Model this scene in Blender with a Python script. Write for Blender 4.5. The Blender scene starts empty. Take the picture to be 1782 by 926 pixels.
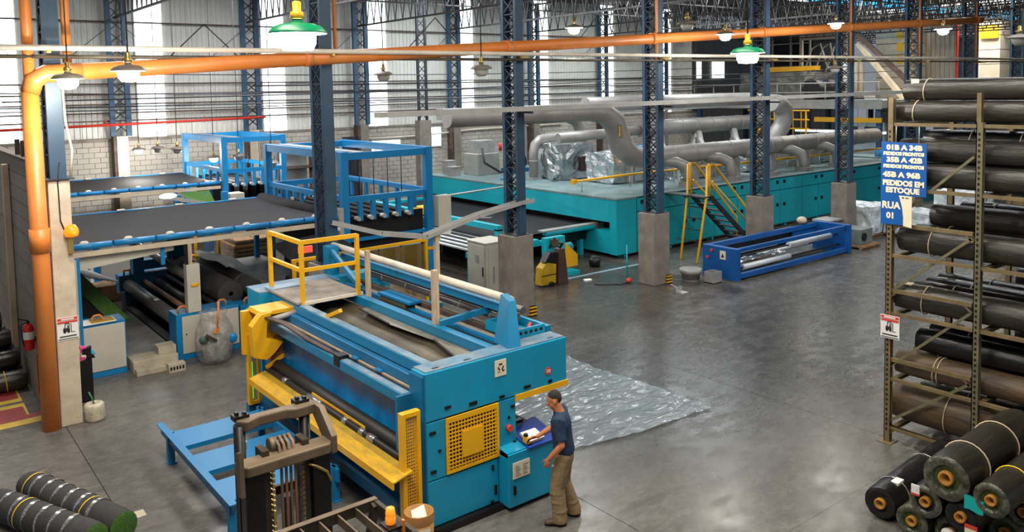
import bpy, bmesh, math, random
from mathutils import Vector, Matrix, noise
R = math.radians
PI = math.pi
random.seed(7)
scn = bpy.context.scene
COL = scn.collection
# ---------------------------------------------------------------- camera
yaw, pit, rol = R(51.99043), R(3.88387), R(-1.09234)
fw = Vector((math.cos(pit)*math.cos(yaw), math.cos(pit)*math.sin(yaw), -math.sin(pit)))
rt = fw.cross(Vector((0, 0, 1))).normalized()
up = rt.cross(fw)
r2 = rt*math.cos(rol)+up*math.sin(rol)
u2 = -rt*math.sin(rol)+up*math.cos(rol)
cd = bpy.data.cameras.new('camera')
cam = bpy.data.objects.new('camera', cd)
COL.objects.link(cam)
mw = Matrix.Identity(4)
for i in range(3):
    mw[i][0], mw[i][1], mw[i][2] = r2[i], u2[i], -fw[i]
mw.translation = (0, 0, 5.7)
cam.matrix_world = mw
cd.sensor_fit = 'HORIZONTAL'
cd.sensor_width = 36
cd.lens = 36*1427.695/1782
cd.shift_y = -0.11843
cd.clip_end = 300
cd.clip_start = .1
scn.camera = cam
# ---------------------------------------------------------------- world, light, exposure
w = bpy.data.worlds.new('sky')
scn.world = w
w.use_nodes = True
w.node_tree.nodes['Background'].inputs[0].default_value = (.80, .88, 1, 1)
w.node_tree.nodes['Background'].inputs[1].default_value = .28
vs = scn.view_settings
vs.view_transform = 'Standard'
vs.look = 'None'
vs.exposure = 0.0
vs.gamma = 1
vs.use_curve_mapping = False
try:
    scn.cycles.use_denoising = True
    scn.cycles.max_bounces = 6
    scn.cycles.sample_clamp_indirect = 4
except Exception:
    pass


def area(name, loc, sx, sy, power, color=(1, 1, 1), rot=(0, 0, 0)):
    d = bpy.data.lights.new(name, 'AREA')
    d.shape = 'RECTANGLE'
    d.size, d.size_y, d.energy, d.color = sx, sy, power, color
    o = bpy.data.objects.new(name, d)
    COL.objects.link(o)
    o.location = loc
    o.rotation_euler = rot
    return o


# area lights added under the unseen roof to light the hall, glowing panels above
ROOF_FILL = [(2, 5, 950, (1, .90, .74)), (2, 24, 950, (1, .95, .87)), (10, 6, 650, (1, .90, .76)), (10, 24, 1120, (.98, .98, 1)),
       (20, 26, 1120, (.92, .97, 1)), (20, 6, 380, (.90, .95, 1)), (30, 25, 1120, (.92, .97, 1)), (30, 6, 480, (.90, .95, 1)),
       (42, 22, 1100, (1, .93, .80)), (54, 24, 1400, (1, .90, .74))]
for i, (x, y, p, c) in enumerate(ROOF_FILL):
    area('added_roof_light', (x, y, 10.1), 2.2, 10, p, c)


# ---------------------------------------------------------------- helpers
OFF = {}


def tag(o, label=None, cat=None, group=None, kind=None):
    if label: o['label'] = label
    if cat: o['category'] = cat
    if group: o['group'] = group
    if kind: o['kind'] = kind
    return o


def thing(name, label, cat, loc=(0, 0, 0), group=None, rotz=0):
    o = bpy.data.objects.new(name, None)
    o.empty_display_size = .1
    COL.objects.link(o)
    o.location = loc
    o.rotation_euler = (0, 0, rotz)
    OFF[o.name] = Vector(loc)
    return tag(o, label, cat, group)


def dup(root, loc, rotz=0, label=None, group=None, parent=None):
    r = root.copy()
    COL.objects.link(r)
    if parent is None:
        r.location = loc
        r.rotation_euler = (0, 0, rotz)
        OFF[r.name] = Vector(loc)
    else:
        r.parent = parent
        OFF[r.name] = OFF.get(parent.name, Vector())
    if label: r['label'] = label
    if group: r['group'] = group
    for ch in list(root.children):
        dup(ch, None, 0, None, None, r)
    return r


class MB:
    def __init__(s):
        s.v, s.f, s.sm = [], [], []

    def add(s, vs, fs, smooth=False):
        b = len(s.v)
        s.v += [Vector(p) for p in vs]
        for f in fs:
            s.f.append([b+i for i in f])
            s.sm.append(smooth)
        return s

    def box(s, x0, x1, y0, y1, z0, z1):
        if x1 < x0: x0, x1 = x1, x0
        if y1 < y0: y0, y1 = y1, y0
        if z1 < z0: z0, z1 = z1, z0
        return s.add([(x0, y0, z0), (x1, y0, z0), (x1, y1, z0), (x0, y1, z0), (x0, y0, z1), (x1, y0, z1), (x1, y1, z1), (x0, y1, z1)],
                     [(0, 3, 2, 1), (4, 5, 6, 7), (0, 1, 5, 4), (1, 2, 6, 5), (2, 3, 7, 6), (3, 0, 4, 7)])

    def bar(s, p, q, wd, h, upv=(0, 0, 1)):
        p, q = Vector(p), Vector(q)
        d = (q-p).normalized()
        u = Vector(upv)
        a = d.cross(u)
        if a.length < 1e-4:
            a = d.cross(Vector((1, 0, 0)))
        a.normalize()
        b = a.cross(d)
        a, b = a*wd/2, b*h/2
        return s.add([p-a-b, p+a-b, p+a+b, p-a+b, q-a-b, q+a-b, q+a+b, q-a+b],
                     [(0, 1, 2, 3), (7, 6, 5, 4), (0, 4, 5, 1), (1, 5, 6, 2), (2, 6, 7, 3), (3, 7, 4, 0)])

    def tube(s, pts, r, n=10, caps=True, smooth=True, closed=False):
        pts = [Vector(p) for p in pts]
        m = len(pts)
        rs = r if isinstance(r, (list, tuple)) else [r]*m
        a = None
        vs = []
        for i in range(m):
            if closed:
                d = (pts[(i+1) % m]-pts[i-1]).normalized()
            else:
                d = (pts[min(i+1, m-1)]-pts[max(i-1, 0)]).normalized()
            if a is None:
                t = Vector((0, 0, 1)) if abs(d.z) < .9 else Vector((1, 0, 0))
                a = d.cross(t).normalized()
            else:
                a = (a-d*a.dot(d)).normalized()
            b = d.cross(a)
            k = 1.0
            if 0 < i < m-1:
                c = (pts[i]-pts[i-1]).normalized().dot((pts[i+1]-pts[i]).normalized())
                k = min(1.5, 1/max(.5, math.sqrt(max(.01, (1+c)/2))))
            for j in range(n):
                t = 2*PI*j/n
                vs.append(pts[i]+(a*math.cos(t)+b*math.sin(t))*rs[i]*k)
        fs = []
        for i in range(m if closed else m-1):
            for j in range(n):
                i2 = (i+1) % m
                fs.append((i*n+j, i*n+(j+1) % n, i2*n+(j+1) % n, i2*n+j))
        s.add(vs, fs, smooth)
        if caps and not closed:
            b = len(s.v)-len(vs)
            s.f.append([b+j for j in range(n)][::-1]); s.sm.append(False)
            s.f.append([b+(m-1)*n+j for j in range(n)]); s.sm.append(False)
        return s

    def cyl(s, p, q, r, n=14, r1=None):
        return s.tube([p, q], [r, r if r1 is None else r1], n)

    def lathe(s, prof, o=(0, 0, 0), ax=(0, 0, 1), n=20, smooth=True):
        o, ax = Vector(o), Vector(ax).normalized()
        t = Vector((1, 0, 0)) if abs(ax.x) < .9 else Vector((0, 1, 0))
        a = (t-ax*t.dot(ax)).normalized()
        b = ax.cross(a)
        vs, fs = [], []
        for (r, z) in prof:
            for j in range(n):
                th = 2*PI*j/n
                vs.append(o+ax*z+(a*math.cos(th)+b*math.sin(th))*r)
        for i in range(len(prof)-1):
            for j in range(n):
                fs.append((i*n+j, i*n+(j+1) % n, (i+1)*n+(j+1) % n, (i+1)*n+j))
        return s.add(vs, fs, smooth)

    def prism(s, poly, plane, a0, a1):
        # poly in plane 'xz' extruded along y, 'yz' along x, 'xy' along z
        def mk(p, a):
            return {'xz': (p[0], a, p[1]), 'yz': (a, p[0], p[1]), 'xy': (p[0], p[1], a)}[plane]
        n = len(poly)
        vs = [mk(p, a0) for p in poly]+[mk(p, a1) for p in poly]
        fs = [list(range(n)), list(range(2*n-1, n-1, -1))]
        fs += [(i, i+n, (i+1) % n+n, (i+1) % n) for i in range(n)]
        return s.add(vs, fs)

    def grid(s, fn, nu, nv, smooth=True):
        vs = [fn(i/nu, j/nv) for i in range(nu+1) for j in range(nv+1)]
        fs = [(i*(nv+1)+j, (i+1)*(nv+1)+j, (i+1)*(nv+1)+j+1, i*(nv+1)+j+1) for i in range(nu) for j in range(nv)]
        return s.add(vs, fs, smooth)

    def ell(s, c, rx, ry, rz, n=12, m=8, mat3=None):
        vs, fs = [], []
        c = Vector(c)
        for i in range(m+1):
            ph = PI*i/m
            for j in range(n):
                th = 2*PI*j/n
                p = Vector((rx*math.sin(ph)*math.cos(th), ry*math.sin(ph)*math.sin(th), rz*math.cos(ph)))
                vs.append(c+(mat3 @ p if mat3 else p))
        for i in range(m):
            for j in range(n):
                fs.append((i*n+j, (i+1)*n+j, (i+1)*n+(j+1) % n, i*n+(j+1) % n))
        return s.add(vs, fs, True)

    def mesh(s, name, m, off=None):
        me = bpy.data.meshes.new(name)
        o = off or Vector()
        me.from_pydata([p-o for p in s.v], [], s.f)
        bm = bmesh.new()
        bm.from_mesh(me)
        bmesh.ops.recalc_face_normals(bm, faces=bm.faces)
        bm.to_mesh(me)
        bm.free()
        me.polygons.foreach_set('use_smooth', s.sm)
        if m: me.materials.append(m)
        return me


def part(name, mb, m, parent=None, bev=0, label=None, kind=None):
    off = OFF.get(parent.name, Vector()) if parent else Vector()
    o = bpy.data.objects.new(name, mb.mesh(name, m, off))
    COL.objects.link(o)
    if parent:
        o.parent = parent
        OFF[o.name] = off
    if bev:
        b = o.modifiers.new('edge', 'BEVEL')
        b.width = bev; b.segments = 2; b.limit_method = 'ANGLE'
    if label: o['label'] = label
    if kind: o['kind'] = kind
    return o


def solo(name, mb, m, label, cat, group=None, bev=0):
    return tag(part(name, mb, m, None, bev), label, cat, group)


def inst(name, me, loc, parent, rotz=0):
    o = bpy.data.objects.new(name, me)
    COL.objects.link(o)
    o.parent = parent
    off = OFF.get(parent.name, Vector()) if parent else Vector()
    o.location = Vector(loc)-off
    o.rotation_euler = (0, 0, rotz)
    return o


def text(body, loc, xd, yd, size, m, parent, name='lettering', ext=.002, align='CENTER', sx=1.0, bold=0.0):
    c = bpy.data.curves.new(name, 'FONT')
    c.body = body; c.size = size; c.extrude = ext; c.align_x = align; c.align_y = 'CENTER'
    c.offset = bold
    c.resolution_u = 3
    c.materials.append(m)
    o = bpy.data.objects.new(name, c)
    COL.objects.link(o)
    xd, yd = Vector(xd).normalized(), Vector(yd).normalized()
    zd = xd.cross(yd)
    mm = Matrix.Identity(4)
    for i in range(3):
        mm[i][0], mm[i][1], mm[i][2] = xd[i]*sx, yd[i], zd[i]
    off = OFF.get(parent.name, Vector()) if parent else Vector()
    mm.translation = Vector(loc)-off
    if parent: o.parent = parent
    o.matrix_local = mm
    bpy.context.view_layer.update()
    me = bpy.data.meshes.new_from_object(o.evaluated_get(bpy.context.evaluated_depsgraph_get()))
    me.name = name
    q = bpy.data.objects.new(name, me)
    COL.objects.link(q)
    q.parent = o.parent
    q.matrix_local = mm
    bpy.data.objects.remove(o)
    bpy.data.curves.remove(c)
    return q


# ---------------------------------------------------------------- materials
MT = {}


def M(name, col, rough=.5, metal=0, var=.12, scale=3.0, bump=0, bscale=40, emit=None, est=0, alpha=1, dust=None, dscale=1.5, damt=.5, coat=0, stretch=None, spec=.5):
    if name in MT: return MT[name]
    m = bpy.data.materials.new(name)
    m.use_nodes = True
    nt = m.node_tree
    N, L = nt.nodes, nt.links
    b = N['Principled BSDF']
    b.inputs['Roughness'].default_value = rough
    b.inputs['Metallic'].default_value = metal
    b.inputs['Alpha'].default_value = alpha
    b.inputs['Coat Weight'].default_value = coat
    b.inputs['Specular IOR Level'].default_value = spec
    tc = N.new('ShaderNodeTexCoord')
    src = tc.outputs['Object']
    if stretch:
        mp = N.new('ShaderNodeMapping')
        mp.inputs['Scale'].default_value = stretch
        L.new(src, mp.inputs['Vector'])
        src = mp.outputs[0]
    nz = N.new('ShaderNodeTexNoise')
    nz.inputs['Scale'].default_value = scale
    nz.inputs['Detail'].default_value = 6
    nz.inputs['Roughness'].default_value = .6
    L.new(src, nz.inputs['Vector'])
    rp = N.new('ShaderNodeValToRGB')
    lo = [max(0, c*(1-var*2)) for c in col]
    hi = [min(1, c*(1+var)) for c in col]
    rp.color_ramp.elements[0].position = .3
    rp.color_ramp.elements[0].color = (*lo, 1)
    rp.color_ramp.elements[1].position = .7
    rp.color_ramp.elements[1].color = (*hi, 1)
    L.new(nz.outputs['Fac'], rp.inputs[0])
    out = rp.outputs[0]
    if dust:
        n2 = N.new('ShaderNodeTexNoise')
        n2.inputs['Scale'].default_value = dscale
        n2.inputs['Detail'].default_value = 8
        n2.inputs['Roughness'].default_value = .7
        L.new(src, n2.inputs['Vector'])
        r3 = N.new('ShaderNodeValToRGB')
        r3.color_ramp.elements[0].position = .42
        r3.color_ramp.elements[0].color = (0, 0, 0, 1)
        r3.color_ramp.elements[1].position = .66
        r3.color_ramp.elements[1].color = (damt, damt, damt, 1)
        L.new(n2.outputs['Fac'], r3.inputs[0])
        mx = N.new('ShaderNodeMix')
        mx.data_type = 'RGBA'
        L.new(r3.outputs[0], mx.inputs[0])
        L.new(out, mx.inputs[6])
        mx.inputs[7].default_value = (*dust, 1)
        out = mx.outputs[2]
    L.new(out, b.inputs['Base Color'])
    if bump:
        n3 = N.new('ShaderNodeTexNoise')
        n3.inputs['Scale'].default_value = bscale
        n3.inputs['Detail'].default_value = 5
        L.new(src, n3.inputs['Vector'])
        bp = N.new('ShaderNodeBump')
        bp.inputs['Strength'].default_value = bump
        bp.inputs['Distance'].default_value = .02
        L.new(n3.outputs['Fac'], bp.inputs['Height'])
        L.new(bp.outputs[0], b.inputs['Normal'])
    if emit:
        b.inputs['Emission Color'].default_value = (*emit, 1)
        b.inputs['Emission Strength'].default_value = est
    MT[name] = m
    return m


BLUE = M('machine_blue', (.004, .29, .50), .38, var=.08, scale=.8, dust=(.02, .2, .33), dscale=2, damt=.35)
BEAM = M('beam_blue', (.004, .20, .40), .42, var=.1, scale=1, dust=(.02, .15, .27), dscale=2, damt=.4)
DBLUE = M('machine_shade_blue', (.006, .15, .33), .4, var=.15, scale=1.5)  # darker copy of machine blue, shade painted into shaded sides; also the winder
DUSTBLUE = M('dusty_blue_top', (.10, .22, .33), .6, var=.2, scale=2, dust=(.33, .33, .32), damt=.8)
FRAME = M('frame_blue', (.003, .22, .52), .4, var=.1, scale=1.5, dust=(.01, .14, .33), dscale=3, damt=.4)
TEAL = M('dryer_teal', (.003, .40, .49), .42, var=.08, scale=.7, dust=(.01, .30, .37), dscale=1.2, damt=.5)
TEALTOP = M('dusty_teal_top', (.11, .20, .21), .55, var=.2, scale=1.2, dust=(.25, .29, .28), damt=.8)
STAND = M('stand_blue', (.003, .09, .34), .4, var=.12, scale=2)
STEEL = M('column_steel', (.03, .10, .19), .5, .2, var=.2, scale=2, dust=(.09, .07, .06), dscale=4, damt=.5)
STEELB = M('column_blue', (.028, .065, .11), .45, .1, var=.15, scale=2)
DSTEEL = M('dark_steel', (.035, .04, .05), .5, .4, var=.25, scale=3)
RUST = M('brown_rail', (.10, .065, .05), .7, .1, var=.3, scale=4)
ORANGE = M('orange_pipe', (.76, .22, .035), .42, var=.1, scale=1.5, dust=(.55, .25, .09), dscale=2, damt=.5)
RED = M('red_pipe', (.62, .03, .012), .4, var=.1)
PALE = M('pale_pipe', (.78, .70, .58), .5, var=.1, scale=2, dust=(.5, .42, .32), damt=.5)
YEL = M('safety_yellow', (.86, .44, .006), .42, var=.08, scale=2, dust=(.5, .25, .01), dscale=4, damt=.3)
TRAYY = M('worn_yellow', (.74, .42, .012), .5, var=.12, scale=2, dust=(.28, .18, .03), dscale=3, damt=.55, stretch=(3, 1, 3))
BEIGE = M('beige_panel', (.55, .52, .44), .5, var=.06, scale=1, dust=(.4, .36, .28), damt=.3)
CREAM = M('cream_post', (.62, .52, .38), .7, var=.1, scale=2, dust=(.42, .34, .24), damt=.4)
CONC = M('pedestal_concrete', (.62, .52, .39), .85, var=.12, scale=2.5, bump=.3, bscale=30, dust=(.40, .30, .20), dscale=1.6, damt=.55)
CONCG = M('grey_concrete', (.25, .215, .18), .85, var=.18, scale=2.5, bump=.3, bscale=30, dust=(.14, .12, .10), dscale=1.8, damt=.6)
BLOCK = M('grey_block', (.44, .41, .36), .9, var=.13, scale=.8, bump=.3, bscale=25, dust=(.28, .25, .21), dscale=.5, damt=.5)
MORTAR = M('mortar', (.20, .185, .16), .95, var=.1)
CLAD = M('cladding', (.66, .66, .62), .45, .0, var=.06, scale=.5, dust=(.50, .47, .42), dscale=.6, damt=.5)
STRIP = M('translucent_strip', (.9, .95, .95), .5, var=.02, emit=(.93, 1, 1), est=2.6)
BOARD = M('partition_board', (.34, .28, .22), .75, var=.1, scale=1.2, bump=.1, dust=(.22, .18, .14), dscale=1, damt=.4)
BELT = M('black_mat', (.012, .011, .0125), .75, var=.25, scale=1.2, stretch=(.4, 3, 1), bump=.15, bscale=60, spec=.25)
RUBBER = M('black_rubber', (.012, .012, .013), .55, var=.2)
GREYROLL = M('grey_roller', (.14, .14, .14), .38, .5, var=.15, scale=2)
BROWNR = M('brown_roller', (.22, .11, .06), .5, var=.15)
WHITEP = M('white_paint', (.80, .80, .78), .4, var=.05)
WHITER = M('white_roller', (.72, .76, .78), .3, .1, var=.06)
DUCT = M('duct_metal', (.33, .315, .30), .45, .25, var=.1, scale=1.2, dust=(.22, .20, .18), dscale=2, damt=.4)
FOIL = M('foil', (.72, .76, .78), .22, .95, var=.1, scale=4, bump=1.0, bscale=9)
GREY = M('grey_paint', (.34, .34, .33), .5, .1, var=.12, scale=2)
LGREY = M('light_grey_paint', (.40, .39, .37), .5, .1, var=.1, scale=2)
DECK = M('platform_deck', (.25, .22, .19), .8, var=.2, scale=3, dust=(.35, .31, .27), damt=.5, bump=.1)
WOOD = M('pale_wood', (.55, .40, .26), .7, var=.18, scale=4, stretch=(6, 6, .8))
PALLET = M('pallet_wood', (.30, .17, .08), .8, var=.25, scale=5)
PLY = M('dirty_olive', (.085, .068, .042), .5, var=.3, scale=2, dust=(.16, .14, .10), damt=.4)
GREEN = M('lamp_green', (.0, .20, .08), .35, var=.08)
GRASS = M('green_turf', (.045, .125, .012), .9, var=.3, scale=40, bump=.6, bscale=200)
LAMPG = M('lamp_grey', (.20, .17, .14), .5, .2, var=.1)
GLOW = M('lamp_glow', (1, 1, 1), .5, var=0, emit=(1, .98, .94), est=22)
TUBEGLOW = M('tube_glow', (1, 1, 1), .5, var=0, emit=(.9, .97, 1), est=5)
AMBER = M('amber_beacon', (.9, .2, .01), .25, var=.1, emit=(1, .25, .0), est=1.0)
AMBERLIT = M('amber_lit', (.9, .35, .03), .25, var=.1, emit=(1, .25, .01), est=.7)
REDLAMP = M('red_indicator', (.9, .02, .02), .3, var=.1, emit=(1, .05, .02), est=2)
MAST = M('mast_brown', (.055, .042, .03), .5, .3, var=.2, scale=3)
YOKE = M('mast_yoke', (.15, .105, .065), .55, .2, var=.15, scale=3, dust=(.22, .17, .11), damt=.5)
BLACK = M('black_paint', (.008, .008, .008), .4, .2, var=.2)
WRAPD = M('dark_wrapped_roll', (.022, .0205, .0165), .34, var=.3, scale=2, stretch=(.6, 3, 3), bump=.5, bscale=7, dust=(.045, .039, .030), dscale=1.5, damt=.6)
WRAPK = M('black_wrapped_roll', (.009, .009, .010), .28, var=.3, scale=2, stretch=(.6, 3, 3), bump=.4, bscale=8)
WRAPO = M('olive_wrapped_roll', (.040, .040, .024), .33, var=.25, scale=2, stretch=(.6, 3, 3), bump=.4, bscale=7, dust=(.10, .09, .06), damt=.5)
WRAPB = M('brown_wrapped_roll', (.115, .068, .030), .5, var=.25, scale=2.5, stretch=(.6, 3, 3), bump=.5, bscale=8, dust=(.045, .036, .028), dscale=1, damt=.8)
CARPET = M('carpet_edge', (.010, .010, .009), .95, var=.3, scale=30, bump=.5, bscale=150)
CARPETG = M('green_carpet_edge', (.05, .075, .02), .95, var=.4, scale=30, bump=.5, bscale=150)
CARPETC = M('charcoal_carpet', (.045, .042, .042), .95, var=.15, scale=20, bump=.4, bscale=200)
CORE = M('orange_core', (.50, .22, .03), .7, var=.2)
BAND = M('pale_strap', (.62, .50, .33), .5, var=.1)
BANDY = M('yellow_strap', (.85, .55, .02), .5, var=.1)
BANDS = M('silver_tape', (.42, .43, .45), .25, .6, var=.35, scale=14, stretch=(1, 4, 4))
FILMM = None
RACK = M('rack_steel', (.20, .145, .065), .6, .2, var=.2, scale=4, dust=(.13, .10, .06), dscale=3, damt=.6)
RACKG = M('rack_post', (.17, .155, .085), .6, .2, var=.2, scale=4, dust=(.12, .09, .05), damt=.5)
SIGNB = M('sign_blue', (.003, .085, .35), .4, var=.04)
SIGNL = M('sign_letter', (.82, .74, .56), .5, var=.03)
PAPER = M('paper', (.78, .70, .52), .8, var=.05)
PAPERW = M('white_paper', (.82, .80, .76), .8, var=.05)
INK = M('ink', (.02, .02, .02), .7, var=.05)
INKR = M('red_ink', (.62, .05, .03), .6, var=.05)
SKIN = M('skin', (.56, .20, .08), .55, var=.06, scale=20)
HAIR = M('hair', (.03, .022, .018), .8, var=.3, scale=60, bump=.5, bscale=200)
SHIRT = M('navy_shirt', (.012, .035, .085), .85, var=.15, scale=6, bump=.5, bscale=14)
TROUS = M('khaki_trousers', (.26, .175, .09), .85, var=.12, scale=6, bump=.8, bscale=16)
SHOE = M('brown_shoe', (.13, .085, .045), .6, var=.2)
KRAFT = M('kraft_bag', (.50, .25, .07), .75, var=.15, scale=3)
TEALC = M('teal_cloth', (.0, .42, .40), .6, var=.05)
EXT = M('extinguisher_red', (.60, .012, .012), .3, var=.05)
MARKR = M('floor_red', (.28, .022, .022), .6, var=.15, scale=3)
MARKY = M('floor_yellow', (.58, .40, .04), .6, var=.15, scale=3)
YBOX = M('dirty_yellow', (.50, .31, .01), .5, var=.2, scale=4)
MAROON = M('maroon_cover', (.07, .035, .03), .5, var=.15)
WRAPW = M('white_wrap', (.68, .74, .78), .25, .1, var=.2, scale=5, bump=.9, bscale=7)
BAGW = M('waste_film', (.50, .48, .44), .2, var=.35, scale=8, bump=.6, bscale=6, alpha=.45)
TANB = M('tan_block', (.48, .42, .32), .9, var=.15, bump=.4)
SKYBLUE = M('blue_roof_glazing', (.1, .5, .8), .4, var=.1, emit=(.02, .42, .85), est=1.7)
DROOF = M('dark_roof_sheet', (.055, .045, .04), .7, .2, var=.25, scale=1)
TRUSS = M('truss_steel', (.055, .05, .05), .6, .3, var=.3, scale=3)
PIT = M('pit_plate', (.24, .24, .23), .55, .2, var=.2, scale=2)
PLEXI = M('tinted_plexi', (.30, .19, .03), .15, var=.1, alpha=.38)
GLASSB = M('clear_panel', (.05, .10, .16), .1, var=.1, alpha=.45)
BRASS = M('brass', (.55, .38, .12), .35, .8, var=.1)
BATT = M('bright_white', (.88, .88, .86), .5, var=.03)
PINK = M('pink_cloth', (.7, .05, .25), .8, var=.1)
CYAN = M('cyan_cloth', (.02, .35, .55), .8, var=.1)


def film():
    m = bpy.data.materials.new('plastic_film')
    m.use_nodes = True
    nt = m.node_tree
    N, L = nt.nodes, nt.links
    b = N['Principled BSDF']
    b.inputs['Base Color'].default_value = (.26, .31, .34, 1)
    b.inputs['Roughness'].default_value = .16
    b.inputs['Alpha'].default_value = .58
    tc = N.new('ShaderNodeTexCoord')
    mp = N.new('ShaderNodeMapping')
    mp.inputs['Rotation'].default_value = (0, 0, .6)
    mp.inputs['Scale'].default_value = (.7, 2.6, 1)
    L.new(tc.outputs['Object'], mp.inputs[0])
    n = N.new('ShaderNodeTexNoise')
    n.noise_type = 'RIDGED_MULTIFRACTAL'
    n.inputs['Scale'].default_value = 2.0
    n.inputs['Detail'].default_value = 6
    n.inputs['Distortion'].default_value = .6
    L.new(mp.outputs[0], n.inputs['Vector'])
    bp = N.new('ShaderNodeBump')
    bp.inputs['Strength'].default_value = 1.0
    bp.inputs['Distance'].default_value = .10
    L.new(n.outputs['Fac'], bp.inputs['Height'])
    L.new(bp.outputs[0], b.inputs['Normal'])
    return m


FILMM = film()


def floor_mat():
    m = bpy.data.materials.new('polished_concrete')
    m.use_nodes = True
    nt = m.node_tree
    N, L = nt.nodes, nt.links
    b = N['Principled BSDF']
    tc = N.new('ShaderNodeTexCoord')

    def nz(scale, st=(1, 1, 1), det=8, rg=.62, rot=0, dist=0):
        mp = N.new('ShaderNodeMapping')
        mp.inputs['Scale'].default_value = st
        mp.inputs['Rotation'].default_value = (0, 0, rot)
        L.new(tc.outputs['Object'], mp.inputs[0])
        n = N.new('ShaderNodeTexNoise')
        n.inputs['Scale'].default_value = scale
        n.inputs['Detail'].default_value = det
        n.inputs['Roughness'].default_value = rg
        n.inputs['Distortion'].default_value = dist
        L.new(mp.outputs[0], n.inputs['Vector'])
        return n.outputs['Fac']

    def ramp(src, p0, c0, p1, c1):
        r = N.new('ShaderNodeValToRGB')
        r.color_ramp.elements[0].position = p0
        r.color_ramp.elements[0].color = (*c0, 1)
        r.color_ramp.elements[1].position = p1
        r.color_ramp.elements[1].color = (*c1, 1)
        L.new(src, r.inputs[0])
        return r.outputs[0]

    def mix(f, a, c, mode='MIX'):
        x = N.new('ShaderNodeMix')
        x.data_type = 'RGBA'
        x.blend_type = mode
        if isinstance(f, float): x.inputs[0].default_value = f
        else: L.new(f, x.inputs[0])
        for i, q in ((6, a), (7, c)):
            if isinstance(q, tuple): x.inputs[i].default_value = (*q, 1)
            else: L.new(q, x.inputs[i])
        return x.outputs[2]

    def rect(x0, x1, y0, y1, soft):
        # 1 inside the rectangle, 0 outside, with soft edges
        sp = N.new('ShaderNodeSeparateXYZ')
        L.new(tc.outputs['Object'], sp.inputs[0])
        res = None
        for out, a, s in ((sp.outputs[0], x0, 1), (sp.outputs[0], x1, -1), (sp.outputs[1], y0, 1), (sp.outputs[1], y1, -1)):
            r = N.new('ShaderNodeMapRange')
            r.interpolation_type = 'SMOOTHSTEP'
            r.inputs[1].default_value = a-soft
            r.inputs[2].default_value = a+soft
            r.inputs[3].default_value = 0 if s > 0 else 1
            r.inputs[4].default_value = 1 if s > 0 else 0
            L.new(out, r.inputs[0])
            if res is None: res = r.outputs[0]
            else:
                mm = N.new('ShaderNodeMath')
                mm.operation = 'MULTIPLY'
                L.new(res, mm.inputs[0]); L.new(r.outputs[0], mm.inputs[1])
                res = mm.outputs[0]
        return res

    b.inputs['Specular IOR Level'].default_value = .32
    base = ramp(nz(.55), .3, (.115, .108, .098), .7, (.185, .175, .158))
    fine = ramp(nz(5, (1, 2.4, 1), 8, .7, .4), .35, (.62, .62, .62), .65, (1.08, 1.08, 1.08))
    base = mix(1.0, base, fine, 'MULTIPLY')
    scuff = ramp(nz(1.3, (.5, 1.8, 1), 10, .74, .55, .9), .52, (0, 0, 0), .72, (.85, .85, .85))
    base = mix(scuff, base, (.055, .055, .055))
    mid_floor = rect(8.8, 40, 7.4, 13.4, 1.9)  # middle of the floor, darker and slightly bluer
    base = mix(mid_floor, base, mix(1.0, base, (.30, .325, .35), 'MULTIPLY'))
    dirt = rect(8.5, 19, 13.6, 34, .25)
    base = mix(dirt, base, mix(1.0, base, (.50, .46, .42), 'MULTIPLY'))
    L.new(base, b.inputs['Base Color'])
    ro = ramp(nz(2.2, (1, 1.6, 1), 6), .3, (.16, .16, .16), .7, (.36, .36, .36))
    L.new(ro, b.inputs['Roughness'])
    bp = N.new('ShaderNodeBump')
    bp.inputs['Strength'].default_value = .10
    bp.inputs['Distance'].default_value = .02
    L.new(nz(9, (1, 1.5, 1), 5), bp.inputs['Height'])
    L.new(bp.outputs[0], b.inputs['Normal'])
    return m


# ================================================================ the building
def structure(name, loc=(0, 0, 0)):
    o = thing(name, None, None, loc)
    o['kind'] = 'structure'
    return o


FLOOR = floor_mat()
fl = structure('floor')
part('joint_bed', MB().box(-8, 80, -16, 36, -.2, -.012), DSTEEL, fl)
xs = [-7.82+5.1*i for i in range(18)]
ys = [-14.56+5.1*i for i in range(11)]
for i in range(17):
    for j in range(10):
        part('slab', MB().box(xs[i]+.006, xs[i+1]-.006, ys[j]+.0015, ys[j+1]-.0015, -.15, 0), FLOOR, fl)
COLX = [2.39+5.1*k for k in range(13)]
WY = 34.0
# ---- back wall: block plinth, ribbed cladding sheets with translucent sheets between, girts
wb = structure('wall_back')
part('mortar_bed', MB().box(-2, 42, WY+.02, WY+.3, 0, 4.1), MORTAR, wb)
bm_ = MB().box(0, .385, 0, .06, 0, .185).mesh('block', BLOCK)
nb = 0
rest = MB()
for r in range(20):
    z = .01+.2*r
    for c in range(112):
        x = -2+.4*c+(.2 if r % 2 else 0)
        if x > 41.5: continue
        jit = random.uniform(-.012, .012)
        if 2.6 < x < 11.6 and z > 1.75 and nb < 262:
            inst('block', bm_, (x, WY-.03+jit, z), wb); nb += 1
        else:
            rest.box(x, x+.385, WY-.03+jit, WY+.03+jit, z, z+.185)
part('block_courses', rest, BLOCK, wb, kind='stuff')
part('capping', MB().box(-2, 42, WY-.06, WY+.3, 4.0, 4.1), CONCG, wb)


def sheet_mesh(w_, z0, z1, m, name):
    mb = MB()
    pr = []
    n = 5
    p = w_/n
    for i in range(n):
        a = i*p
        pr += [(a, 0), (a+p*.62, 0), (a+p*.70, -.035), (a+p*.92, -.035)]
    pr.append((w_, 0))
    vs = [(x, y, z0) for x, y in pr]+[(x, y, z1) for x, y in pr]
    k = len(pr)
    mb.add(vs, [(i, i+1, k+i+1, k+i) for i in range(k-1)])
    return mb.mesh(name, m)


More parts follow.
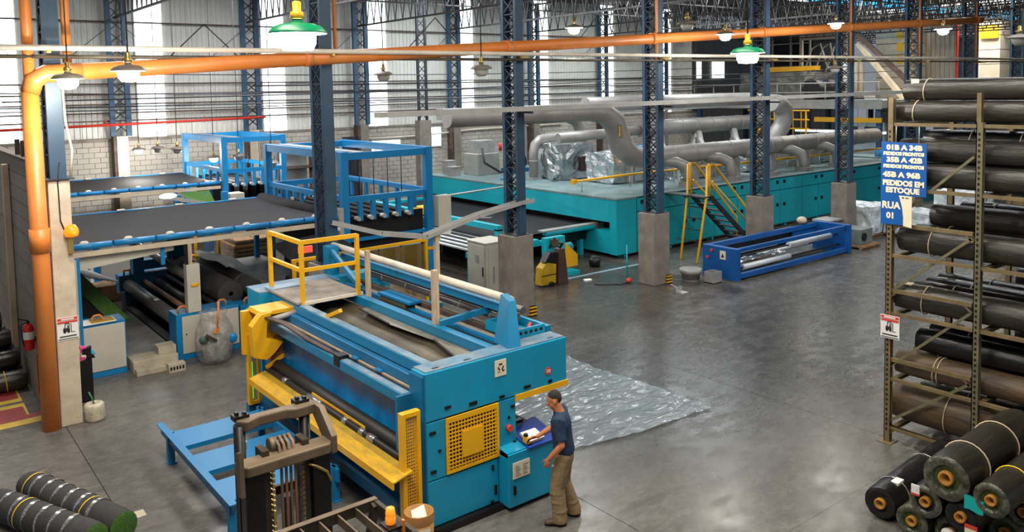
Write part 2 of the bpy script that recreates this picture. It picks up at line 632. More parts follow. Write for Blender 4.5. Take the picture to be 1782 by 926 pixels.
csheet = sheet_mesh(.985, 4.1, 10.4, CLAD, 'cladding_sheet')
tsheet = sheet_mesh(1.0, 4.1, 10.4, STRIP, 'translucent_sheet')
for i in range(45):
    x = -3.75+i*1.0
    tr = (i-2) % 5 == 0 and i > 1
    inst('translucent_sheet' if (i-2) % 5 == 0 else 'cladding_sheet', tsheet if (i-2) % 5 == 0 else csheet, (x, WY+.1, 0), wb)
for z in (4.75, 5.05, 5.38, 5.75, 6.15, 8.5):
    part('girt', MB().box(-2, 41.4, WY-.1, WY-.02, z, z+.055), RUST, wb)
for k in range(8):
    for s in (-1, 1):
        x = COLX[k]+.06
        part('sag_rod', MB().tube([(x+s*.2, WY-.08, 8.4), (x+s*1.6, WY-.08, 7.2)], .012, 5), DSTEEL, wb)
# a darker end wall past the cladding and the far right side
wr = structure('wall_right')
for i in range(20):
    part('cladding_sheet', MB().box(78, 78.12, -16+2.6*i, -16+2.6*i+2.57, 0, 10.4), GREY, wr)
# ---- partition of horizontal boards beside column A
wl = structure('wall_left')
part('backing', MB().box(2.26, 2.34, 16.35, 34, 0, 4.5), RUST, wl)
for r in range(16):
    z = .012+.283*r
    for j in range(3):
        y0 = 16.35+j*5.9
        part('board', MB().box(2.20+random.uniform(0, .008), 2.27, y0, min(33.9, y0+5.885), z, z+.272), BOARD, wl)
part('coping', MB().box(2.16, 2.36, 16.35, 34, 4.54, 4.60), RUST, wl)
part('post', MB().box(2.08, 2.19, 19.65, 19.85, 0, 4.35), CREAM, wl)
for i in range(3):
    part('stub', MB().box(2.22, 2.30, 17.2+i*.75, 17.28+i*.75, 4.6, 4.9), RUST, wl)
# ---- roof: dark sheets, added glowing panels, blue glazing far down the hall
rf = structure('ceiling')
for i in range(16):
    x0 = -6+5.3*i
    part('roof_sheet', MB().box(x0, x0+5.28, -16, 36, 10.45, 10.5), DROOF, rf)
for i, (x, y, p, c) in enumerate(ROOF_FILL):
    part('added_glow_panel', MB().box(x-1.1, x+1.1, y-5, y+5, 10.38, 10.42), STRIP, rf)  # glowing panels added out of view, one over each overhead area light
for i in range(8):
    part('blue_glazing', MB().box(42+i*4.4, 46.1+i*4.4, 24.2, 26.6, 10.34, 10.42), SKYBLUE, rf)

# ---- roof trusses on every column line
WEB = [MB().bar((0, 0, 0), (0, .31, 1.42), .035, .035).mesh('web_bar', TRUSS), MB().bar((0, 0, 1.42), (0, .31, 0), .035, .035).mesh('web_bar', TRUSS)]


def truss(x, y0, y1, label, step=.62, single=False):
    t = thing('roof_truss', label, 'truss', (x, y0, 8.65), 'steel roof trusses')
    part('bottom_chord', MB().bar((x, y0, 8.68), (x, y1, 8.68), .09, .07), TRUSS, t)
    part('top_chord', MB().bar((x, y0, 10.1), (x, y1, 10.1), .09, .07), TRUSS, t)
    n = int((y1-y0)/step)
    wbm = MB()
    if single:
        for i in range(n):
            inst('web_bar', WEB[0], (x, y0+i*step, 8.68), t)
            inst('web_bar', WEB[1], (x, y0+(i+.5)*step, 8.68), t)
        return t
    for i in range(n):
        a, b = y0+i*step, y0+(i+1)*step
        m = (a+b)/2
        wbm.bar((x, a, 8.68), (x, m, 10.1), .035, .035)
        wbm.bar((x, m, 10.1), (x, b, 8.68), .035, .035)
    part('web', wbm, TRUSS, t, kind='stuff')
    return t


ORD = ['first', 'second', 'third', 'fourth', 'fifth', 'sixth', 'seventh', 'eighth', 'ninth', 'tenth', 'eleventh', 'twelfth', 'thirteenth']
for k, x in enumerate(COLX):
    truss(x, 16.2, 33.9, f'dark zigzag roof truss over the {ORD[k]} column of the row, running back to the wall', single=k in (1, 2, 3))
    if k >= 5:
        truss(x, -4, 15.9, f'dark zigzag roof truss over the {ORD[k]} column, reaching out over the storage aisle')
for k in range(6, 12):
    truss(COLX[k]+2.55, 16.2, 33.9, f'intermediate roof truss between the {ORD[k]} and {ORD[k+1]} columns of the row')
for y in (18.5, 23.5, 28.5):
    t = thing('roof_truss', {18.5: 'lengthwise lattice purlin under the roof, nearest the column row', 23.5: 'lengthwise lattice purlin under the roof, in the middle of the hall', 28.5: 'lengthwise lattice purlin under the roof, nearest the back wall'}[y], 'truss', (30, y, 9.0), 'lengthwise lattice purlins')
    part('bottom_chord', MB().bar((12.6, y, 9.2), (66, y, 9.2), .07, .06), TRUSS, t)
    wbm = MB()
    for i in range(66):
        a = 12.6+i*.8
        wbm.bar((a, y, 9.2), (a+.4, y, 10.1), .03, .03)
        wbm.bar((a+.4, y, 10.1), (a+.8, y, 9.2), .03, .03)
    part('web', wbm, TRUSS, t, kind='stuff')

# ---- lattice columns
LACE = [MB().bar((0, -.25, 0), (0, .25, .42), .03, .02, (1, 0, 0)).mesh('lacing_bar', DSTEEL), MB().bar((0, .25, 0), (0, -.25, .42), .03, .02, (1, 0, 0)).mesh('lacing_bar', DSTEEL), MB().bar((0, -.25, 0), (0, .25, 0), .03, .02, (1, 0, 0)).mesh('lacing_bar', DSTEEL)]


def lattice_column(x, y, z0, label, ped, pedm, top=10.2, zebra=False, wide=.30, gap=.36, chord=.09, group=None, single=False):
    c = thing('lattice_column', label, 'column', (x, y, 0), group)
    if ped:
        ph = z0
        part('pedestal', MB().box(x-ped[0]/2, x+ped[0]/2, y-ped[1]/2, y+ped[1]/2, 0, ph), pedm, c, bev=.02)
        part('base_plate', MB().box(x-.24, x+.24, y-.3, y+.3, ph, ph+.02), DSTEEL, c)
    for s, m in ((-1, STEELB), (1, STEEL)):
        yy = y+s*gap/2
        b = MB()
        # channel: web and two flanges
        b.box(x-wide/2, x+wide/2, yy+s*chord/2-.008, yy+s*chord/2+.008, z0, top)
        b.box(x-wide/2, x-wide/2+.014, yy-chord/2, yy+chord/2, z0, top)
        b.box(x+wide/2-.014, x+wide/2, yy-chord/2, yy+chord/2, z0, top)
        part('chord', b, m, c)
    lb = MB()
    st = .42
    n = int((top-z0)/st)
    for sx in (-1, 1):
        xx = x+sx*(wide/2-.02)
        if single and sx < 0:
            for i in range(n):
                for q_ in range(3):
                    inst('lacing_bar', LACE[q_], (xx, y, z0+i*st), c)
            continue
        for i in range(n):
            a, b2 = z0+i*st, z0+(i+1)*st
            lb.bar((xx, y-gap/2, a), (xx, y+gap/2, b2), .03, .02, (1, 0, 0))
            lb.bar((xx, y+gap/2, a), (xx, y-gap/2, b2), .03, .02, (1, 0, 0))
            lb.bar((xx, y-gap/2, a), (xx, y+gap/2, a), .03, .02, (1, 0, 0))
    part('lacing', lb, DSTEEL, c, kind='stuff')
    if zebra:
        zb = MB(); zy = MB()
        w2, d2 = ped[0]/2+.03, ped[1]/2+.03
        part('guard_block', MB().box(x+w2-.20, x+w2, y-d2-.02, y-d2+.32, 0, .26), BLACK, c)
        for i in range(3):
            z = .03+.085*i
            part('stripe', MB().box(x+w2-.205, x+w2+.006, y-d2-.026, y-d2+.325, z, z+.04), YEL, c)
    return c


CL = ['dark blue lattice column on a tall beige concrete pedestal beside the orange downpipe',
      'dark blue steel column rising behind the yellow railed platform',
      'lattice column on grey concrete pedestal right of the beige electrical cabinet',
      'lattice column on grey pedestal left of the yellow stair, a red valve on it',
      'lattice column whose grey pedestal stands behind the blue roller stand',
      'lattice column on grey pedestal at the far right end of the blue roller stand',
      'lattice column just behind the blue RUA 01 sign and left of the tall pale curtain',
      'lattice column right of the tall pale curtain, above the top rack rolls',
      'distant lattice column at the right, above the topmost roll of the rack']
for k in range(9):
    x = COLX[k]
    if k == 0:
        lattice_column(x+.09, 16.0, 4.3, CL[k], (.34, .5), CONC, wide=.25, gap=.4)
    elif k == 1:
        lattice_column(x, 16.04, 2.1, CL[k], (.62, .6), CONCG, wide=.24, gap=.5)
    else:
        lattice_column(x, 16.04, 2.07, CL[k], (.66, .62), CONCG, zebra=k in (2, 3), wide=.22, gap=.50, single=k in (2, 3, 4))
# wall columns on pilasters
for k in range(8):
    x = COLX[k]+.0
    c = thing('wall_column', f'dark wall column on a pilaster at the back wall, behind the {ORD[k]} column of the row', 'column', (x, 33.7, 0), 'columns along the back wall')
    part('pilaster', MB().box(x-.2, x+.2, 33.5, 33.97, 0, 4.2), CREAM if k < 3 else CONCG, c)
    part('pilaster_side', MB().box(x-.3, x-.2, 33.55, 33.97, 0, 4.2), RUST, c)
    for s in (-1, 1):
        part('chord', MB().box(x+s*.28-.09, x+s*.28+.09, 33.6, 33.75, 4.2, 10.2), STEEL, c)
    lb = MB()
    for i in range(12):
        lb.bar((x-.28, 33.66, 4.3+i*.48), (x+.28, 33.66, 4.78+i*.48), .04, .03, (0, 1, 0))
        lb.bar((x+.28, 33.66, 4.3+i*.48), (x-.28, 33.66, 4.78+i*.48), .04, .03, (0, 1, 0))
    part('lacing', lb, DSTEEL, c, kind='stuff')
# intermediate lattice posts standing in the hall behind the dryer
for i, x in enumerate((14.3, 19.2, 24.6)):
    c = thing('hall_post', ['slim dark lattice post in front of the back wall, left of the oven corner', 'slim dark lattice post in front of the cladding at the near oven corner', 'slim dark lattice post in front of the cladding behind the middle ducts'][i], 'column', (x, 30.9, 0), 'slim lattice posts')
    for s in (-1, 1):
        part('chord', MB().box(x+s*.2-.05, x+s*.2+.05, 30.85, 30.95, 4.4, 10.1), DSTEEL, c)
    lb = MB()
    for j in range(14):
        lb.bar((x-.2, 30.9, 4.45+j*.4), (x+.2, 30.9, 4.85+j*.4), .03, .03, (0, 1, 0))
        lb.bar((x+.2, 30.9, 4.45+j*.4), (x-.2, 30.9, 4.85+j*.4), .03, .03, (0, 1, 0))
    part('lacing', lb, DSTEEL, c, kind='stuff')
    part('foot', MB().box(x-.3, x+.3, 30.7, 31.1, 0, 4.4), CONCG, c)

# ---- pipes
p = thing('drain_pipe', 'long orange drain pipe sloping along the column row with its downpipe', 'pipe', (2.2, 15.72, 0))
OY = 15.62
pts = [(2.9, OY, 6.14)]+[(2.39+5.1*k+(.4 if k == 0 else 0), OY, 6.10+.315*k) for k in range(1, 8)]
part('run', MB().tube(pts, .145, 14), ORANGE, p)
part('elbow', MB().tube([(2.9, OY, 6.14), (2.35, OY, 6.1), (2.18, OY+.02, 6.0), (2.12, OY+.04, 5.8)], .15, 14), ORANGE, p)
part('downpipe', MB().tube([(2.12, OY+.06, 5.85), (2.17, OY+.18, 0)], [.135, .145], 16), ORANGE, p)
part('socket', MB().tube([(2.145, OY+.11, 3.1), (2.143, OY+.11, 3.5)], .158, 16), ORANGE, p)
part('upper_pipe', MB().tube([(2.12, OY+.04, 6.0), (2.10, OY, 10.2)], .085, 14), ORANGE, p)
for k in range(1, 8):
    part('collar', MB().tube([(2.39+5.1*k-.55, OY, 6.07+.315*k), (2.39+5.1*k-.40, OY, 6.08+.315*k)], .165, 14), ORANGE, p)
for k in range(0, 7):
    x = 2.39+5.1*k+2.6
    z = 6.26+.315*k
    part('hanger', MB().tube([(x-.7, OY, z+.08), (x, OY, z+.75), (x+.7, OY, z+.08)], .012, 5), DSTEEL, p)
for i, (x, top) in enumerate([(2.73, 10.2), (7.75, 10.2)]):
    solo('riser_pipe', MB().tube([(x, 15.86, 6.3+.3*i), (x, 15.86, top)], .07 if i == 0 else .035, 10), ORANGE,
         ['orange riser pipe climbing the right side of the first column', 'thin orange riser pipe climbing the second column'][i], 'pipe')
for k in (3, 5, 6, 7):
    solo('riser_pipe', MB().tube([(COLX[k]-.2, 15.7, 6.4), (COLX[k]-.2, 15.7, 10.2)], .035, 8), ORANGE,
         'thin orange riser pipe clipped to the ' + {3: 'column left of the yellow stair', 5: 'column at the right end of the roller stand', 6: 'column left of the tall pale curtain', 7: 'column right of the tall pale curtain'}[k], 'pipe')
p = thing('conduit_pipe', 'pale straight conduit pipe crossing the whole hall in front of the columns', 'pipe', (2, 15.5, 6.5))
part('run', MB().tube([(-3, 15.45, 6.52), (15, 15.45, 6.54), (30, 15.45, 6.60), (64, 15.45, 6.68)], .05, 10), PALE, p)
for k in range(13):
    part('clip', MB().box(COLX[k]-.03, COLX[k]+.03, 15.40, 15.72, 6.44, 6.50), BRASS, p)
solo('cable_duct', MB().tube([(-3, 15.6, 6.38), (15, 15.6, 6.41), (30, 15.6, 6.48), (64, 15.6, 6.58)], .035, 8), PLY, 'thin brown cable duct just below the pale conduit pipe', 'pipe')
p = thing('fire_pipe', 'thin bright red fire main along the back wall', 'pipe', (2, 33.3, 4.6))
part('run', MB().tube([(2.2, 33.3, 4.58), (12.2, 33.3, 4.72), (13, 33.3, 4.74)], .05, 10), RED, p)
for i in range(6):
    part('sprinkler', MB().tube([(3.3+i*1.8, 33.3, 4.62), (3.3+i*1.8, 33.3, 4.86)], .02, 6), RED, p)
p = thing('cable_tray', 'long grey cable tray bolted along the columns above the dryer', 'cable tray', (9, 15.6, 5.3))
for (a, b, za, zb) in ((8.5, 40, 5.20, 5.34),):
    for y in (15.34, 15.64):
        part('side_rail', MB().bar((a, y, za), (b, y, zb), .02, .11), LGREY, p)
    part('pan', MB().bar((a, 15.49, za-.05), (b, 15.49, zb-.05), .30, .012), GREY, p)
for k in range(2, 8):
    part('bracket', MB().box(COLX[k]-.04, COLX[k]+.04, 15.3, 15.73, 5.10, 5.15), DSTEEL, p)
p = thing('sloping_cable_tray', 'grey cable tray sagging down in front of the blue gantry', 'cable tray', (9.7, 16, 2.4))
path = [(7.45, 15.75, 3.0), (8.6, 15.75, 2.62), (9.75, 15.75, 2.40), (11.2, 15.75, 2.72), (12.5, 15.75, 2.90), (12.9, 15.75, 2.92)]
for i in range(len(path)-1):
    a, b = Vector(path[i]), Vector(path[i+1])
    for dy in (-.1, .12):
        part('side_rail', MB().bar(a+Vector((0, dy, 0)), b+Vector((.01, dy, 0)), .012, .10), LGREY, p)
    part('pan', MB().bar(a+Vector((0, .01, -.045)), b+Vector((0, .01, -.045)), .22, .012), GREY, p)
part('support_post', MB().box(10.02, 10.12, 15.72, 15.82, 0, 2.45), CREAM, p)
# a broad grey air duct that crosses the hall behind the tray
solo('air_duct', MB().box(17.5, 36, 26.2, 27.2, 4.55, 4.98), GREY, 'broad flat grey air duct above the dryer, behind the cable tray', 'duct', bev=.02)
# thin cables strung across the hall
for i, (x0, x1, y, z0, z1, sag) in enumerate([(2.4, 44, 22, 5.62, 6.3, .12), (2.4, 40, 24, 5.45, 5.9, .2), (2.4, 30, 28, 5.3, 5.6, .15), (7.5, 34, 20, 5.9, 6.3, .1),
                                              (2.4, 26, 26, 5.85, 6.0, .2), (4, 38, 30, 6.5, 6.7, .2)]):
    pp = [(x0+(x1-x0)*t/16, y, z0+(z1-z0)*t/16-sag*4*(t/16)*(1-t/16)) for t in range(17)]
    solo('overhead_cable', MB().tube(pp, .018, 5), DSTEEL, ['lowest sagging cable over the dryer line', 'sagging cable across the cladding just below the pale conduit', 'cable near the wall just above the red fire main', 'cable strung nearest the column row', 'cable strung in the middle between wall and columns', 'highest cable across the cladding, above the pale conduit'][i], 'cable', 'overhead cables')
# ================================================================ the long teal dryer
d = thing('drying_oven', 'very long teal drying oven with panelled doors and a dusty flat roof', 'oven', (19.15, 19, 0))
X0, X1, Y0, Y1 = 19.15, 38.0, 19.0, 30.6
part('roof_plate', MB().box(X0-.02, X1, Y0-.02, Y1, 1.97, 2.03), TEALTOP, d)
part('entry_hood', MB().box(X0, X0+.9, Y0+.32, Y1, 1.22, 1.97), TEAL, d)
part('entry_base', MB().box(X0, X0+.9, Y0+.32, Y1, .16, .92), TEAL, d)
part('slot_dark', MB().box(X0+.5, X0+.9, Y0+.32, Y1, .92, 1.22), BLACK, d)
part('corner_post', MB().box(X0, X0+.95, Y0, Y0+.32, .14, 1.97), TEAL, d, bev=.01)
part('rear_wall', MB().box(X0, X1, Y1-.1, Y1, .16, 1.97), TEAL, d)
jx = [20.12, 21.35, 22.8, 24.2, 25.6, 27.0, 28.35, 29.85, 31.05, 32.5, 33.6, 34.8, 36.2, 38.0]
for i in range(len(jx)-1):
    a, b = jx[i]+.012, jx[i+1]-.012
    big = i < 3
    zs = 1.50 if i < 9 else 1.44
    for (z0, z1) in ((.16, zs-.012), (zs+.012, 1.95)):
        dr = part('door', MB().box(a, b, Y0-.01, Y0+.05, z0, z1), TEAL, d, bev=.006)
        hx = b-.22 if i % 2 else a+.22
        part('latch', MB().box(hx-.05, hx+.05, Y0-.06, Y0-.008, (z0+z1)/2+.04, (z0+z1)/2+.16), BLACK, dr)
part('door_backing', MB().box(20.1, X1, Y0+.05, Y0+.12, .16, 1.97), BLACK, d)
part('top_rim', MB().box(X0+.95, X1, Y0-.02, Y0+.03, 1.95, 2.0), TEAL, d)
ft = 0
for x in [19.6+2.3*i for i in range(8)]:
    for y in (Y0+.2, Y1-.4):
        part('foot', MB().box(x-.08, x+.08, y, y+.16, 0, .16).cyl((x, y-.06, .08), (x, y-.14, .08), .06, 8), TEAL, d)
part('under_rail', MB().box(19.8, X1, Y0+.15, Y0+.22, .07, .12), LGREY, d)
part('kick_plate', MB().box(20, X1, Y0+1.0, Y0+1.05, 0, .16), BLACK, d)
# duct work that stands on the oven roof -------------------------------------------------
u = thing('exhaust_duct', 'thick grey sheet-metal duct with a big elbow running along the front of the oven roof', 'duct', (21, 20, 2))
DY, DZ, DR = 20.25, 3.16, .34
part('main_run', MB().tube([(22.0, DY, DZ), (38, DY, DZ)], DR, 18), DUCT, u)
part('elbow', MB().tube([(13.5, DY+.15, 4.86), (19.3, DY+.15, 4.86), (20.0, DY+.14, 4.80), (20.45, DY+.12, 4.5), (20.6, DY+.1, 4.1), (20.75, DY+.05, 3.6), (21.2, DY, 3.25), (21.7, DY, 3.16), (22.1, DY, 3.16)], [.28, .30, .36, .40, .40, .40, .38, .36, .35], 18), DUCT, u)
for i in range(14):
    x = 22.15+i*1.12+(.3 if i % 3 == 0 else 0)
    part('seam_ring', MB().tube([(x, DY, DZ), (x+.04, DY, DZ)], DR+.018, 18), GREY, u)
for i, x in enumerate((23.4, 25.9, 28.3, 30.8, 33.4)):
    part('branch', MB().tube([(x-.75, DY-.1, 2.98), (x-.25, DY-.35, 2.92), (x, DY-.6, 2.75), (x+.05, DY-.7, 2.45), (x+.05, DY-.72, 2.1)], [.2, .2, .2, .2, .2], 12), DUCT, u)
    part('branch_foot', MB().box(x-.22, x+.32, DY-1.0, DY-.45, 2.03, 2.2), DUCT, u)
    part('saddle', MB().box(x+1.1, x+1.16, DY-.3, DY+.3, 2.03, 2.84), GREY, u)
part('strap_tag', MB().box(20.3, 20.42, DY-.31, DY-.28, 3.98, 4.4), BRASS, u)
u = thing('exhaust_duct', 'second grey duct with seam rings behind the front one, turned up at its far end', 'duct', (24, 24, 2))
DY2, DZ2 = 24.0, 3.92
part('main_run', MB().tube([(25.6, DY2, DZ2), (34.0, DY2, DZ2)], .34, 18), DUCT, u)
part('thin_run', MB().tube([(21.3, DY2+.3, 3.72), (25.6, DY2, 3.86)], .2, 14), DUCT, u)
part('riser', MB().tube([(33.7, DY2, DZ2), (34.3, DY2, 4.1), (34.4, DY2, 4.6), (34.1, DY2, 4.95), (33.4, DY2, 5.02), (22.5, DY2, 5.02)], .30, 16), DUCT, u)
for i in range(8):
    x = 26+i*1.05
    part('seam_ring', MB().tube([(x, DY2, DZ2), (x+.04, DY2, DZ2)], .358, 18), GREY, u)
for x in (26.5, 29.2, 32.0):
    part('branch', MB().tube([(x, DY2, 3.7), (x-.3, DY2-.3, 3.3), (x-.9, DY2-.6, 2.9), (x-1.1, DY2-.7, 2.1)], .17, 12), DUCT, u)
u = thing('exhaust_duct', 'slim grey duct with rounded shoulder at the near left of the oven roof', 'duct', (21.4, 25.6, 2))
part('run', MB().tube([(21.1, 25.6, 2.03), (21.1, 25.6, 3.1), (21.2, 25.6, 3.42), (21.45, 25.6, 3.62), (21.9, 25.6, 3.68), (27, 25.6, 3.72)], .19, 14), DUCT, u)
part('collar', MB().tube([(21.1, 25.6, 2.75), (21.1, 25.6, 2.8)], .205, 14), GREY, u)
part('flange', MB().box(20.85, 21.35, 25.35, 25.85, 2.03, 2.1), GREY, u)
u = thing('exhaust_duct', 'curved grey duct bending down onto the oven roof behind the third lattice column', 'duct', (24, 27, 2))
part('run', MB().tube([(22.6, 26.4, 4.5), (23.6, 26.4, 4.5), (24.2, 26.4, 4.3), (24.45, 26.4, 3.9), (24.5, 26.4, 2.03)], .26, 14), DUCT, u)
u = thing('exhaust_duct', 'grey duct elbow peeking out right of the column behind the roller stand', 'duct', (33, 22.6, 2))
part('run', MB().tube([(33.0, 22.6, 4.85), (33.6, 22.6, 4.78), (33.95, 22.6, 4.5), (34.0, 22.6, 4.1), (33.8, 22.6, 3.7), (33.3, 22.6, 3.3), (33.2, 22.6, 2.03)], .40, 14), DUCT, u)
u = thing('exhaust_duct', 'pale duct lying low in the middle of the oven roof between the two big ducts', 'duct', (27, 22.4, 2))
part('run', MB().tube([(24.5, 22.4, 2.75), (36.5, 22.4, 2.95)], .27, 14), LGREY, u)
for x in (25.5, 28, 30.5, 33):
    part('branch', MB().tube([(x, 22.4, 2.9), (x+.4, 23, 3.25), (x+.9, 23.5, 3.6)], .14, 10), DUCT, u)
    part('stand', MB().box(x-.05, x+.05, 22.3, 22.5, 2.03, 2.6), GREY, u)
# foil-lagged burner houses
rnd = random.Random(3)


def crumple(cx, cy, cz, sx, sy, sz, n=7):
    mb = MB()
    q = rnd.random()*50

    def f(axis, sgn):
        def g(uu, vv):
            a, b = uu*2-1, vv*2-1
            p = [0, 0, 0]
            p[axis] = sgn
            o = [i for i in range(3) if i != axis]
            p[o[0]], p[o[1]] = a, b
            P = Vector((cx+p[0]*sx/2, cy+p[1]*sy/2, cz+p[2]*sz/2))
            k = noise.noise(P*3+Vector((q, 0, 0)))*.10
            return P+Vector((k, noise.noise(P*3+Vector((0, q, 7)))*.10, noise.noise(P*3+Vector((5, 9, q)))*.08))
        return g
    for ax in range(3):
        for s in (-1, 1):
            mb.grid(f(ax, s), n, n, False)
    return mb


FL = ['crumpled foil-lagged burner house at the near end of the oven roof',
      'foil-lagged block just behind the big duct elbow',
      'foil-lagged block under the front duct, left of the yellow stair',
      'foil-lagged block under the front duct, between the two middle columns',
      'foil-lagged block far along the oven roof']
for i, (x, y, z, sx, sy, sz) in enumerate([(22.3, 25.0, 2.75, 1.7, 1.5, 1.4), (23.2, 22.6, 2.62, 2.6, 1.5, 1.1), (26.3, 21.3, 2.45, 3.6, .9, .8), (30.6, 21.3, 2.45, 3.8, .9, .8), (35, 21.3, 2.45, 3.6, .9, .8)]):
    t = thing('foil_housing', FL[i], 'duct housing', (x, y, 2.03))
    part('lagging', crumple(x, y, z, sx, sy, sz), FOIL, t)
    part('skid', MB().box(x-sx/2+.1, x+sx/2-.1, y-.3, y+.3, 2.03, z-sz/2+.08), GREY, t)
    if i == 0:
        part('hatch', MB().box(x+.1, x+.75, y-sy/2-.14, y-sy/2-.08, 2.35, 2.95), MAROON, t)
        part('motor', MB().cyl((x-.95, y-.5, 2.3), (x-1.25, y-.5, 2.3), .2, 12), FOIL, t)
# actuator
t = thing('valve_motor', 'small blue and yellow motor on the foil housing by the duct elbow', 'motor', (22.9, 21.6, 3.2))
part('gear', MB().box(22.6, 22.8, 21.5, 21.75, 3.0, 3.5), YEL, t)
part('stand', MB().box(22.64, 22.74, 21.56, 21.66, 2.03, 3.0), GREY, t)
part('body', MB().cyl((22.8, 21.62, 3.34), (23.3, 21.62, 3.34), .13, 12), FRAME, t)
# orange guard rail on roof
t = thing('guard_rail', 'long orange guard rail along the front of the oven roof', 'rail', (19.2, 21.1, 2))
part('rail', MB().tube([(19.3, 21.2, 2.42), (22, 20.9, 2.50), (30, 20.35, 2.52), (39, 20.1, 2.5)], .045, 8), YEL, t)
part('end_cap', MB().box(19.2, 19.36, 21.12, 21.28, 2.34, 2.5), YEL, t)
for i in range(9):
    x = 19.6+i*2.3
    y = 21.15-.055*(x-19.3)
    part('stanchion', MB().tube([(x, y, 2.03), (x, y, 2.45)], .02, 6), LGREY, t)
# things standing at the rear left of the oven roof
t = thing('control_cubicle', 'pale grey control cubicle with cables on the rear left of the oven', 'cabinet', (20.4, 29.2, 2.03))
part('body', MB().box(20.3, 21.5, 28.4, 29.4, 2.03, 2.95), LGREY, t, bev=.02)
part('top_box', MB().box(20.5, 21.4, 28.6, 29.3, 2.95, 3.5), GREY, t)
part('hose', MB().tube([(20.5, 28.3, 3.2), (20.4, 28.0, 2.6), (20.9, 27.6, 2.2), (22.0, 27.5, 2.3)], .05, 8), DSTEEL, t)
part('red_bottle', MB().cyl((21.7, 28.6, 3.0), (21.7, 28.6, 3.35), .07, 10), EXT, t)
t = thing('fan_motor', 'dark fan motor with hoses on the rear left of the oven roof', 'motor', (22.4, 28.6, 2.03))
part('body', MB().cyl((22.1, 28.6, 2.5), (22.9, 28.6, 2.5), .36, 14), DSTEEL, t)
part('base', MB().box(22.0, 23.0, 28.2, 29, 2.03, 2.2), DBLUE, t)
part('terminal_box', MB().box(22.3, 22.6, 28.3, 28.6, 2.8, 3.1), RUST, t)
for i, (x, y) in enumerate(((19.9, 30.0), (19.6, 29.2))):
    t = thing('switch_box', ['small grey switch box at the rear corner of the oven roof', 'low grey box on the oven roof edge near the bright window'][i], 'box', (x, y, 2.03))
    part('body', MB().box(x-.2, x+.25, y-.2, y+.2, 2.03, 2.6-.2*i), GREY, t, bev=.01)
    part('lid', MB().box(x-.22, x+.27, y-.22, y+.22, 2.6-.2*i, 2.63-.2*i), LGREY, t)
for i, x in enumerate((20.3, 21.9)):
    solo('blue_cloth', MB().ell((x, 26.4-.6*i, 2.06), .3, .18, .06, 10, 5), FRAME, ['blue rag lying left of the slim duct on the oven roof', 'blue rag lying right of the slim duct on the oven roof'][i], 'rag')
# yellow stair up to the oven roof -----------------------------------------------------
t = thing('access_stair', 'yellow railed steep stair with dark treads leaning on the oven front', 'stair', (23, 18, 0))
sx0, sx1, sz = 24.3, 21.9, 2.0
for y in (17.35, 18.15):
    part('stringer', MB().bar((sx0, y, .05), (sx1, y, sz), .05, .16), DSTEEL, t)
    part('handrail', MB().tube([(sx0+.1, y, .1), (sx0+.1, y, .95), (sx1+.2, y, 3.05), (sx1-.05, y, 3.1), (sx1, y, 2.0)], .035, 8), YEL, t)
    part('mid_rail', MB().tube([(sx0+.1, y, .55), (sx1+.1, y, 2.5)], .028, 8), YEL, t)
for i in range(9):
    k = (i+.5)/9
    x, z = sx0+(sx1-sx0)*k, .05+(sz-.05)*k
    part('tread', MB().box(x-.13, x+.13, 17.37, 18.13, z-.02, z+.01), DSTEEL, t)
for y, xx in ((17.35, 20.6), (18.15, 20.75)):
    part('leg', MB().tube([(xx, y-.5, 0), (21.7, y, 2.0), (21.75, y, 3.05)], .04, 8), YEL, t)
part('top_plate', MB().box(21.5, 22.0, 17.3, 18.95, 1.98, 2.02), DSTEEL, t)
for i in range(4):
    part('brace', MB().bar((21.1+.15*i, 17.2, .6+.35*i), (21.1+.15*i, 18.1, .6+.35*i), .03, .03), DSTEEL, t)
# feed table going into the slot --------------------------------------------------------
t = thing('feed_table', 'broad feed table with black carpet running into the oven slot', 'conveyor', (17, 25, 0))
part('carpet', MB().grid(lambda a, b: (14.2+5.4*a, 20.35+9.6*b, 1.0+.02*math.sin(a*9)-.12*max(0, .3-a)), 16, 6), BELT, t)
part('underframe', MB().box(15.5, 19.1, 20.4, 30, .55, .9), BLACK, t)
part('near_rail', MB().box(17.0, 19.35, 20.02, 20.28, .92, 1.06), TEAL, t, bev=.04)
part('rail_top', MB().box(16.9, 19.35, 20.05, 20.35, 1.06, 1.10), GREY, t)
part('rail_block', MB().box(19.2, 19.5, 19.95, 20.25, .86, 1.14), RUST, t)
part('far_rail', MB().box(15.4, 19.3, 30.0, 30.25, .92, 1.1), TEAL, t)
for x in (15.6, 17.4, 18.9):
    for y in (20.5, 29.9):
        part('leg', MB().box(x-.08, x+.08, y-.08, y+.08, 0, .92), TEAL, t)
t = thing('cross_rail', 'teal cross rail with yellow motor over the black carpet at the oven mouth', 'rail', (16.5, 24.6, 1))
part('beam', MB().box(15.3, 15.5, 20.4, 29.8, 1.25, 1.42), TEAL, t)
part('motor', MB().box(15.1, 15.5, 24.2, 25.1, 1.38, 1.6), YEL, t)
for y in (20.4, 29.7):
    part('upright', MB().box(15.3, 15.5, y, y+.16, 0, 1.3), TEAL, t)
for i in range(5):
    t = thing('idler_roller', ['slim white idler roller nearest the blue gantry', 'slim white idler roller second from the blue gantry', 'slim white idler roller in the middle of the set', 'slim white idler roller second from the oven', 'slim white idler roller nearest the oven'][i], 'roller', (13.9, 21, .9), 'white idler rollers')
    x = 13.75+.33*i
    part('tube', MB().cyl((x, 19.6, .96), (x, 25.3, .96), .045, 10), WHITER, t)
    part('journal', MB().cyl((x, 19.5, .96), (x, 25.4, .96), .02, 8), DSTEEL, t)
t = thing('roller_bench', 'low teal bench carrying the white idler rollers', 'bench', (14.4, 20, 0))
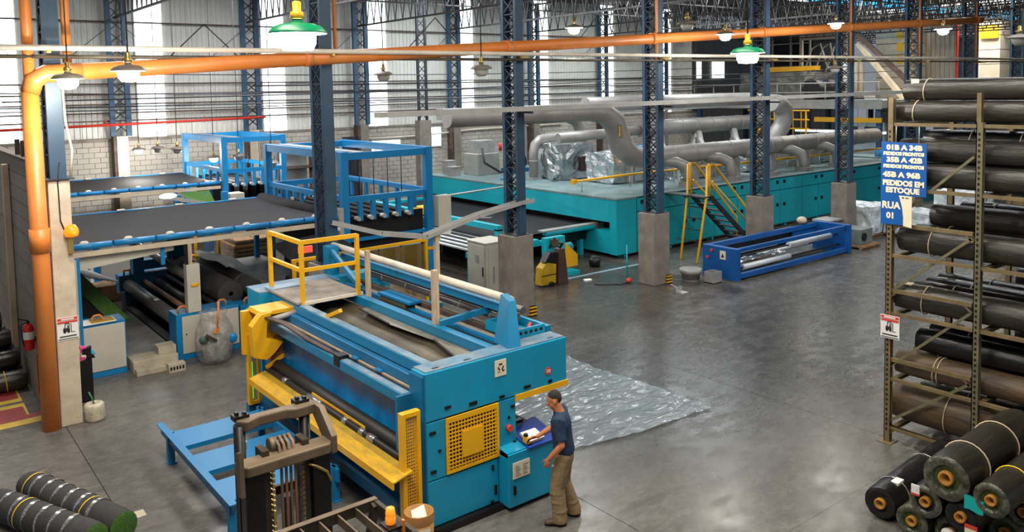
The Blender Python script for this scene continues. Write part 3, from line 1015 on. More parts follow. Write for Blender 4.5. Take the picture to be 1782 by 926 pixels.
part('near_beam', MB().box(13.5, 16.4, 19.45, 19.58, .80, .95), TEAL, t)
part('far_beam', MB().box(13.5, 15.4, 25.35, 25.5, .80, .95), TEAL, t)
for x in (13.6, 15.2):
    for y in (19.5, 25.4):
        part('leg', MB().box(x-.06, x+.06, y-.06, y+.06, 0, .8), TEAL, t)
t = thing('hand_rail', 'thin pale bent hand rail over the black carpet in front of the oven', 'rail', (14, 27, 0))
part('rail', MB().tube([(15.55, 24, 0), (15.55, 24, 1.9), (15.7, 24, 2.0), (19.0, 24.4, 2.05)], .035, 8), LGREY, t)
part('low_rail', MB().tube([(13.5, 26, 1.35), (15.55, 24, 1.25), (17.0, 23, 1.2)], .025, 8), LGREY, t)
# teal tension stand with its guards
t = thing('tension_stand', 'teal tension stand with yellow guard plate in front of the oven mouth', 'machine stand', (15.9, 18.6, 0))
part('cheek', MB().box(15.6, 16.35, 18.4, 18.62, .05, 1.25), TEAL, t, bev=.01)
part('cheek_left', MB().box(14.95, 15.2, 18.9, 19.1, 0, 1.35), TEAL, t, bev=.01)
part('bridge', MB().box(15.15, 15.7, 18.85, 19.05, .95, 1.15), TEAL, t)
part('arm', MB().box(14.75, 15.0, 18.85, 19.05, 1.05, 1.2), TEAL, t)
part('foot', MB().box(15.7, 16.9, 18.35, 18.8, 0, .12), TEAL, t)
part('guard_plate', MB().prism([(16.36, .25), (16.9, .25), (16.9, .6), (16.36, 1.05)], 'xz', 18.45, 18.5), YEL, t)
part('motor', MB().cyl((16.6, 19.0, .72), (17.1, 19.0, .72), .16, 12).box(16.75, 16.95, 18.9, 19.1, 0, .6), TEAL, t)
part('bearing', MB().cyl((15.1, 18.75, 1.3), (15.1, 18.95, 1.3), .12, 12), LGREY, t)
part('cable', MB().tube([(15.7, 18.38, .95), (15.85, 18.34, 1.25), (16.0, 18.34, 1.15), (16.05, 18.34, .7)], .02, 6), BLACK, t)
part('gear', MB().box(15.75, 16.0, 18.3, 18.4, 1.0, 1.2), RUST, t)
t = thing('pallet_jack', 'dark hand truck with dirty yellow battery case and maroon mast by the tension stand', 'hand truck', (15.2, 17.7, 0))
part('case', MB().prism([(14.85, .06), (15.4, .06), (15.42, .62), (15.1, .72), (14.9, .55)], 'xz', 17.75, 18.05), YBOX, t, bev=.01)
part('mast', MB().prism([(15.45, .0), (15.85, .0), (15.72, 1.05), (15.5, 1.05)], 'xz', 17.7, 17.95), MAROON, t, bev=.015)
part('seam', MB().box(14.86, 15.4, 17.735, 17.75, .33, .35), BLACK, t)
part('shoulder', MB().prism([(15.0, .72), (15.42, .62), (15.5, .95), (15.2, .98)], 'xz', 17.75, 18.0), BLACK, t)
part('handle', MB().tube([(15.6, 17.8, 1.05), (15.62, 17.7, 1.2), (15.5, 17.7, 1.22)], .03, 8), BLACK, t)
part('wheel', MB().cyl((15.2, 17.75, .07), (15.2, 17.65, .07), .07, 10), BLACK, t)
t = thing('floor_rail', 'pale blue strip laid on the floor in front of the oven', 'strip', (17, 18, 0))
part('strip', MB().bar((15.9, 18.1, .012), (20.3, 18.0, .012), .10, .02), M('pale_blue', (.30, .45, .52), .5), t)
t = thing('black_bin', 'small black pot under the near corner of the oven', 'pot', (17.9, 19.2, 0))
part('pot', MB().lathe([(.0, 0), (.17, 0), (.2, .3), (.18, .3), (.16, .05)], (17.95, 18.8, 0)), BLACK, t)
part('rag', MB().ell((17.95, 18.8, .3), .15, .14, .06, 8, 5), DSTEEL, t)
# loose bits by column D
t = thing('floor_valve', 'red-capped hose valve on a thin teal stem left of the column pedestal', 'valve', (17.1, 16.3, 0))
part('stem', MB().cyl((17.15, 16.6, .02), (17.15, 16.6, 1.1), .02, 8), TEAL, t)
part('cap', MB().ell((17.12, 16.5, .08), .09, .09, .08, 10, 6), INKR, t)
part('hose', MB().tube([(17.1, 16.5, .03), (16.8, 16.5, .02), (16.2, 17.0, .02)], .015, 6), BLACK, t)
solo('paper_scrap', MB().prism([(16.3, 17.5), (16.55, 17.45), (16.62, 17.6), (16.4, 17.68)], 'xy', 0.002, .03), PAPERW, 'white paper scrap lying by the hand truck', 'paper')
t = thing('round_tub', 'grey round tub on the floor left of the blue roller stand', 'tub', (18.6, 15.4, 0))
part('tub', MB().lathe([(.24, 0), (.27, .2), (.31, .21), (.33, .34), (.29, .34), (.26, .05), (0, .04)], (18.72, 15.55, 0)), GREY, t)
part('contents', MB().lathe([(.27, .2), (0, .24)], (18.72, 15.55, 0)), LGREY, t)
t = thing('metal_box', 'small open grey metal box standing against the blue roller stand', 'box', (18.9, 14.9, 0))
for a in (MB().box(18.8, 18.82, 14.78, 15.12, 0, .32), MB().box(19.16, 19.18, 14.78, 15.12, 0, .32), MB().box(18.82, 19.16, 14.78, 14.8, 0, .32), MB().box(18.82, 19.16, 15.1, 15.12, 0, .32)):
    part('side', a, GREY, t)
part('bottom', MB().box(18.8, 19.18, 14.78, 15.12, 0, .02), DSTEEL, t)
t = thing('dust_pan', 'pale dust pan lying alone on the open floor', 'dustpan', (17.4, 14.75, 0))
part('pan', MB().box(17.25, 17.52, 14.62, 14.88, 0, .02), LGREY, t)
part('lip', MB().prism([(14.62, .02), (14.88, .02), (14.88, .12)], 'yz', 17.25, 17.27), LGREY, t)
part('back', MB().box(17.25, 17.52, 14.86, 14.88, .02, .14), LGREY, t)
part('handle', MB().cyl((17.38, 14.88, .1), (17.38, 15.15, .16), .018, 8), GREY, t)

# ================================================================ blue roller stand
t = thing('roller_stand', 'long royal blue roller stand with white foil rollers on the open floor', 'stand', (22.4, 15, 0))
part('end_plate', MB().box(19.45, 19.62, 14.45, 15.7, .0, .96), STAND, t, bev=.015)
part('end_plate_far', MB().box(25.4, 25.56, 14.4, 15.75, .0, .98), STAND, t, bev=.015)
part('top_beam', MB().box(19.62, 25.4, 14.5, 14.6, .84, .95), STAND, t)
part('low_beam', MB().box(19.62, 25.4, 14.45, 14.57, .08, .22), STAND, t)
part('rear_beam', MB().box(19.62, 25.4, 15.55, 15.68, .8, .95), STAND, t)
part('rear_panel', MB().box(24.0, 25.4, 15.6, 15.66, .3, .95), STAND, t)
rl = part('roller', MB().cyl((22.6, 14.85, .62), (25.0, 14.85, .62), .09, 14), WHITER, t)
part('rod', MB().cyl((19.6, 14.85, .62), (25.4, 14.85, .62), .025, 8), DSTEEL, rl)
rl = part('roller', MB().cyl((20.1, 14.75, .30), (22.5, 14.75, .30), .085, 14), WHITER, t)
part('rod', MB().cyl((19.6, 14.75, .30), (25.4, 14.75, .30), .03, 8), DSTEEL, rl)
part('roller', MB().cyl((19.65, 15.15, .66), (22.4, 15.15, .66), .05, 12), WHITER, t)
part('roller', MB().cyl((21.5, 15.2, .42), (24.2, 15.2, .42), .06, 12), WHITER, t)
part('foil', MB().grid(lambda a, b: (19.8+2.6*a, 14.8+.5*b, .46+.04*noise.noise(Vector((a*14, b*5, 0)))), 24, 6, False), FOIL, t)
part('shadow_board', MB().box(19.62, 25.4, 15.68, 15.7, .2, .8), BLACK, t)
part('sticker', MB().box(19.435, 19.449, 14.85, 15.05, .6, .85), PAPER, t)
part('pictogram', MB().prism([(14.89, .66), (15.01, .66), (14.95, .78)], 'yz', 19.428, 19.434), INK, t)
part('push_button', MB().cyl((19.45, 15.35, .82), (19.41, 15.35, .82), .05, 10), INKR, t)
part('push_button', MB().cyl((19.45, 15.5, .6), (19.41, 15.5, .6), .045, 10), INKR, t)
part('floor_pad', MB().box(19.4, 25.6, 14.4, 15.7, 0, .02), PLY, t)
solo('rag_ball', MB().ell((24.75, 15.75, 1.06), .2, .16, .13, 12, 7), CREAM, 'crumpled pale rag on the far end of the blue roller stand', 'rag')
# wrapped goods past the stand
WL = ['bright plastic-wrapped pallet load right of the far column pedestal', 'bright plastic-wrapped load behind the foot of the blue sign', 'bright plastic-wrapped load seen past the lower right edge of the sign']
for i, (x, y, sx, sy, sz) in enumerate([(29.2, 16.0, 1.6, 1.5, 1.0), (30.2, 14.4, 1.5, 1.4, .8), (31.5, 13.4, 1.6, 1.4, 1.5)]):
    t = thing('wrapped_pallet', WL[i], 'pallet load', (x, y, 0))
    part('load', crumple(x, y, .16+sz/2, sx, sy, sz, 9), WRAPW, t)
    pl = part('pallet', MB().box(x-sx/2, x+sx/2, y-sy/2, y+sy/2, .1, .13), PALLET, t)
    for k in (-1, 0, 1):
        part('bearer', MB().box(x-sx/2, x+sx/2, y+k*sy*.42-.05, y+k*sy*.42+.05, 0, .1), PALLET, pl)
    part('strap', MB().bar((x-.1, y-sy/2-.06, .2), (x+.1, y-sy/2-.06, .2+sz), .03, .03), INK, t)
t = thing('motor_box', 'grey-green machine box on a small pallet at the far end of the roller stand', 'box', (26.9, 15.0, 0))
part('body', MB().box(26.5, 27.3, 14.6, 15.4, .12, .65), M('grey_green', (.16, .20, .19), .5), t, bev=.02)
part('round_cover', MB().cyl((26.7, 14.6, .4), (26.7, 14.56, .4), .14, 12), BLACK, t)
part('pallet', MB().box(26.3, 27.5, 14.4, 15.6, .06, .12), PALLET, t)
for k in (-1, 0, 1):
    part('bearer', MB().box(26.3, 27.5, 15+k*.5-.05, 15+k*.5+.05, 0, .06), PALLET, t)
t = thing('motor_box', 'smaller grey-green box behind the one on the pallet', 'box', (27.2, 16.2, 0))
part('body', MB().box(26.7, 27.5, 15.9, 16.5, 0, .75), M('grey_green', (.16, .20, .19), .5), t, bev=.02)
part('lid', MB().box(26.66, 27.52, 15.85, 16.55, .75, .8), GREY, t)
t = thing('wood_stack', 'brown timber lying along the far foot of the oven', 'timber', (31.5, 18.2, 0))
for i in range(4):
    part('plank', MB().box(30.8+.1*i, 33.0, 17.9+.16*i, 18.03+.16*i, .0, .22+.05*(i % 2)), PALLET, t)

# electrical cabinet beside column C
t = thing('electrical_cabinet', 'beige electrical cabinet with louvred door standing by the grey pedestal', 'cabinet', (13.1, 17.9, 0))
part('body', MB().box(12.72, 13.5, 17.5, 18.35, .06, 1.58), BEIGE, t, bev=.012)
part('plinth', MB().box(12.74, 13.48, 17.52, 18.33, 0, .06), GREY, t)
dr = part('door', MB().box(12.70, 12.72, 17.55, 18.3, .12, 1.52), BEIGE, t)
part('meter', MB().box(12.69, 12.70, 17.8, 17.95, 1.05, 1.25), GREY, dr)
part('handle', MB().box(12.68, 12.70, 17.6, 17.63, .7, .95), BLACK, dr)
part('end_panel', MB().box(12.8, 13.42, 17.49, 17.5, .1, 1.5), BEIGE, t)
for i in range(2):
    part('slot', MB().box(12.95+.2*i, 12.99+.2*i, 17.48, 17.49, .5, .95), GREY, t)
part('label_plate', MB().box(13.2, 13.36, 17.48, 17.49, .55, .85), LGREY, t)
part('lock', MB().box(13.25, 13.3, 17.475, 17.49, 1.1, 1.2), BLACK, t)
part('top_cap', MB().box(12.7, 13.52, 17.48, 18.37, 1.58, 1.61), BEIGE, t)
# ================================================================ blue gantries and the carpet lines on the left
def gantry(x0, x1, y0, y1, top, label, mid, teeth_low):
    g = thing('accumulator_gantry', label, 'gantry', (x0, y0, 0))
    W = .19
    for (x, y) in ((x0, y0), (x1, y0), (x0, y1), (x1, y1)):
        lg = part('post', MB().box(x-W/2, x+W/2, y-W/2, y+W/2, 0, top), FRAME, g, bev=.008)
        part('foot_plate', MB().box(x-.18, x+.18, y-.18, y+.18, 0, .02), FRAME, lg)
    for y in (y0, y1):
        part('top_beam', MB().box(x0+W/2, x1-W/2, y-.07, y+.07, top-.2, top-.03), FRAME, g)
    for x in (x0, x1):
        part('top_beam', MB().box(x-.08, x+.08, y0+W/2, y1-W/2, top-.2, top), FRAME, g)
    part('walk_beam', MB().box(x0+.3, x0+.6, y0, y1, top-.08, top-.02), GREY, g)
    for y, s in ((y0, -1), (y1, 1)):
        tb = part('tooth_beam', MB().box(x0+W/2, x1-W/2, y-.05, y+.05, mid-.08, mid+.06), FRAME, g)
        n = 5
        for i in range(n):
            x = x0+.42+i*(x1-x0-.6)/n
            part('hanger', MB().box(x-.055, x+.055, y-.05, y+.05, mid-.56, mid-.08), FRAME, tb)
            part('bearing', MB().cyl((x-.08, y-.09, mid-.50), (x-.08, y+.09, mid-.50), .055, 10), LGREY, tb)
    for x in (x0, x1):
        part('side_rail', MB().bar((x, y0, mid+.02), (x, y1, mid+.02), .09, .13), FRAME, g)
        for i in range(5):
            y = y0+.7+i*(y1-y0-1.2)/4
            part('side_hanger', MB().box(x-.04, x+.04, y-.05, y+.05, mid-.5, mid), FRAME, g)
    for i in range(5):
        x = x0+.34+i*(x1-x0-.6)/5
        part('roller', MB().cyl((x, y0+.1, mid-.5), (x, y1-.1, mid-.5), .055, 10), GREYROLL, g)
        # carpet loops hanging between the rollers
    part('low_beam', MB().box(x0+W/2, x1-W/2, y0-.04, y0+.04, teeth_low, teeth_low+.08), FRAME, g)
    lb = MB()
    n = 40
    for i in range(n):
        pass
    # hanging carpet accumulated between upper and lower rollers
    pr = []
    for i in range(5):
        x = x0+.34+i*(x1-x0-.6)/5
        pr += [(x-.06, .75), (x-.06, mid-.46), (x, mid-.42), (x+.06, mid-.46), (x+.06, .75)]
    vs = [(a, y0+.25, z) for a, z in pr]+[(a, y1-.25, z) for a, z in pr]
    k = len(pr)
    lb.add(vs, [(i, i+1, k+i+1, k+i) for i in range(k-1)])
    part('hanging_carpet', lb, BELT, g)
    for i in range(4):
        part('cord', MB().cyl((x0+.5+.4*i, y0+.15, mid), (x0+.5+.4*i, y0+.15, top-.2), .012, 5), DSTEEL, g)
    return g


g1 = gantry(9.0, 11.4, 18.2, 23.0, 4.25, 'tall bright blue accumulator gantry in front of the oven mouth', 3.08, 2.02)
g2 = gantry(9.45, 11.55, 28.1, 32.4, 4.25, 'far bright blue accumulator gantry near the back block wall', 3.08, 2.02)
part('cable_box', MB().box(8.78, 8.9, 18.05, 18.15, 1.9, 2.9), LGREY, g1)
part('control_panel', MB().box(11.55, 11.95, 17.95, 18.2, 2.15, 2.95), BEIGE, g1, label='beige control panel')
part('torn_paper', MB().prism([(11.6, 1.95), (11.9, 1.9), (11.95, 2.15), (11.6, 2.15)], 'xz', 17.93, 17.95), PAPERW, g1)
part('yellow_sleeve', MB().box(11.29, 11.51, 18.09, 18.31, 1.55, 1.63), YEL, g1)
part('hose', MB().tube([(11.5, 18.2, 1.7), (11.62, 18.1, 1.72), (11.68, 18.1, 1.85), (11.6, 18.1, 1.95)], .025, 6), CREAM, g1)
part('drop_curtain', MB().box(9.15, 11.3, 18.32, 18.36, 1.0, 2.62), BELT, g1)
part('front_belt_roll', MB().cyl((8.75, 18.4, 2.66), (8.75, 22.9, 2.66), .2, 16), BELT, g1)


def carpet_line(x0, x1, y0, y1, z, label, legs):
    t = thing('carpet_conveyor', label, 'conveyor', (x0, y0, 0))
    part('carpet', MB().grid(lambda a, b: (x0+(x1-x0)*a, y0+.12+(y1-y0-.2)*b, z+.035-.05*math.sin(PI*b)+.012*math.sin(a*14)), 24, 8), BELT, t)
    n = 7
    L_ = (x1-x0)/n
    nr = part('near_rail', MB().box(x0, x1, y0-.02, y0+.06, z-.20, z-.10), CREAM, t)
    for i in range(n):
        part('edge_bar', MB().tube([(x0+L_*i+.02, y0+.02, z), (x0+L_*(i+1)-.02, y0+.02, z)], .065, 10), FRAME, t)
        part('clip', MB().ell((x0+L_*i+.3, y0+.05, z+.07), .09, .05, .045, 8, 5), PALE, t)
    for i in range(4):
        a = x0+(x1-x0)*i/4
        part('far_edge_bar', MB().box(a+.02, a+(x1-x0)/4-.02, y1-.05, y1+.05, z-.08, z+.05), FRAME, t)
        part('far_clip', MB().box(a+.5, a+.68, y1-.09, y1+.06, z+.05, z+.08), PALE, t)
    part('deck_pan', MB().box(x0, x1, y0+.1, y1-.1, z-.06, z-.03), PLY, t)
    for (x, y) in legs:
        part('leg', MB().box(x-.06, x+.06, y-.06, y+.06, 0, z-.06), FRAME, t)
    return t


c1 = carpet_line(2.95, 8.75, 18.15, 22.9, 2.70, 'near blue-edged conveyor carrying a wide black carpet', ((8.5, 22.8), (3.1, 22.8), (8.55, 18.3)))
c2 = carpet_line(4.2, 9.3, 28.1, 32.6, 2.70, 'far blue-edged conveyor carrying black carpet by the back wall', ((4.4, 28.3), (4.4, 32.4), (9.0, 28.3), (9.0, 32.4)))
part('cross_beam', MB().box(5.2, 5.36, 18.25, 22.8, 2.42, 2.58), RUST, c1)
part('hung_panel', MB().prism([(3.15, 2.2), (5.0, 2.38), (5.0, 2.5), (3.15, 2.5)], 'xz', 18.3, 18.33), BEIGE, c1)
part('blue_tab', MB().box(4.72, 4.80, 18.26, 18.3, 2.1, 2.5), FRAME, c1)

# between the lines: bench, boxes and a green sample on a sloping rack
t = thing('sloping_table', 'sloping rack with a bright green turf sample and a white lamp end', 'rack', (8.2, 25.5, 0))
part('turf', MB().add([(7.5, 26.5, 2.66), (8.4, 26.5, 2.66), (8.3, 25.5, 2.28), (7.35, 25.5, 2.62)], [(0, 1, 2, 3)]), GRASS, t)
part('white_edge', MB().bar((6.9, 25.42, 2.66), (8.4, 25.42, 2.26), .08, .10), LGREY, t)
part('lamp_end', MB().ell((6.85, 25.42, 2.72), .26, .12, .08, 10, 6), TUBEGLOW, t)
for x in (7.4, 8.2):
    part('leg', MB().box(x-.07, x+.07, 25.55, 25.69, 0, 2.25), FRAME, t)
    part('rear_leg', MB().box(x-.07, x+.07, 26.3, 26.44, 0, 2.6), FRAME, t)
t = thing('sensor_unit', 'beige machine unit with a blue post behind the near conveyor', 'machine', (8.9, 24.6, 0))
part('body', MB().box(8.55, 9.0, 25.0, 25.5, 0, 2.66), BEIGE, t, bev=.01)
part('lens', MB().cyl((8.75, 25.0, 2.4), (8.75, 24.96, 2.4), .06, 10), BLACK, t)
part('post', MB().box(8.30, 8.46, 24.9, 25.1, 0, 2.75), FRAME, t)
t = thing('work_bench', 'pale work bench with cartons under the far conveyor', 'bench', (7.0, 33.0, 0))
part('top', MB().box(5.9, 8.2, 32.7, 33.4, .95, 1.0), BEIGE, t)
part('front', MB().box(5.9, 8.2, 32.7, 32.74, 0.3, .95), BEIGE, t)
for x in (5.95, 8.1):
    part('leg', MB().box(x, x+.06, 32.75, 33.3, 0, .95), BEIGE, t)
for i, x in enumerate((6.3, 7.05)):
    b = thing('carton', ['tan carton on the bench by the back wall, left one', 'tan carton on the bench by the back wall, right one'][i], 'box', (x, 33, 1.0))
    part('body', MB().box(x-.33, x+.33, 32.8, 33.3, 1.0, 1.42), CREAM, b)
    part('tape', MB().box(x-.03, x+.03, 32.79, 33.31, 1.0, 1.425), PALE, b)
t = thing('machine_unit', 'pale machine unit with black dials against the back wall', 'machine', (4.9, 31, 0))
part('body', MB().box(4.35, 4.75, 26.2, 26.8, 0, 1.75), LGREY, t, bev=.01)
part('desk', MB().box(4.75, 5.6, 26.1, 26.8, 1.3, 1.42), BEIGE, t)
part('dial', MB().cyl((5.0, 26.5, 1.6), (5.0, 26.4, 1.6), .16, 12), BLACK, t)
part('dial', MB().cyl((5.4, 26.5, 1.62), (5.4, 26.4, 1.62), .13, 12), BLACK, t)
part('front', MB().box(4.8, 5.55, 26.2, 26.25, 0, 1.3), WHITEP, t)
part('blue_post', MB().box(4.15, 4.25, 26.2, 26.3, 0, 1.8), FRAME, t)
t = thing('small_machine', 'small blue-based machine left of the bench near the wall', 'machine', (3.6, 26, 0))
part('base', MB().box(3.3, 3.9, 25.5, 26.1, 0, 1.35), FRAME, t)
part('head', MB().box(3.1, 3.7, 25.5, 26.0, 1.35, 1.75), CREAM, t, bev=.02)
part('arm', MB().bar((3.1, 24.6, 1.55), (3.8, 24.2, 1.25), .16, .16), FRAME, t)

# ---------------------------------------------------------------- near left winding machine under the conveyor
def cab(name, label, x0, x1, z1, y0=18.1, dep=.55, handle=(), paper=False):
    t = thing(name, label, 'machine cabinet', (x0, y0, 0))
    part('carcass', MB().box(x0, x1, y0, y0+dep, .0, z1), FRAME, t, bev=.008)
    part('face_panel', MB().box(x0+.12, x1-.02, y0-.02, y0, .13, z1-.06), BEIGE, t, bev=.006)
    part('stud', MB().cyl((x0+.2, y0-.03, z1*.55), (x0+.2, y0-.02, z1*.55), .015, 8), BLACK, t)
    for hx in handle:
        part('handle', MB().tube([(hx-.09, y0+.15, z1), (hx-.09, y0+.15, z1+.09), (hx-.05, y0+.15, z1+.13), (hx+.05, y0+.15, z1+.13), (hx+.09, y0+.15, z1+.09), (hx+.09, y0+.15, z1)], .022, 8), ORANGE, t, label='orange lifting handle')
    return t


k1 = cab('end_cabinet', 'beige and blue cabinet just right of the beige pedestal with papers on top', 3.0, 3.92, 1.12, handle=(3.42,))
part('top_sheet', MB().box(3.0, 3.75, 18.05, 18.5, 1.12, 1.13), PAPERW, k1)
part('yellow_folder', MB().box(3.3, 3.72, 18.12, 18.45, 1.13, 1.145), YBOX, k1)
k2 = cab('end_cabinet', 'wide beige and blue cabinet behind the clear waste bag', 4.92, 6.28, 1.0, handle=(5.1, 5.95))
k3 = cab('end_cabinet', 'narrow beige cabinet between the waste bag and the big blue machine', 6.32, 7.2, .95, handle=(6.55,))
part('tall_panel', MB().box(5.18, 5.46, 18.08, 18.3, 1.0, 2.05), BEIGE, k2, bev=.01)
part('tall_strut', MB().box(5.24, 5.32, 18.12, 18.2, 2.05, 2.5), WOOD, k2)
part('strut_black', MB().box(5.18, 5.24, 18.14, 18.22, 2.05, 2.55), BLACK, k2)
part('yellow_tag', MB().ell((5.34, 18.07, 1.6), .09, .01, .05, 8, 5), YEL, k2)
t = thing('side_screen', 'tall beige panel with blue edge beside the beige pedestal', 'panel', (2.9, 18.1, 0))
part('sheet', MB().box(2.75, 3.06, 18.0, 18.05, 1.15, 2.48), BEIGE, t)
part('edge', MB().box(3.06, 3.12, 18.0, 18.1, 0, 2.5), FRAME, t)
part('carrier', MB().box(2.75, 3.06, 18.02, 18.08, 0, 1.15), BEIGE, t)
t = thing('inclined_chute', 'steep chute of green turf and black backing by the papers cabinet', 'chute', (3.6, 19.5, 0))
part('green_face', MB().add([(3.1, 22.0, 1.9), (3.45, 22.0, 1.9), (4.15, 18.75, .95), (3.8, 18.75, .9)], [(0, 1, 2, 3)]).add([(3.1, 22.0, 1.86), (3.45, 22.0, 1.86), (4.15, 18.75, .91), (3.8, 18.75, .86)], [(3, 2, 1, 0)]), GRASS, t)
part('black_face', MB().add([(3.0, 22.0, 1.8), (3.2, 22, 1.84), (3.85, 18.72, .88), (3.2, 18.72, .5)], [(0, 1, 2, 3)]).box(3.1, 3.6, 18.7, 18.9, .0, .6), BLACK, t)
t = thing('slat_stack', 'stack of white slats and boxes behind the papers cabinet', 'stack', (3.7, 22, 0))
for i in range(7):
    part('slat', MB().bar((3.55+.1*i, 22.6, 1.62-.05*i), (4.0+.1*i, 21.8, 1.32-.03*i), .06, .03), WHITEP, t)
part('carton', MB().box(3.9, 4.65, 22.2, 22.9, .62, .98), PALLET, t)
part('tray', MB().box(3.9, 4.75, 22.2, 22.9, .3, .55), LGREY, t)
part('trestle', MB().box(3.7, 4.6, 22.3, 22.8, 0, .3).box(3.3, 3.75, 22.0, 22.8, 0, 1.3), PLY, t)
t = thing('far_cabinet', 'tan and blue cabinet at the far side of the pit', 'machine cabinet', (4.6, 23.4, 0))
part('face', MB().box(4.78, 6.1, 24.6, 25.1, .35, 1.8), BEIGE, t)
part('base', MB().box(4.75, 6.15, 24.55, 25.1, 0, .35), FRAME, t)
part('edge', MB().box(4.62, 4.74, 24.55, 24.75, 0, 1.8), FRAME, t)
part('knob', MB().box(5.85, 5.98, 24.5, 24.55, 1.35, 1.4), BLACK, t)
# the winder
t = thing('roll_winder', 'dark blue roll winder with a row of long rollers under the conveyor', 'machine', (5.2, 20.5, 0))
part('far_frame', MB().box(4.82, 6.3, 22.7, 23.1, 0, 1.08), DBLUE, t, bev=.01)
part('far_post', MB().box(5.15, 5.42, 22.6, 22.95, 1.08, 1.95), DBLUE, t, bev=.01)
part('far_arm', MB().box(5.4, 6.6, 22.75, 22.95, 1.15, 1.4), DBLUE, t)
part('far_plate', MB().box(6.0, 6.5, 22.6, 22.7, 1.4, 2.0), DBLUE, t)
part('handle', MB().tube([(4.95, 22.75, 1.08), (4.95, 22.75, 1.2), (5.1, 22.75, 1.2), (5.1, 22.75, 1.08)], .025, 8), ORANGE, t)
part('handle', MB().tube([(6.05, 22.7, 1.4), (6.05, 22.7, 1.5), (6.2, 22.7, 1.5), (6.2, 22.7, 1.4)], .025, 8), ORANGE, t)
part('beam', MB().box(4.9, 5.1, 18.7, 22.7, .05, .3), RUBBER, t)
for (n_, x, z, r, m) in (('grey_roller', 5.03, .82, .15, GREYROLL), ('brown_roller', 5.42, .86, .06, BROWNR), ('steel_roller', 5.75, .80, .10, GREYROLL), ('dark_roller', 5.98, .92, .06, DSTEEL)):
    part(n_, MB().cyl((x, 18.66, z), (x, 22.7, z), r, 16), m, t)
part('top_tube', MB().cyl((5.30, 18.3, 1.72), (5.30, 22.7, 1.85), .085, 14), GREYROLL, t)
part('label_tag', MB().box(4.96, 5.06, 19.9, 20.05, .965, .975), PAPERW, t)
part('bed', MB().box(5.2, 6.5, 18.66, 22.7, .1, .5), BLACK, t)
t = thing('pit_floor', 'grey steel floor plate in the gap between the two near cabinets', 'platform', (4.4, 20.5, 0))
part('plate', MB().box(3.95, 4.88, 18.35, 24.0, .24, .28), PIT, t)
part('frame', MB().box(3.97, 4.86, 18.4, 23.95, 0, .24), BLACK, t)
part('upstand', MB().box(4.55, 4.86, 22.3, 22.34, .28, .75), PIT, t)
t = thing('concrete_step', 'worn pale concrete step in front of the pit plate', 'step', (4.4, 18.3, 0))
part('step', MB().box(3.97, 4.86, 17.82, 18.34, 0, .26), TANB, t, bev=.015)
part('lower_step', MB().box(3.98, 4.84, 17.6, 17.82, 0, .12), TANB, t, bev=.01)
part('block', MB().box(4.5, 4.86, 17.95, 18.3, .26, .42), TANB, t, bev=.01)
part('hollow_block', MB().box(4.55, 4.88, 17.4, 17.6, 0, .17), TANB, t)
for i in range(5):
    part('hole', MB().box(4.575+.06*i, 4.61+.06*i, 17.395, 17.402, .05+.0*i, .12), BLACK, t)
t = thing('carpet_bolt', 'large black carpet roll lying on the winder behind the wide cabinet', 'roll', (6.5, 18.7, .8), 'carpet rolls on the winder')
part('roll', MB().lathe([(.05, 0), (.28, 0), (.30, .03), (.30, 4.0), (.05, 4.0)], (6.32, 18.7, 1.12), (0, 1, 0), 20), CARPETC, t)
part('cradle', MB().box(6.05, 6.6, 18.66, 22.7, .5, .84), BLACK, t)
t = thing('carpet_bolt', 'second black carpet roll with grey tape behind the big one', 'roll', (7.1, 19.4, .8), 'carpet rolls on the winder')
part('roll', MB().lathe([(.05, 0), (.2, 0), (.2, 3.8), (.05, 3.8)], (6.98, 19.0, 1.1), (0, 1, 0), 16), CARPETC, t)
part('tape', MB().tube([(6.98, 19.7, 1.1), (6.98, 19.8, 1.1)], .205, 16), BANDS, t)
part('cradle', MB().box(6.75, 7.2, 18.66, 22.7, .5, .9), BLACK, t)
solo('cover_sheet', MB().grid(lambda a, b: (6.75+.5*a, 20.2+2.6*b, 1.42+.05*math.sin(a*5+b*7)), 6, 10), M('grey_sheet', (.22, .23, .24), .35, bump=.3), 'grey plastic sheet draped over the carpet rolls', 'sheet')
for i in range(3):
    pass
t = thing('catwalk_plate', 'flat dark grey table behind the carpet rolls', 'table', (7.9, 21, 0))
part('top', MB().box(7.3, 8.7, 19.6, 23, 1.0, 1.05), PIT, t)
for x in (7.4, 8.6):
    for y in (19.7, 22.9):
        part('leg', MB().box(x-.05, x+.05, y-.05, y+.05, 0, 1.0), DSTEEL, t)
# stacked brown bags on a pallet
t = thing('bag_stack', 'stack of brown paper sacks wrapped in film beside the conveyor', 'stack', (9.2, 24, 0))
rb = random.Random(5)
for z in range(8):
    for i in range(2):
        for j in range(2):
            cx, cy = 8.35+.62*i, 23.65+.75*j
            part('sack', MB().box(cx-.3+rb.uniform(-.04, .04), cx+.3, cy-.36, cy+.36+rb.uniform(-.04, .04), 0.5+.125*z, .62+.125*z), PALLET if (z+i) % 3 else KRAFT, t, bev=.03)
part('pallet', MB().box(8.02, 9.3, 23.25, 24.8, .38, .5).box(8.05, 8.2, 23.3, 24.75, 0, .38).box(9.1, 9.25, 23.3, 24.75, 0, .38), PALLET, t)
part('film', MB().grid(lambda a, b: (8.0+.03*noise.noise(Vector((a*9, b*9, 1)))-.1*(1-b), 23.2+1.7*a, .2+1.5*b), 8, 8, False), BAGW, t)
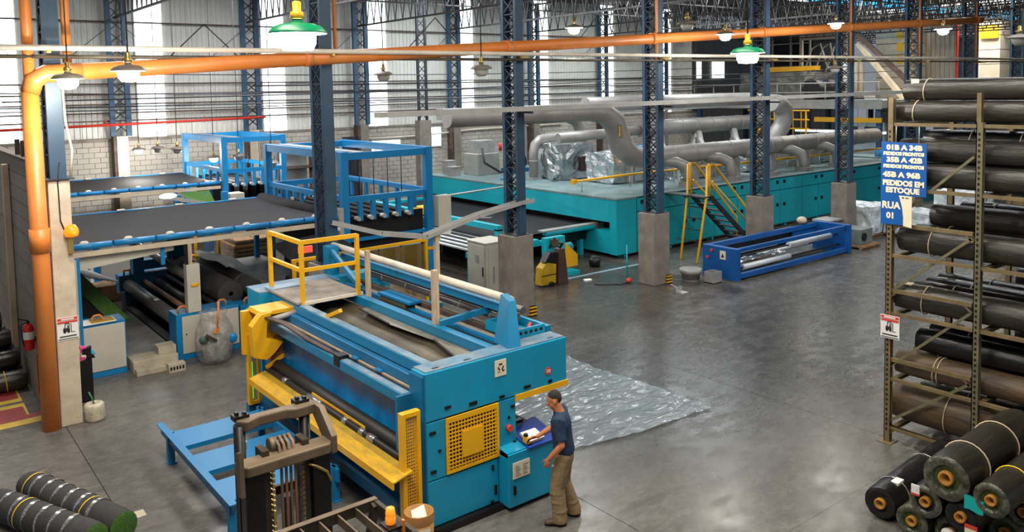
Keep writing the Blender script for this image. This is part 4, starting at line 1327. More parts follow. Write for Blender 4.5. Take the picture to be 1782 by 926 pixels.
# yellow guard frame seen under the conveyor
t = thing('yellow_guard', 'yellow guard frame with tinted panel seen under the near conveyor', 'guard', (7.3, 24, 0))
part('frame', MB().tube([(6.6, 24.2, 1.15), (7.62, 23.4, 1.1), (7.62, 23.4, 2.3), (6.6, 24.2, 2.1)], .05, 8, closed=True), YEL, t)
part('panel', MB().add([(6.6, 24.2, 1.15), (7.62, 23.4, 1.1), (7.62, 23.4, 2.3), (6.6, 24.2, 2.1)], [(0, 1, 2, 3)]), PLEXI, t)
part('post', MB().cyl((7.1, 23.8, 0), (7.1, 23.8, 2.2), .04, 8), YEL, t)
# yellow and tinted fence behind the big blue machine
t = thing('safety_fence', 'yellow framed safety fence with tinted panels behind the blue machine', 'fence', (8, 17, 0))
FY = 17.0
part('top_rail', MB().bar((7.1, FY, 2.02), (10.6, FY, 2.06), .06, .07), YEL, t)
for x in (7.15, 8.7, 10.55):
    part('post', MB().box(x-.035, x+.035, FY-.035, FY+.035, 0, 2.05), YEL, t)
part('low_rail', MB().box(7.15, 10.55, FY-.03, FY+.03, .1, .16), YEL, t)
for a, b in ((7.2, 8.65), (8.75, 10.5)):
    part('panel', MB().box(a, b, FY-.006, FY+.006, .18, 1.98), PLEXI, t)
part('brace', MB().bar((9.7, FY+.05, 1.35), (10.2, FY+.05, .6), .04, .04), YEL, t)
for i in range(3):
    part('window_frame', MB().tube([(8.85+.6*i, FY+.25, 1.3), (9.3+.6*i, FY+.25, 1.3), (9.3+.6*i, FY+.25, 1.95), (8.85+.6*i, FY+.25, 1.95)], .05, 4, closed=True, smooth=False), M('pale_frame', (.12, .26, .42), .5), t)
part('frame_post', MB().box(9.0, 9.06, FY+.2, FY+.3, 0, 1.3), M('pale_frame', (.12, .26, .42), .5), t)
part('frame_post', MB().box(10.3, 10.36, FY+.2, FY+.3, 0, 1.3), M('pale_frame', (.12, .26, .42), .5), t)
# dark machine parts between the fence and the gantry
t = thing('dark_feeder', 'dark feeder unit with rods behind the yellow platform', 'machine', (7.9, 18, 0))
part('body', MB().box(7.35, 8.75, 17.4, 18.0, 0, 1.5), BLACK, t)
part('slope', MB().add([(6.9, 17.6, 2.35), (8.2, 17.4, 2.5), (9.0, 17.3, 1.95), (7.6, 17.5, 1.7)], [(0, 1, 2, 3)]).add([(6.9, 17.6, 2.3), (8.2, 17.4, 2.45), (9.0, 17.3, 1.9), (7.6, 17.5, 1.65)], [(3, 2, 1, 0)]), DSTEEL, t)
part('mirror', MB().bar((7.9, 17.3, 2.6), (8.4, 17.3, 2.55), .16, .06), WHITER, t)
part('upright', MB().box(7.5, 7.6, 17.5, 17.6, 1.5, 2.3), DSTEEL, t)
# ================================================================ the big blue inspection and winding machine in front
m = thing('winding_machine', 'big bright blue carpet winding machine with yellow grille panel, the worker at its desk', 'machine', (5.32, 8.7, 0))
# front housing -------------------------------------------------
fh = part('front_housing', MB().box(5.32, 7.72, 8.7, 9.02, 1.49, 2.12), BLUE, m, bev=.01)
part('top_cover', MB().box(5.36, 7.70, 8.73, 9.03, 2.12, 2.135), DUSTBLUE, m)
part('end_plate', MB().box(5.08, 5.34, 8.98, 9.03, .95, 1.81), DBLUE, m)
part('side_return', MB().box(5.30, 5.34, 8.72, 9.04, .08, 2.08), DBLUE, m)
part('cabinet_core', MB().box(5.34, 6.76, 8.74, 9.02, .06, 1.48), DBLUE, m)
part('plinth', MB().box(5.4, 7.3, 8.62, 8.98, 0, .09), BLACK, m)
for nm, a, b, z0, z1 in (('door', 5.335, 5.62, .715, 1.475), ('door', 5.335, 6.455, .10, .70), ('door', 6.485, 6.775, .80, 1.475)):
    part(nm, MB().box(a, b, 8.70, 8.74, z0, z1), BLUE, m, bev=.008)
part('housing_edge', MB().box(5.315, 5.332, 8.695, 8.72, .1, 2.12), DBLUE, m)
for x, z, w_, h in ((5.66, 1.62, .09, .03), (6.06, 1.57, .12, .04), (6.54, 1.54, .08, .03), (6.98, 1.57, .11, .035), (7.4, 1.55, .06, .04), (5.42, 1.34, .09, .035), (5.42, .83, .08, .035), (6.36, .60, .03, .07), (6.40, .28, .035, .13), (6.56, .30, .04, .12), (6.34, .13, .05, .03), (6.72, 1.36, .06, .03), (6.74, .84, .05, .05), (5.52, 1.08, .035, .03), (6.65, 1.22, .03, .03)):
    y = 8.695 if x < 6.47 or z > .8 else 8.48
    part('latch', MB().box(x-w_/2, x+w_/2, y-.015, y+.01, z-h/2, z+h/2), BLACK, m)
for x in (5.55, 6.05, 7.5):
    part('lift_slot', MB().box(x-.05, x+.05, 8.78, 8.81, 2.135, 2.14), BLACK, m)
# yellow grille -------------------------------------------------
gr = part('grille_frame', MB().box(5.62, 6.47, 8.675, 8.70, 1.42, 1.475).box(5.62, 6.47, 8.675, 8.70, .735, .775).box(6.43, 6.47, 8.675, 8.70, .775, 1.42).box(5.62, 5.645, 8.675, 8.70, .775, 1.42), YEL, m)
gb = MB()
for i in range(16):
    x = 5.655+.05*i
    gb.box(x, x+.016, 8.68, 8.69, .77, 1.43)
for i in range(13):
    z = .80+.0505*i
    gb.box(5.64, 6.44, 8.676, 8.682, z, z+.018)
part('grille_lattice', gb, YEL, m, kind='stuff')
part('grille_plate', MB().box(5.86, 6.19, 8.66, 8.676, .90, 1.25), YEL, m)
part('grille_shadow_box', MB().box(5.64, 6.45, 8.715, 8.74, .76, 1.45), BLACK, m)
# stickers
nt_ = part('notice', MB().box(6.43, 6.62, 8.690, 8.699, 1.83, 2.05), PAPER, m, label='cream notice with a triangle pictogram')
pg = MB()
for a in (90, 210, 330):
    ca, sa = math.cos(R(a)), math.sin(R(a))
    cx, cz = 6.525+.036*ca, 1.955+.036*sa
    pg.prism([(cx-.03*sa-.008*ca, cz+.03*ca-.008*sa), (cx+.025*sa-.008*ca, cz-.025*ca-.008*sa), (cx+.025*sa+.012*ca, cz-.025*ca+.012*sa), (cx-.03*sa+.012*ca, cz+.03*ca+.012*sa)], 'xz', 8.686, 8.69)
pg.box(6.47, 6.51, 8.686, 8.69, 1.885, 1.893).box(6.55, 6.585, 8.686, 8.69, 1.89, 1.91)
part('pictogram', pg, INK, nt_)
st = part('round_sticker', MB().cyl((7.37, 8.69, 1.70), (7.37, 8.699, 1.70), .055, 20), INKR, m, label='round red sticker')
part('white_line', MB().box(7.335, 7.405, 8.685, 8.69, 1.71, 1.718).box(7.335, 7.405, 8.685, 8.69, 1.685, 1.693), PAPERW, st)
part('mushroom_button', MB().cyl((6.64, 8.70, 1.08), (6.64, 8.64, 1.08), .045, 14), INKR, m, label='red mushroom button')
nt_ = part('notice', MB().box(6.53, 6.82, 8.465, 8.475, .46, .68), PAPER, m, label='cream notice with two columns of small lines')
nl = MB()
for i in range(6):
    for j in range(2):
        nl.box(6.57+.13*j, 6.66+.13*j-.02*((i*7+j) % 3), 8.46, 8.466, .5+.026*i, .508+.026*i)
part('print_lines', nl, GREY, nt_, kind='stuff')
# desk ----------------------------------------------------------
dk = part('desk_cabinet', MB().box(6.47, 7.33, 8.48, 8.98, .07, .76), BLUE, m, bev=.01)
part('desk_side', MB().prism([(8.48, .76), (8.98, .76), (8.98, .92), (8.48, .80)], 'yz', 6.47, 7.33), BLUE, m)
part('desk_top', MB().add([(6.80, 8.46, .805), (7.36, 8.46, .805), (7.36, 9.0, .935), (6.80, 9.0, .935), (6.80, 8.46, .82), (7.36, 8.46, .82), (7.36, 9.0, .95), (6.80, 9.0, .95)], [(0, 3, 2, 1), (4, 5, 6, 7), (0, 1, 5, 4), (1, 2, 6, 5), (2, 3, 7, 6), (3, 0, 4, 7)]), M('desk_blue', (.004, .04, .30), .4), m)
part('control_column', MB().box(6.47, 6.80, 8.5, 8.72, .76, .82), BLUE, m)
part('console', MB().add([(6.84, 8.86, .92), (7.2, 8.98, .95), (7.0, 9.12, 1.08), (6.8, 9.0, 1.05)], [(0, 1, 2, 3)]).box(6.82, 7.1, 8.95, 9.05, .9, 1.0), BLACK, m)
part('yellow_edge', MB().box(6.77, 7.73, 8.68, 8.74, 1.42, 1.50), YEL, m, label='yellow edge strip under the housing')
# rear housing --------------------------------------------------
part('rear_housing', MB().box(5.32, 6.05, 14.25, 14.85, 0, 2.12), BLUE, m, bev=.01)
part('rear_cap', MB().box(5.32, 6.9, 14.25, 14.9, 2.12, 2.14), DUSTBLUE, m)
part('rear_beam', MB().box(6.05, 8.0, 14.5, 14.85, 1.7, 2.12), BLUE, m)
part('right_foot', MB().box(7.6, 7.9, 12.2, 12.5, 0, 1.9), BLUE, m)
part('right_foot', MB().box(7.5, 8.0, 14.3, 14.8, 0, 1.9), BLUE, m)
part('side_wall', MB().box(5.36, 5.42, 9.02, 14.25, .05, 1.05), DBLUE, m)
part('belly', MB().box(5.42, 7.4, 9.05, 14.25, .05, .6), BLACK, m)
part('low_beam', MB().box(5.05, 5.2, 9.0, 14.2, .26, .42), DBLUE, m)
part('low_bracket', MB().box(5.0, 5.36, 11.0, 11.12, .3, .8), RUST, m)
# top beams -----------------------------------------------------
part('main_beam', MB().box(5.52, 5.68, 9.02, 14.3, 1.96, 2.11), BEAM, m, bev=.008)
part('main_beam_top', MB().box(5.535, 5.665, 9.04, 13.0, 2.11, 2.118), DUSTBLUE, m)
part('second_beam', MB().box(6.60, 6.74, 9.02, 14.3, 1.96, 2.11), BEAM, m, bev=.008)
part('carriage_beam', MB().box(5.19, 5.33, 9.03, 13.6, 1.66, 1.80), BEAM, m, bev=.008)
part('carriage_top', MB().box(5.21, 5.31, 9.05, 13.4, 1.80, 1.806), DUSTBLUE, m)
part('inner_beam', MB().box(5.41, 5.51, 9.02, 13.6, 1.82, 1.96), DBLUE, m)
part('pale_edge', MB().box(5.375, 5.40, 9.02, 13.5, 1.80, 1.825), WOOD, m)
part('clear_panel', MB().add([(5.335, 9.05, 1.72), (5.39, 9.05, 1.80), (5.39, 13.4, 1.80), (5.335, 13.4, 1.72)], [(0, 1, 2, 3)]), GLASSB, m)
part('dark_trough', MB().box(5.36, 5.5, 9.05, 13.6, 1.5, 1.6), RUBBER, m)
part('blue_sheet', MB().grid(lambda a, b: (5.30+.05*math.sin(a*3), 9.06+4.3*b, 1.66-.56*a), 6, 8), M('blue_sheet', (.005, .18, .45), .25, var=.25, scale=1.5), m)
part('clip', MB().box(5.345, 5.4, 10.6, 10.75, 1.83, 1.85), FRAME, m)
part('clip', MB().box(5.345, 5.4, 9.9, 10.05, 1.83, 1.85), FRAME, m)
part('lever', MB().bar((5.60, 12.05, 2.12), (5.68, 11.75, 2.26), .07, .06), YEL, m)
# dirty chute between the beams
part('chute', MB().grid(lambda a, b: (5.70+.88*a, 9.05+4.9*b, 1.58+.04*math.sin(a*5)), 8, 10), PLY, m)
part('chute_roller', MB().cyl((5.84, 9.05, 1.78), (5.84, 13.8, 1.78), .12, 14), M('dirty_brown', (.075, .042, .022), .5, var=.3), m)
part('chute_rail', MB().box(6.0, 6.12, 9.05, 13.8, 1.80, 1.84), PLY, m)
part('chute_apron', MB().grid(lambda a, b: (6.12+.46*a, 9.05+4.75*b, 1.84+.10*a+.03*math.sin(a*7)+.012*math.sin(b*31)), 6, 12), PLY, m)
for i in range(9):
    part('rivet', MB().box(6.04, 6.06, 9.4+.5*i, 9.43+.5*i, 1.84, 1.85), LGREY, m)
part('flap', MB().add([(6.25, 9.1, 1.91), (6.58, 9.1, 1.97), (6.59, 12.6, 1.98), (6.40, 12.5, 2.0), (6.34, 11.4, 1.99), (6.42, 10.2, 1.99)], [(0, 1, 2, 3, 4, 5)]), M('zinc_flap', (.24, .22, .17), .4, .3, var=.2), m)
part('flap_edge', MB().bar((6.40, 12.5, 2.01), (6.34, 11.4, 2.0), .035, .012).bar((6.42, 10.2, 2.0), (6.25, 9.1, 1.925), .035, .012), BLACK, m)
# platform ------------------------------------------------------
pf = part('platform', MB().box(5.50, 6.72, 13.0, 14.4, 2.13, 2.165), DECK, m)
part('nosing', MB().box(5.62, 6.72, 12.97, 13.0, 2.11, 2.165), PALE, pf)
part('folded_sheet', MB().box(5.5, 6.2, 14.15, 14.45, 2.165, 2.19), M('pale_blue_sheet', (.25, .36, .45), .5), pf)
rl = part('railing', MB().bar((5.61, 13.02, 3.18), (6.64, 13.0, 3.18), .06, .07).bar((5.61, 13.02, 3.18), (5.61, 14.4, 3.18), .06, .07), YEL, m, label='yellow platform railing')
part('mid_rail', MB().bar((5.61, 13.02, 2.70), (6.64, 13.0, 2.70), .05, .06).bar((5.61, 13.02, 2.70), (5.61, 14.4, 2.70), .05, .06), YEL, rl)
for x, y in ((5.61, 13.02), (6.64, 13.0), (5.61, 14.4)):
    part('rail_post', MB().box(x-.033, x+.033, y-.033, y+.033, 2.1, 3.2), YEL, rl)
# roll bed on the right -----------------------------------------
part('white_tube', MB().cyl((7.24, 9.35, 2.62), (7.24, 15.2, 2.62), .06, 14), PALE, m)
part('tube_beam', MB().box(7.30, 7.38, 9.4, 15.0, 2.36, 2.48), BEAM, m)
part('tube_board', MB().box(7.40, 7.44, 9.4, 15.0, 2.28, 2.38), M('brown_board', (.13, .085, .06), .6), m)
part('front_bracket', MB().add([(6.72, 8.78, 2.13), (6.92, 8.74, 2.13), (6.97, 9.15, 2.13), (6.8, 9.2, 2.13), (6.93, 9.0, 2.72), (7.03, 8.98, 2.72), (7.20, 9.38, 2.72), (7.1, 9.42, 2.72)], [(0, 3, 2, 1), (4, 5, 6, 7), (0, 1, 5, 4), (1, 2, 6, 5), (2, 3, 7, 6), (3, 0, 4, 7)]), BEAM, m)
part('bracket_arm', MB().bar((7.05, 9.2, 2.62), (7.4, 9.5, 2.5), .08, .12), BEAM, m)
part('rear_bracket', MB().box(6.92, 7.14, 14.75, 15.0, 0, 2.68), BEAM, m)
part('rear_strut', MB().bar((7.0, 14.85, 2.62), (6.84, 13.3, 2.16), .07, .09), BEAM, m)
part('cross_member', MB().bar((6.69, 10.44, 2.14), (7.6, 10.1, 2.32), .08, .09), BEAM, m)
part('wood_upright', MB().box(6.71, 6.78, 12.78, 12.86, 2.0, 2.92), WOOD, m)
part('wood_upright', MB().box(6.65, 6.73, 10.50, 10.60, 2.0, 2.95), WOOD, m)
for (x, z, y1) in ((7.46, 2.20, 14.2), (7.74, 2.30, 14.3)):
    rr = part('roll', MB().cyl((x, 9.7, z), (x, y1, z), .062, 12), GREYROLL, m)
    for k in range(5):
        y = 10.1+.85*k+(.25 if x > 7.6 else 0)
        part('tape_ring', MB().tube([(x, y, z), (x, y+.05, z)], .066, 12), BANDS, rr)
part('brown_rail', MB().box(7.18, 7.26, 9.5, 14.3, 2.04, 2.12), RUST, m)
part('blue_rail', MB().box(7.0, 7.08, 9.2, 14.3, 1.96, 2.04), FRAME, m)
part('slide_rail', MB().box(6.84, 6.87, 9.1, 13.2, 2.02, 2.05), BLACK, m)
part('slide_rail', MB().box(6.91, 6.94, 9.1, 13.2, 2.0, 2.03), BLACK, m)
part('bed_plate', MB().box(6.76, 7.9, 9.05, 14.4, 1.80, 1.84), DECK, m)
part('drive_box', MB().box(6.94, 7.14, 11.9, 12.75, 1.84, 2.12), M('dark_grille', (.10, .09, .05), .6), m)
part('drive_cap', MB().box(6.92, 7.16, 11.75, 12.8, 2.12, 2.16), FRAME, m)
part('bed_rail', MB().box(7.86, 7.95, 9.3, 14.5, 1.95, 2.12), BEAM, m)
tr = part('parts_tray', MB().box(7.08, 7.62, 9.05, 9.09, 2.14, 2.26).box(7.08, 7.62, 9.75, 9.79, 2.14, 2.26).box(7.08, 7.12, 9.09, 9.75, 2.14, 2.26).box(7.58, 7.62, 9.09, 9.75, 2.14, 2.26).box(7.08, 7.62, 9.05, 9.79, 2.12, 2.14), BLUE, m)
for i in range(5):
    part('hole', MB().box(7.14+.095*i, 7.19+.095*i, 9.045, 9.05, 2.18, 2.22), BLACK, tr)
part('red_strap', MB().tube([(7.12, 9.15, 2.17), (7.25, 9.2, 2.21), (7.4, 9.18, 2.18), (7.55, 9.3, 2.22)], .03, 6), INKR, tr)
part('grey_hook', MB().tube([(7.15, 9.6, 2.17), (7.25, 9.45, 2.2), (7.45, 9.5, 2.18)], .025, 6), GREY, tr)
part('red_indicator', MB().box(6.35, 6.62, 14.82, 14.88, 2.62, 2.74), REDLAMP, m, label='red indicator lamps')
part('indicator_stem', MB().box(6.38, 6.41, 14.83, 14.87, 2.14, 2.62), GREY, m)
# yellow arm housing at the rear --------------------------------
ah = part('arm_housing', MB().prism([(4.78, 1.34), (4.76, 1.86), (4.92, 2.04), (5.12, 2.06), (5.02, 1.86), (5.0, 1.62), (5.30, 1.52), (5.12, 1.34), (5.0, 1.26)], 'xz', 13.14, 13.32), YEL, m, bev=.008)
part('housing_top', MB().prism([(4.92, 2.0), (5.6, 2.0), (5.6, 2.06), (4.95, 2.06)], 'xz', 13.2, 13.75), YEL, m)
part('housing_back', MB().box(4.8, 5.7, 13.7, 13.8, 1.25, 2.0), YEL, m)
part('rear_jaw', MB().prism([(5.1, 1.48), (5.62, 1.60), (5.74, 1.72), (5.55, 1.86), (5.15, 1.8)], 'xz', 13.5, 13.6), YEL, m)
part('cylinder', MB().cyl((5.1, 13.15, 1.93), (5.55, 13.15, 1.98), .045, 10), LGREY, m)
part('brown_flap', MB().box(5.12, 5.42, 13.3, 13.36, .95, 1.5), M('brown_flap', (.26, .09, .03), .6), m)
part('jaw_tip', MB().bar((5.0, 13.2, 1.12), (5.45, 13.3, 1.28), .05, .05), YEL, m)
hs = MB()
for k in range(3):
    hs.tube([(4.98+.03*k, 13.2, 1.98), (5.10+.03*k, 12.7, 1.96), (5.20+.02*k, 11.9, 1.84), (5.22+.02*k, 11.3, 1.83), (5.25, 10.95, 1.82)], .02, 7)
part('hose', hs, M('hose_brown', (.06, .035, .03), .5), m)
part('hose_end', MB().box(5.18, 5.34, 10.82, 11.0, 1.70, 1.86), BLACK, m)
# yellow tray and rollers ----------------------------------------
part('tray', MB().add([(4.76, 8.55, .93), (5.03, 8.55, 1.0), (5.03, 13.35, 1.0), (4.76, 13.35, .93), (4.76, 8.55, .95), (5.03, 8.55, 1.02), (5.03, 13.35, 1.02), (4.76, 13.35, .95)], [(0, 3, 2, 1), (4, 5, 6, 7), (0, 1, 5, 4), (1, 2, 6, 5), (2, 3, 7, 6), (3, 0, 4, 7)]), TRAYY, m, label='worn yellow run-out tray')
part('tray_lip', MB().box(4.745, 4.765, 8.55, 13.35, .86, .955), YEL, m)
part('tray_step', MB().add([(4.94, 8.6, .999), (5.03, 8.6, 1.023), (5.03, 13.3, 1.023), (4.94, 13.3, .999)], [(0, 1, 2, 3)]), M('worn_yellow_dark', (.42, .26, .012), .55, var=.2), m)
for y in (9.6, 11.2, 12.9):
    part('tray_arm', MB().bar((4.9, y, .95), (5.38, y, .6), .06, .05), DBLUE, m)
part('black_roll', MB().cyl((5.20, 9.05, 1.10), (5.20, 13.3, 1.10), .105, 18), RUBBER, m)
sr = part('nip_roll', MB().cyl((5.06, 8.9, 1.06), (5.06, 13.3, 1.06), .045, 12), RUBBER, m)
for y, l in ((9.55, .18), (9.85, .12), (10.35, .12), (11.2, .45), (12.45, .15)):
    part('silver_sleeve', MB().cyl((5.06, y, 1.06), (5.06, y+l, 1.06), .049, 12), BANDS, sr)
part('yellow_bar', MB().box(5.085, 5.115, 9.9, 11.6, 1.10, 1.13), YEL, m)


def light_guard(x0, x1, y, z0, z1, mesh, foot):
    f = part('light_guard', MB().box(x0, x0+.06, y-.05, y+.05, 0 if foot else z0, z1).box(x1-.05, x1, y-.05, y+.05, z0, z1).box(x0+.06, x1-.05, y-.05, y+.05, z1-.06, z1).box(x0+.06, x1-.05, y-.05, y+.05, z0, z0+.06), YEL, m, bev=.004, label='yellow guard post beside the tray')
    if mesh:
        g = MB()
        n = int((z1-z0)/.042)
        for i in range(n):
            z = z0+.05+i*.042
            g.box(x0+.05, x1-.04, y-.01, y, z, z+.016)
        for i in range(5):
            x = x0+.065+i*.032
            g.box(x, x+.01, y-.015, y-.005, z0+.05, z1-.05)
        part('mesh', g, YEL, f, kind='stuff')
    else:
        part('lamp_strip', MB().box(x0+.07, x0+.09, y-.02, y, z0+.1, z1-.5), M('green_led', (.1, .6, .05), .4, emit=(.2, 1, .1), est=.5), f)
        part('pane', MB().box(x0+.09, x1-.06, y, y+.01, z0+.06, z1-.06), GREY, f)


light_guard(4.94, 5.21, 8.68, .36, 1.72, True, True)
light_guard(4.86, 5.08, 13.72, .36, 1.60, False, False)
part('rear_leg', MB().box(4.88, 5.06, 13.76, 13.9, 0, .36), DBLUE, m)
# desk things (lie on the desk: things of their own)
b = thing('log_book', 'open thick log book lying on the blue desk of the machine', 'book', (6.97, 8.62, .86))
bt = Matrix.Rotation(R(14), 3, 'X')


def tilt(mb, c):
    mb.v = [Vector(c)+bt @ (p-Vector(c)) for p in mb.v]
    return mb


part('pages', tilt(MB().box(6.86, 7.12, 8.52, 8.74, .868, .905), (6.97, 8.62, .862)), CREAM, b)
part('sheet', tilt(MB().box(6.865, 7.125, 8.515, 8.735, .905, .91), (6.97, 8.62, .862)), BATT, b)
b = thing('tape_holder', 'small yellow tape dispenser on the desk by the control column', 'dispenser', (6.86, 8.62, .85))
part('body', MB().box(6.825, 6.875, 8.52, 8.62, .84, .93), YEL, b)
part('base', MB().box(6.82, 6.90, 8.50, 8.64, .835, .85), BLACK, b)
part('roll', MB().cyl((6.83, 8.58, .95), (6.87, 8.58, .95), .03, 10), BLACK, b)

# kraft drum with recycling label
t = thing('recycling_drum', 'open kraft paper drum with a recycling label at the corner of the machine', 'bin', (4.97, 8.33, 0))
part('wall', MB().lathe([(0, .01), (.17, 0), (.18, .62), (.165, .62), (.155, .04), (0, .03)], (4.97, 8.33, 0), (0, 0, 1), 22), KRAFT, t)
part('rim_band', MB().lathe([(.181, .50), (.186, .56), (.181, .62)], (4.97, 8.33, 0), (0, 0, 1), 22), M('kraft_dark', (.42, .19, .05), .8), t)
part('newspaper', MB().add([(4.87, 8.3, .5), (5.02, 8.22, .56), (5.06, 8.36, .66), (4.9, 8.4, .62)], [(0, 1, 2, 3)]), PAPERW, t)
# label hugging the drum, facing the camera side
dirv = Vector((-.56, -.83, 0)).normalized()
rx = Vector((dirv.y, -dirv.x, 0))*-1
lb = MB()
lb.grid(lambda a, b: tuple(Vector((4.97, 8.33, .14+.33*b))+(dirv*math.cos((a-.5)*1.7)+rx*math.sin((a-.5)*1.7))*.1845), 8, 1)
lo = part('label', lb, PAPERW, t)
pg = MB()
for a in (90, 210, 330):
    ca, sa = math.cos(R(a)), math.sin(R(a))
    pts = [(-.03*sa-.008*ca+.036*ca, .03*ca-.008*sa+.036*sa), (.02*sa-.008*ca+.036*ca, -.02*ca-.008*sa+.036*sa), (.02*sa+.012*ca+.036*ca, -.02*ca+.012*sa+.036*sa), (-.03*sa+.012*ca+.036*ca, .03*ca+.012*sa+.036*sa)]
    c0 = Vector((4.97, 8.33, .38))+dirv*.19
    pg.add([c0+rx*(-p[0])+Vector((0, 0, p[1])) for p in pts], [(0, 1, 2, 3)])
part('recycling_mark', pg, M('brown_ink', (.28, .06, .03), .7), lo)

# ================================================================ blue roll cradle on the floor
t = thing('roll_cradle', 'low sky blue roll cradle of sloping trays beside the forklift mast', 'cradle', (4, 11.5, 0))
CB = M('cradle_blue', (.004, .18, .42), .45, var=.1, scale=1.5, dust=(.01, .12, .27), damt=.5)
part('side_plate', MB().prism([(10.15, .50), (13.5, .50), (13.5, .34), (10.3, .30)], 'yz', 3.36, 3.40), CB, t)
part('side_flange', MB().box(3.30, 3.40, 10.15, 13.5, .50, .515), CB, t)
part('far_plate', MB().box(4.80, 4.84, 10.2, 13.2, .32, .50), CB, t)
for i, y in enumerate((10.72, 11.74, 12.80)):
    tr = part('tray', MB().add([(3.40, y-.28, .43), (4.85, y-.28, .43), (4.85, y+.30, .46), (3.40, y+.30, .46), (3.40, y-.28, .45), (4.85, y-.28, .45), (4.85, y+.30, .48), (3.40, y+.30, .48)], [(0, 3, 2, 1), (4, 5, 6, 7), (0, 1, 5, 4), (1, 2, 6, 5), (2, 3, 7, 6), (3, 0, 4, 7)]), CB, t)
    part('front_lip', MB().box(3.40, 4.85, y-.30, y-.28, .38, .45), CB, tr)
for (x, y) in ((3.36, 10.35), (3.36, 13.1), (4.80, 10.35), (4.80, 13.1)):
    lg = part('leg', MB().box(x-.02, x+.08, y-.05, y+.05, .02, .5).box(x-.03, x+.1, y-.08, y+.08, 0, .02), CB, t)
part('gusset', MB().prism([(10.35, .2), (10.35, .3), (10.7, .45), (10.7, .35)], 'yz', 4.78, 4.86), CB, t)
for i in range(8):
    part('bolt', MB().cyl((3.355, 10.5+.38*i, .42), (3.34, 10.5+.38*i, .42), .018, 8), LGREY, t)

# ================================================================ forklift, seen from above
t = thing('forklift', 'dark brown forklift with tall mast and slatted overhead guard, front bottom', 'forklift', (2.88, 6.0, 0))
part('chassis', MB().box(2.45, 3.30, 4.75, 6.75, .18, .62), MAST, t, bev=.03)
part('counterweight', MB().box(2.42, 3.33, 4.3, 4.95, .2, 1.05), MAST, t, bev=.08)
part('hood', MB().box(2.52, 3.24, 4.9, 5.7, .62, .98), GREY, t, bev=.04)
part('floor_plate', MB().box(2.5, 3.26, 5.7, 6.6, .5, .54), DSTEEL, t)
part('dash', MB().box(2.5, 3.26, 6.45, 6.75, .54, 1.15), GREY, t, bev=.03)
part('seat', MB().box(2.65, 3.1, 5.2, 5.68, .98, 1.12), BLACK, t, bev=.04)
part('seat_back', MB().box(2.65, 3.1, 5.1, 5.22, 1.08, 1.5), BLACK, t, bev=.04)
sw = part('steering_wheel', MB().tube([(2.88+.17*math.cos(a*PI/8), 6.25+.15*math.sin(a*PI/8), 1.3+.06*math.sin(a*PI/8)) for a in range(16)], .015, 8, closed=True), BLACK, t)
part('steering_column', MB().cyl((2.88, 6.5, 1.0), (2.88, 6.25, 1.3), .03, 8), BLACK, sw)
for x in (2.42, 3.16):
    for y, r in ((6.45, .28), (4.85, .23)):
        wh = part('wheel', MB().cyl((x, y, r), (x+.18, y, r), r, 18), RUBBER, t)
        part('hub', MB().cyl((x-.005, y, r), (x+.185, y, r), r*.5, 12), MAST, wh)
for x in (2.45, 3.29):
    part('guard_leg', MB().bar((x, 6.6, 1.1), (x, 6.25, 2.1), .06, .06), MAST, t)
    part('guard_leg', MB().bar((x, 4.95, 1.0), (x, 5.05, 2.1), .06, .06), MAST, t)
gd = part('overhead_guard', MB().box(2.42, 3.33, 6.28, 6.33, 2.03, 2.12).box(2.42, 3.33, 4.98, 5.03, 2.05, 2.12).box(2.42, 2.46, 5.03, 6.28, 2.03, 2.12).box(3.29, 3.33, 5.03, 6.28, 2.03, 2.12), MAST, t)
for i in range(4):
    x = 2.60+.17*i
    part('guard_bar', MB().box(x, x+.014, 5.03, 6.28, 2.03, 2.11), YOKE, gd)
part('guard_front_cap', MB().box(2.42, 3.33, 6.275, 6.335, 2.12, 2.128), YOKE, gd)
bc = part('beacon', MB().lathe([(.0, .15), (.035, .14), (.042, .09), (.038, .075), (.044, .06), (.042, .01), (.0, 0)], (3.2, 5.82, 2.13), (0, 0, 1), 12), AMBERLIT, t, label='orange beacon light')
part('beacon_foot', MB().box(3.14, 3.28, 5.74, 5.9, 2.11, 2.13), BLACK, bc)
part('beacon_clip', MB().box(3.26, 3.28, 5.72, 5.75, 2.08, 2.18), ORANGE, bc)
# mast
for sx, x in ((-1, 2.50), (1, 3.14)):
    part('mast_rail', MB().box(x-.05, x+.13, 7.08, 7.22, .05, 2.30).box(x-.02, x+.10, 7.34, 7.40, .05, 2.2), BLACK, t, bev=.01)
    part('inner_rail', MB().box(x+(.135 if sx < 0 else -.12), x+(.20 if sx < 0 else -.055), 7.14, 7.32, .05, 2.45), MAST, t)
    part('lift_cylinder', MB().cyl((x+.05, 7.48, .1), (x+.05, 7.48, 2.62), .055, 12), BLACK, t)
    ch = MB()
    for i in range(44):
        z = .2+.05*i
        ch.box(x+(.205 if sx < 0 else -.15), x+(.23 if sx < 0 else -.125), 7.10, 7.16, z, z+.034)
    part('lift_chain', ch, BRASS if sx < 0 else YOKE, t, kind='stuff')
yk = part('yoke', MB().prism([(2.40, 7.10), (2.46, 7.02), (3.24, 7.02), (3.32, 7.10), (3.34, 7.2), (3.28, 7.24), (2.50, 7.24), (2.40, 7.22)], 'xy', 2.30, 2.40), YOKE, t, bev=.015)
part('yoke_cheek', MB().prism([(7.04, 2.28), (7.14, 2.28), (7.56, 2.62), (7.50, 2.66), (7.30, 2.66), (7.04, 2.45)], 'yz', 3.27, 3.33), YOKE, yk, bev=.01)
part('yoke_plate', MB().prism([(7.0, 2.15), (7.10, 2.15), (7.12, 2.52), (7.02, 2.56)], 'yz', 2.38, 2.42), YOKE, yk)
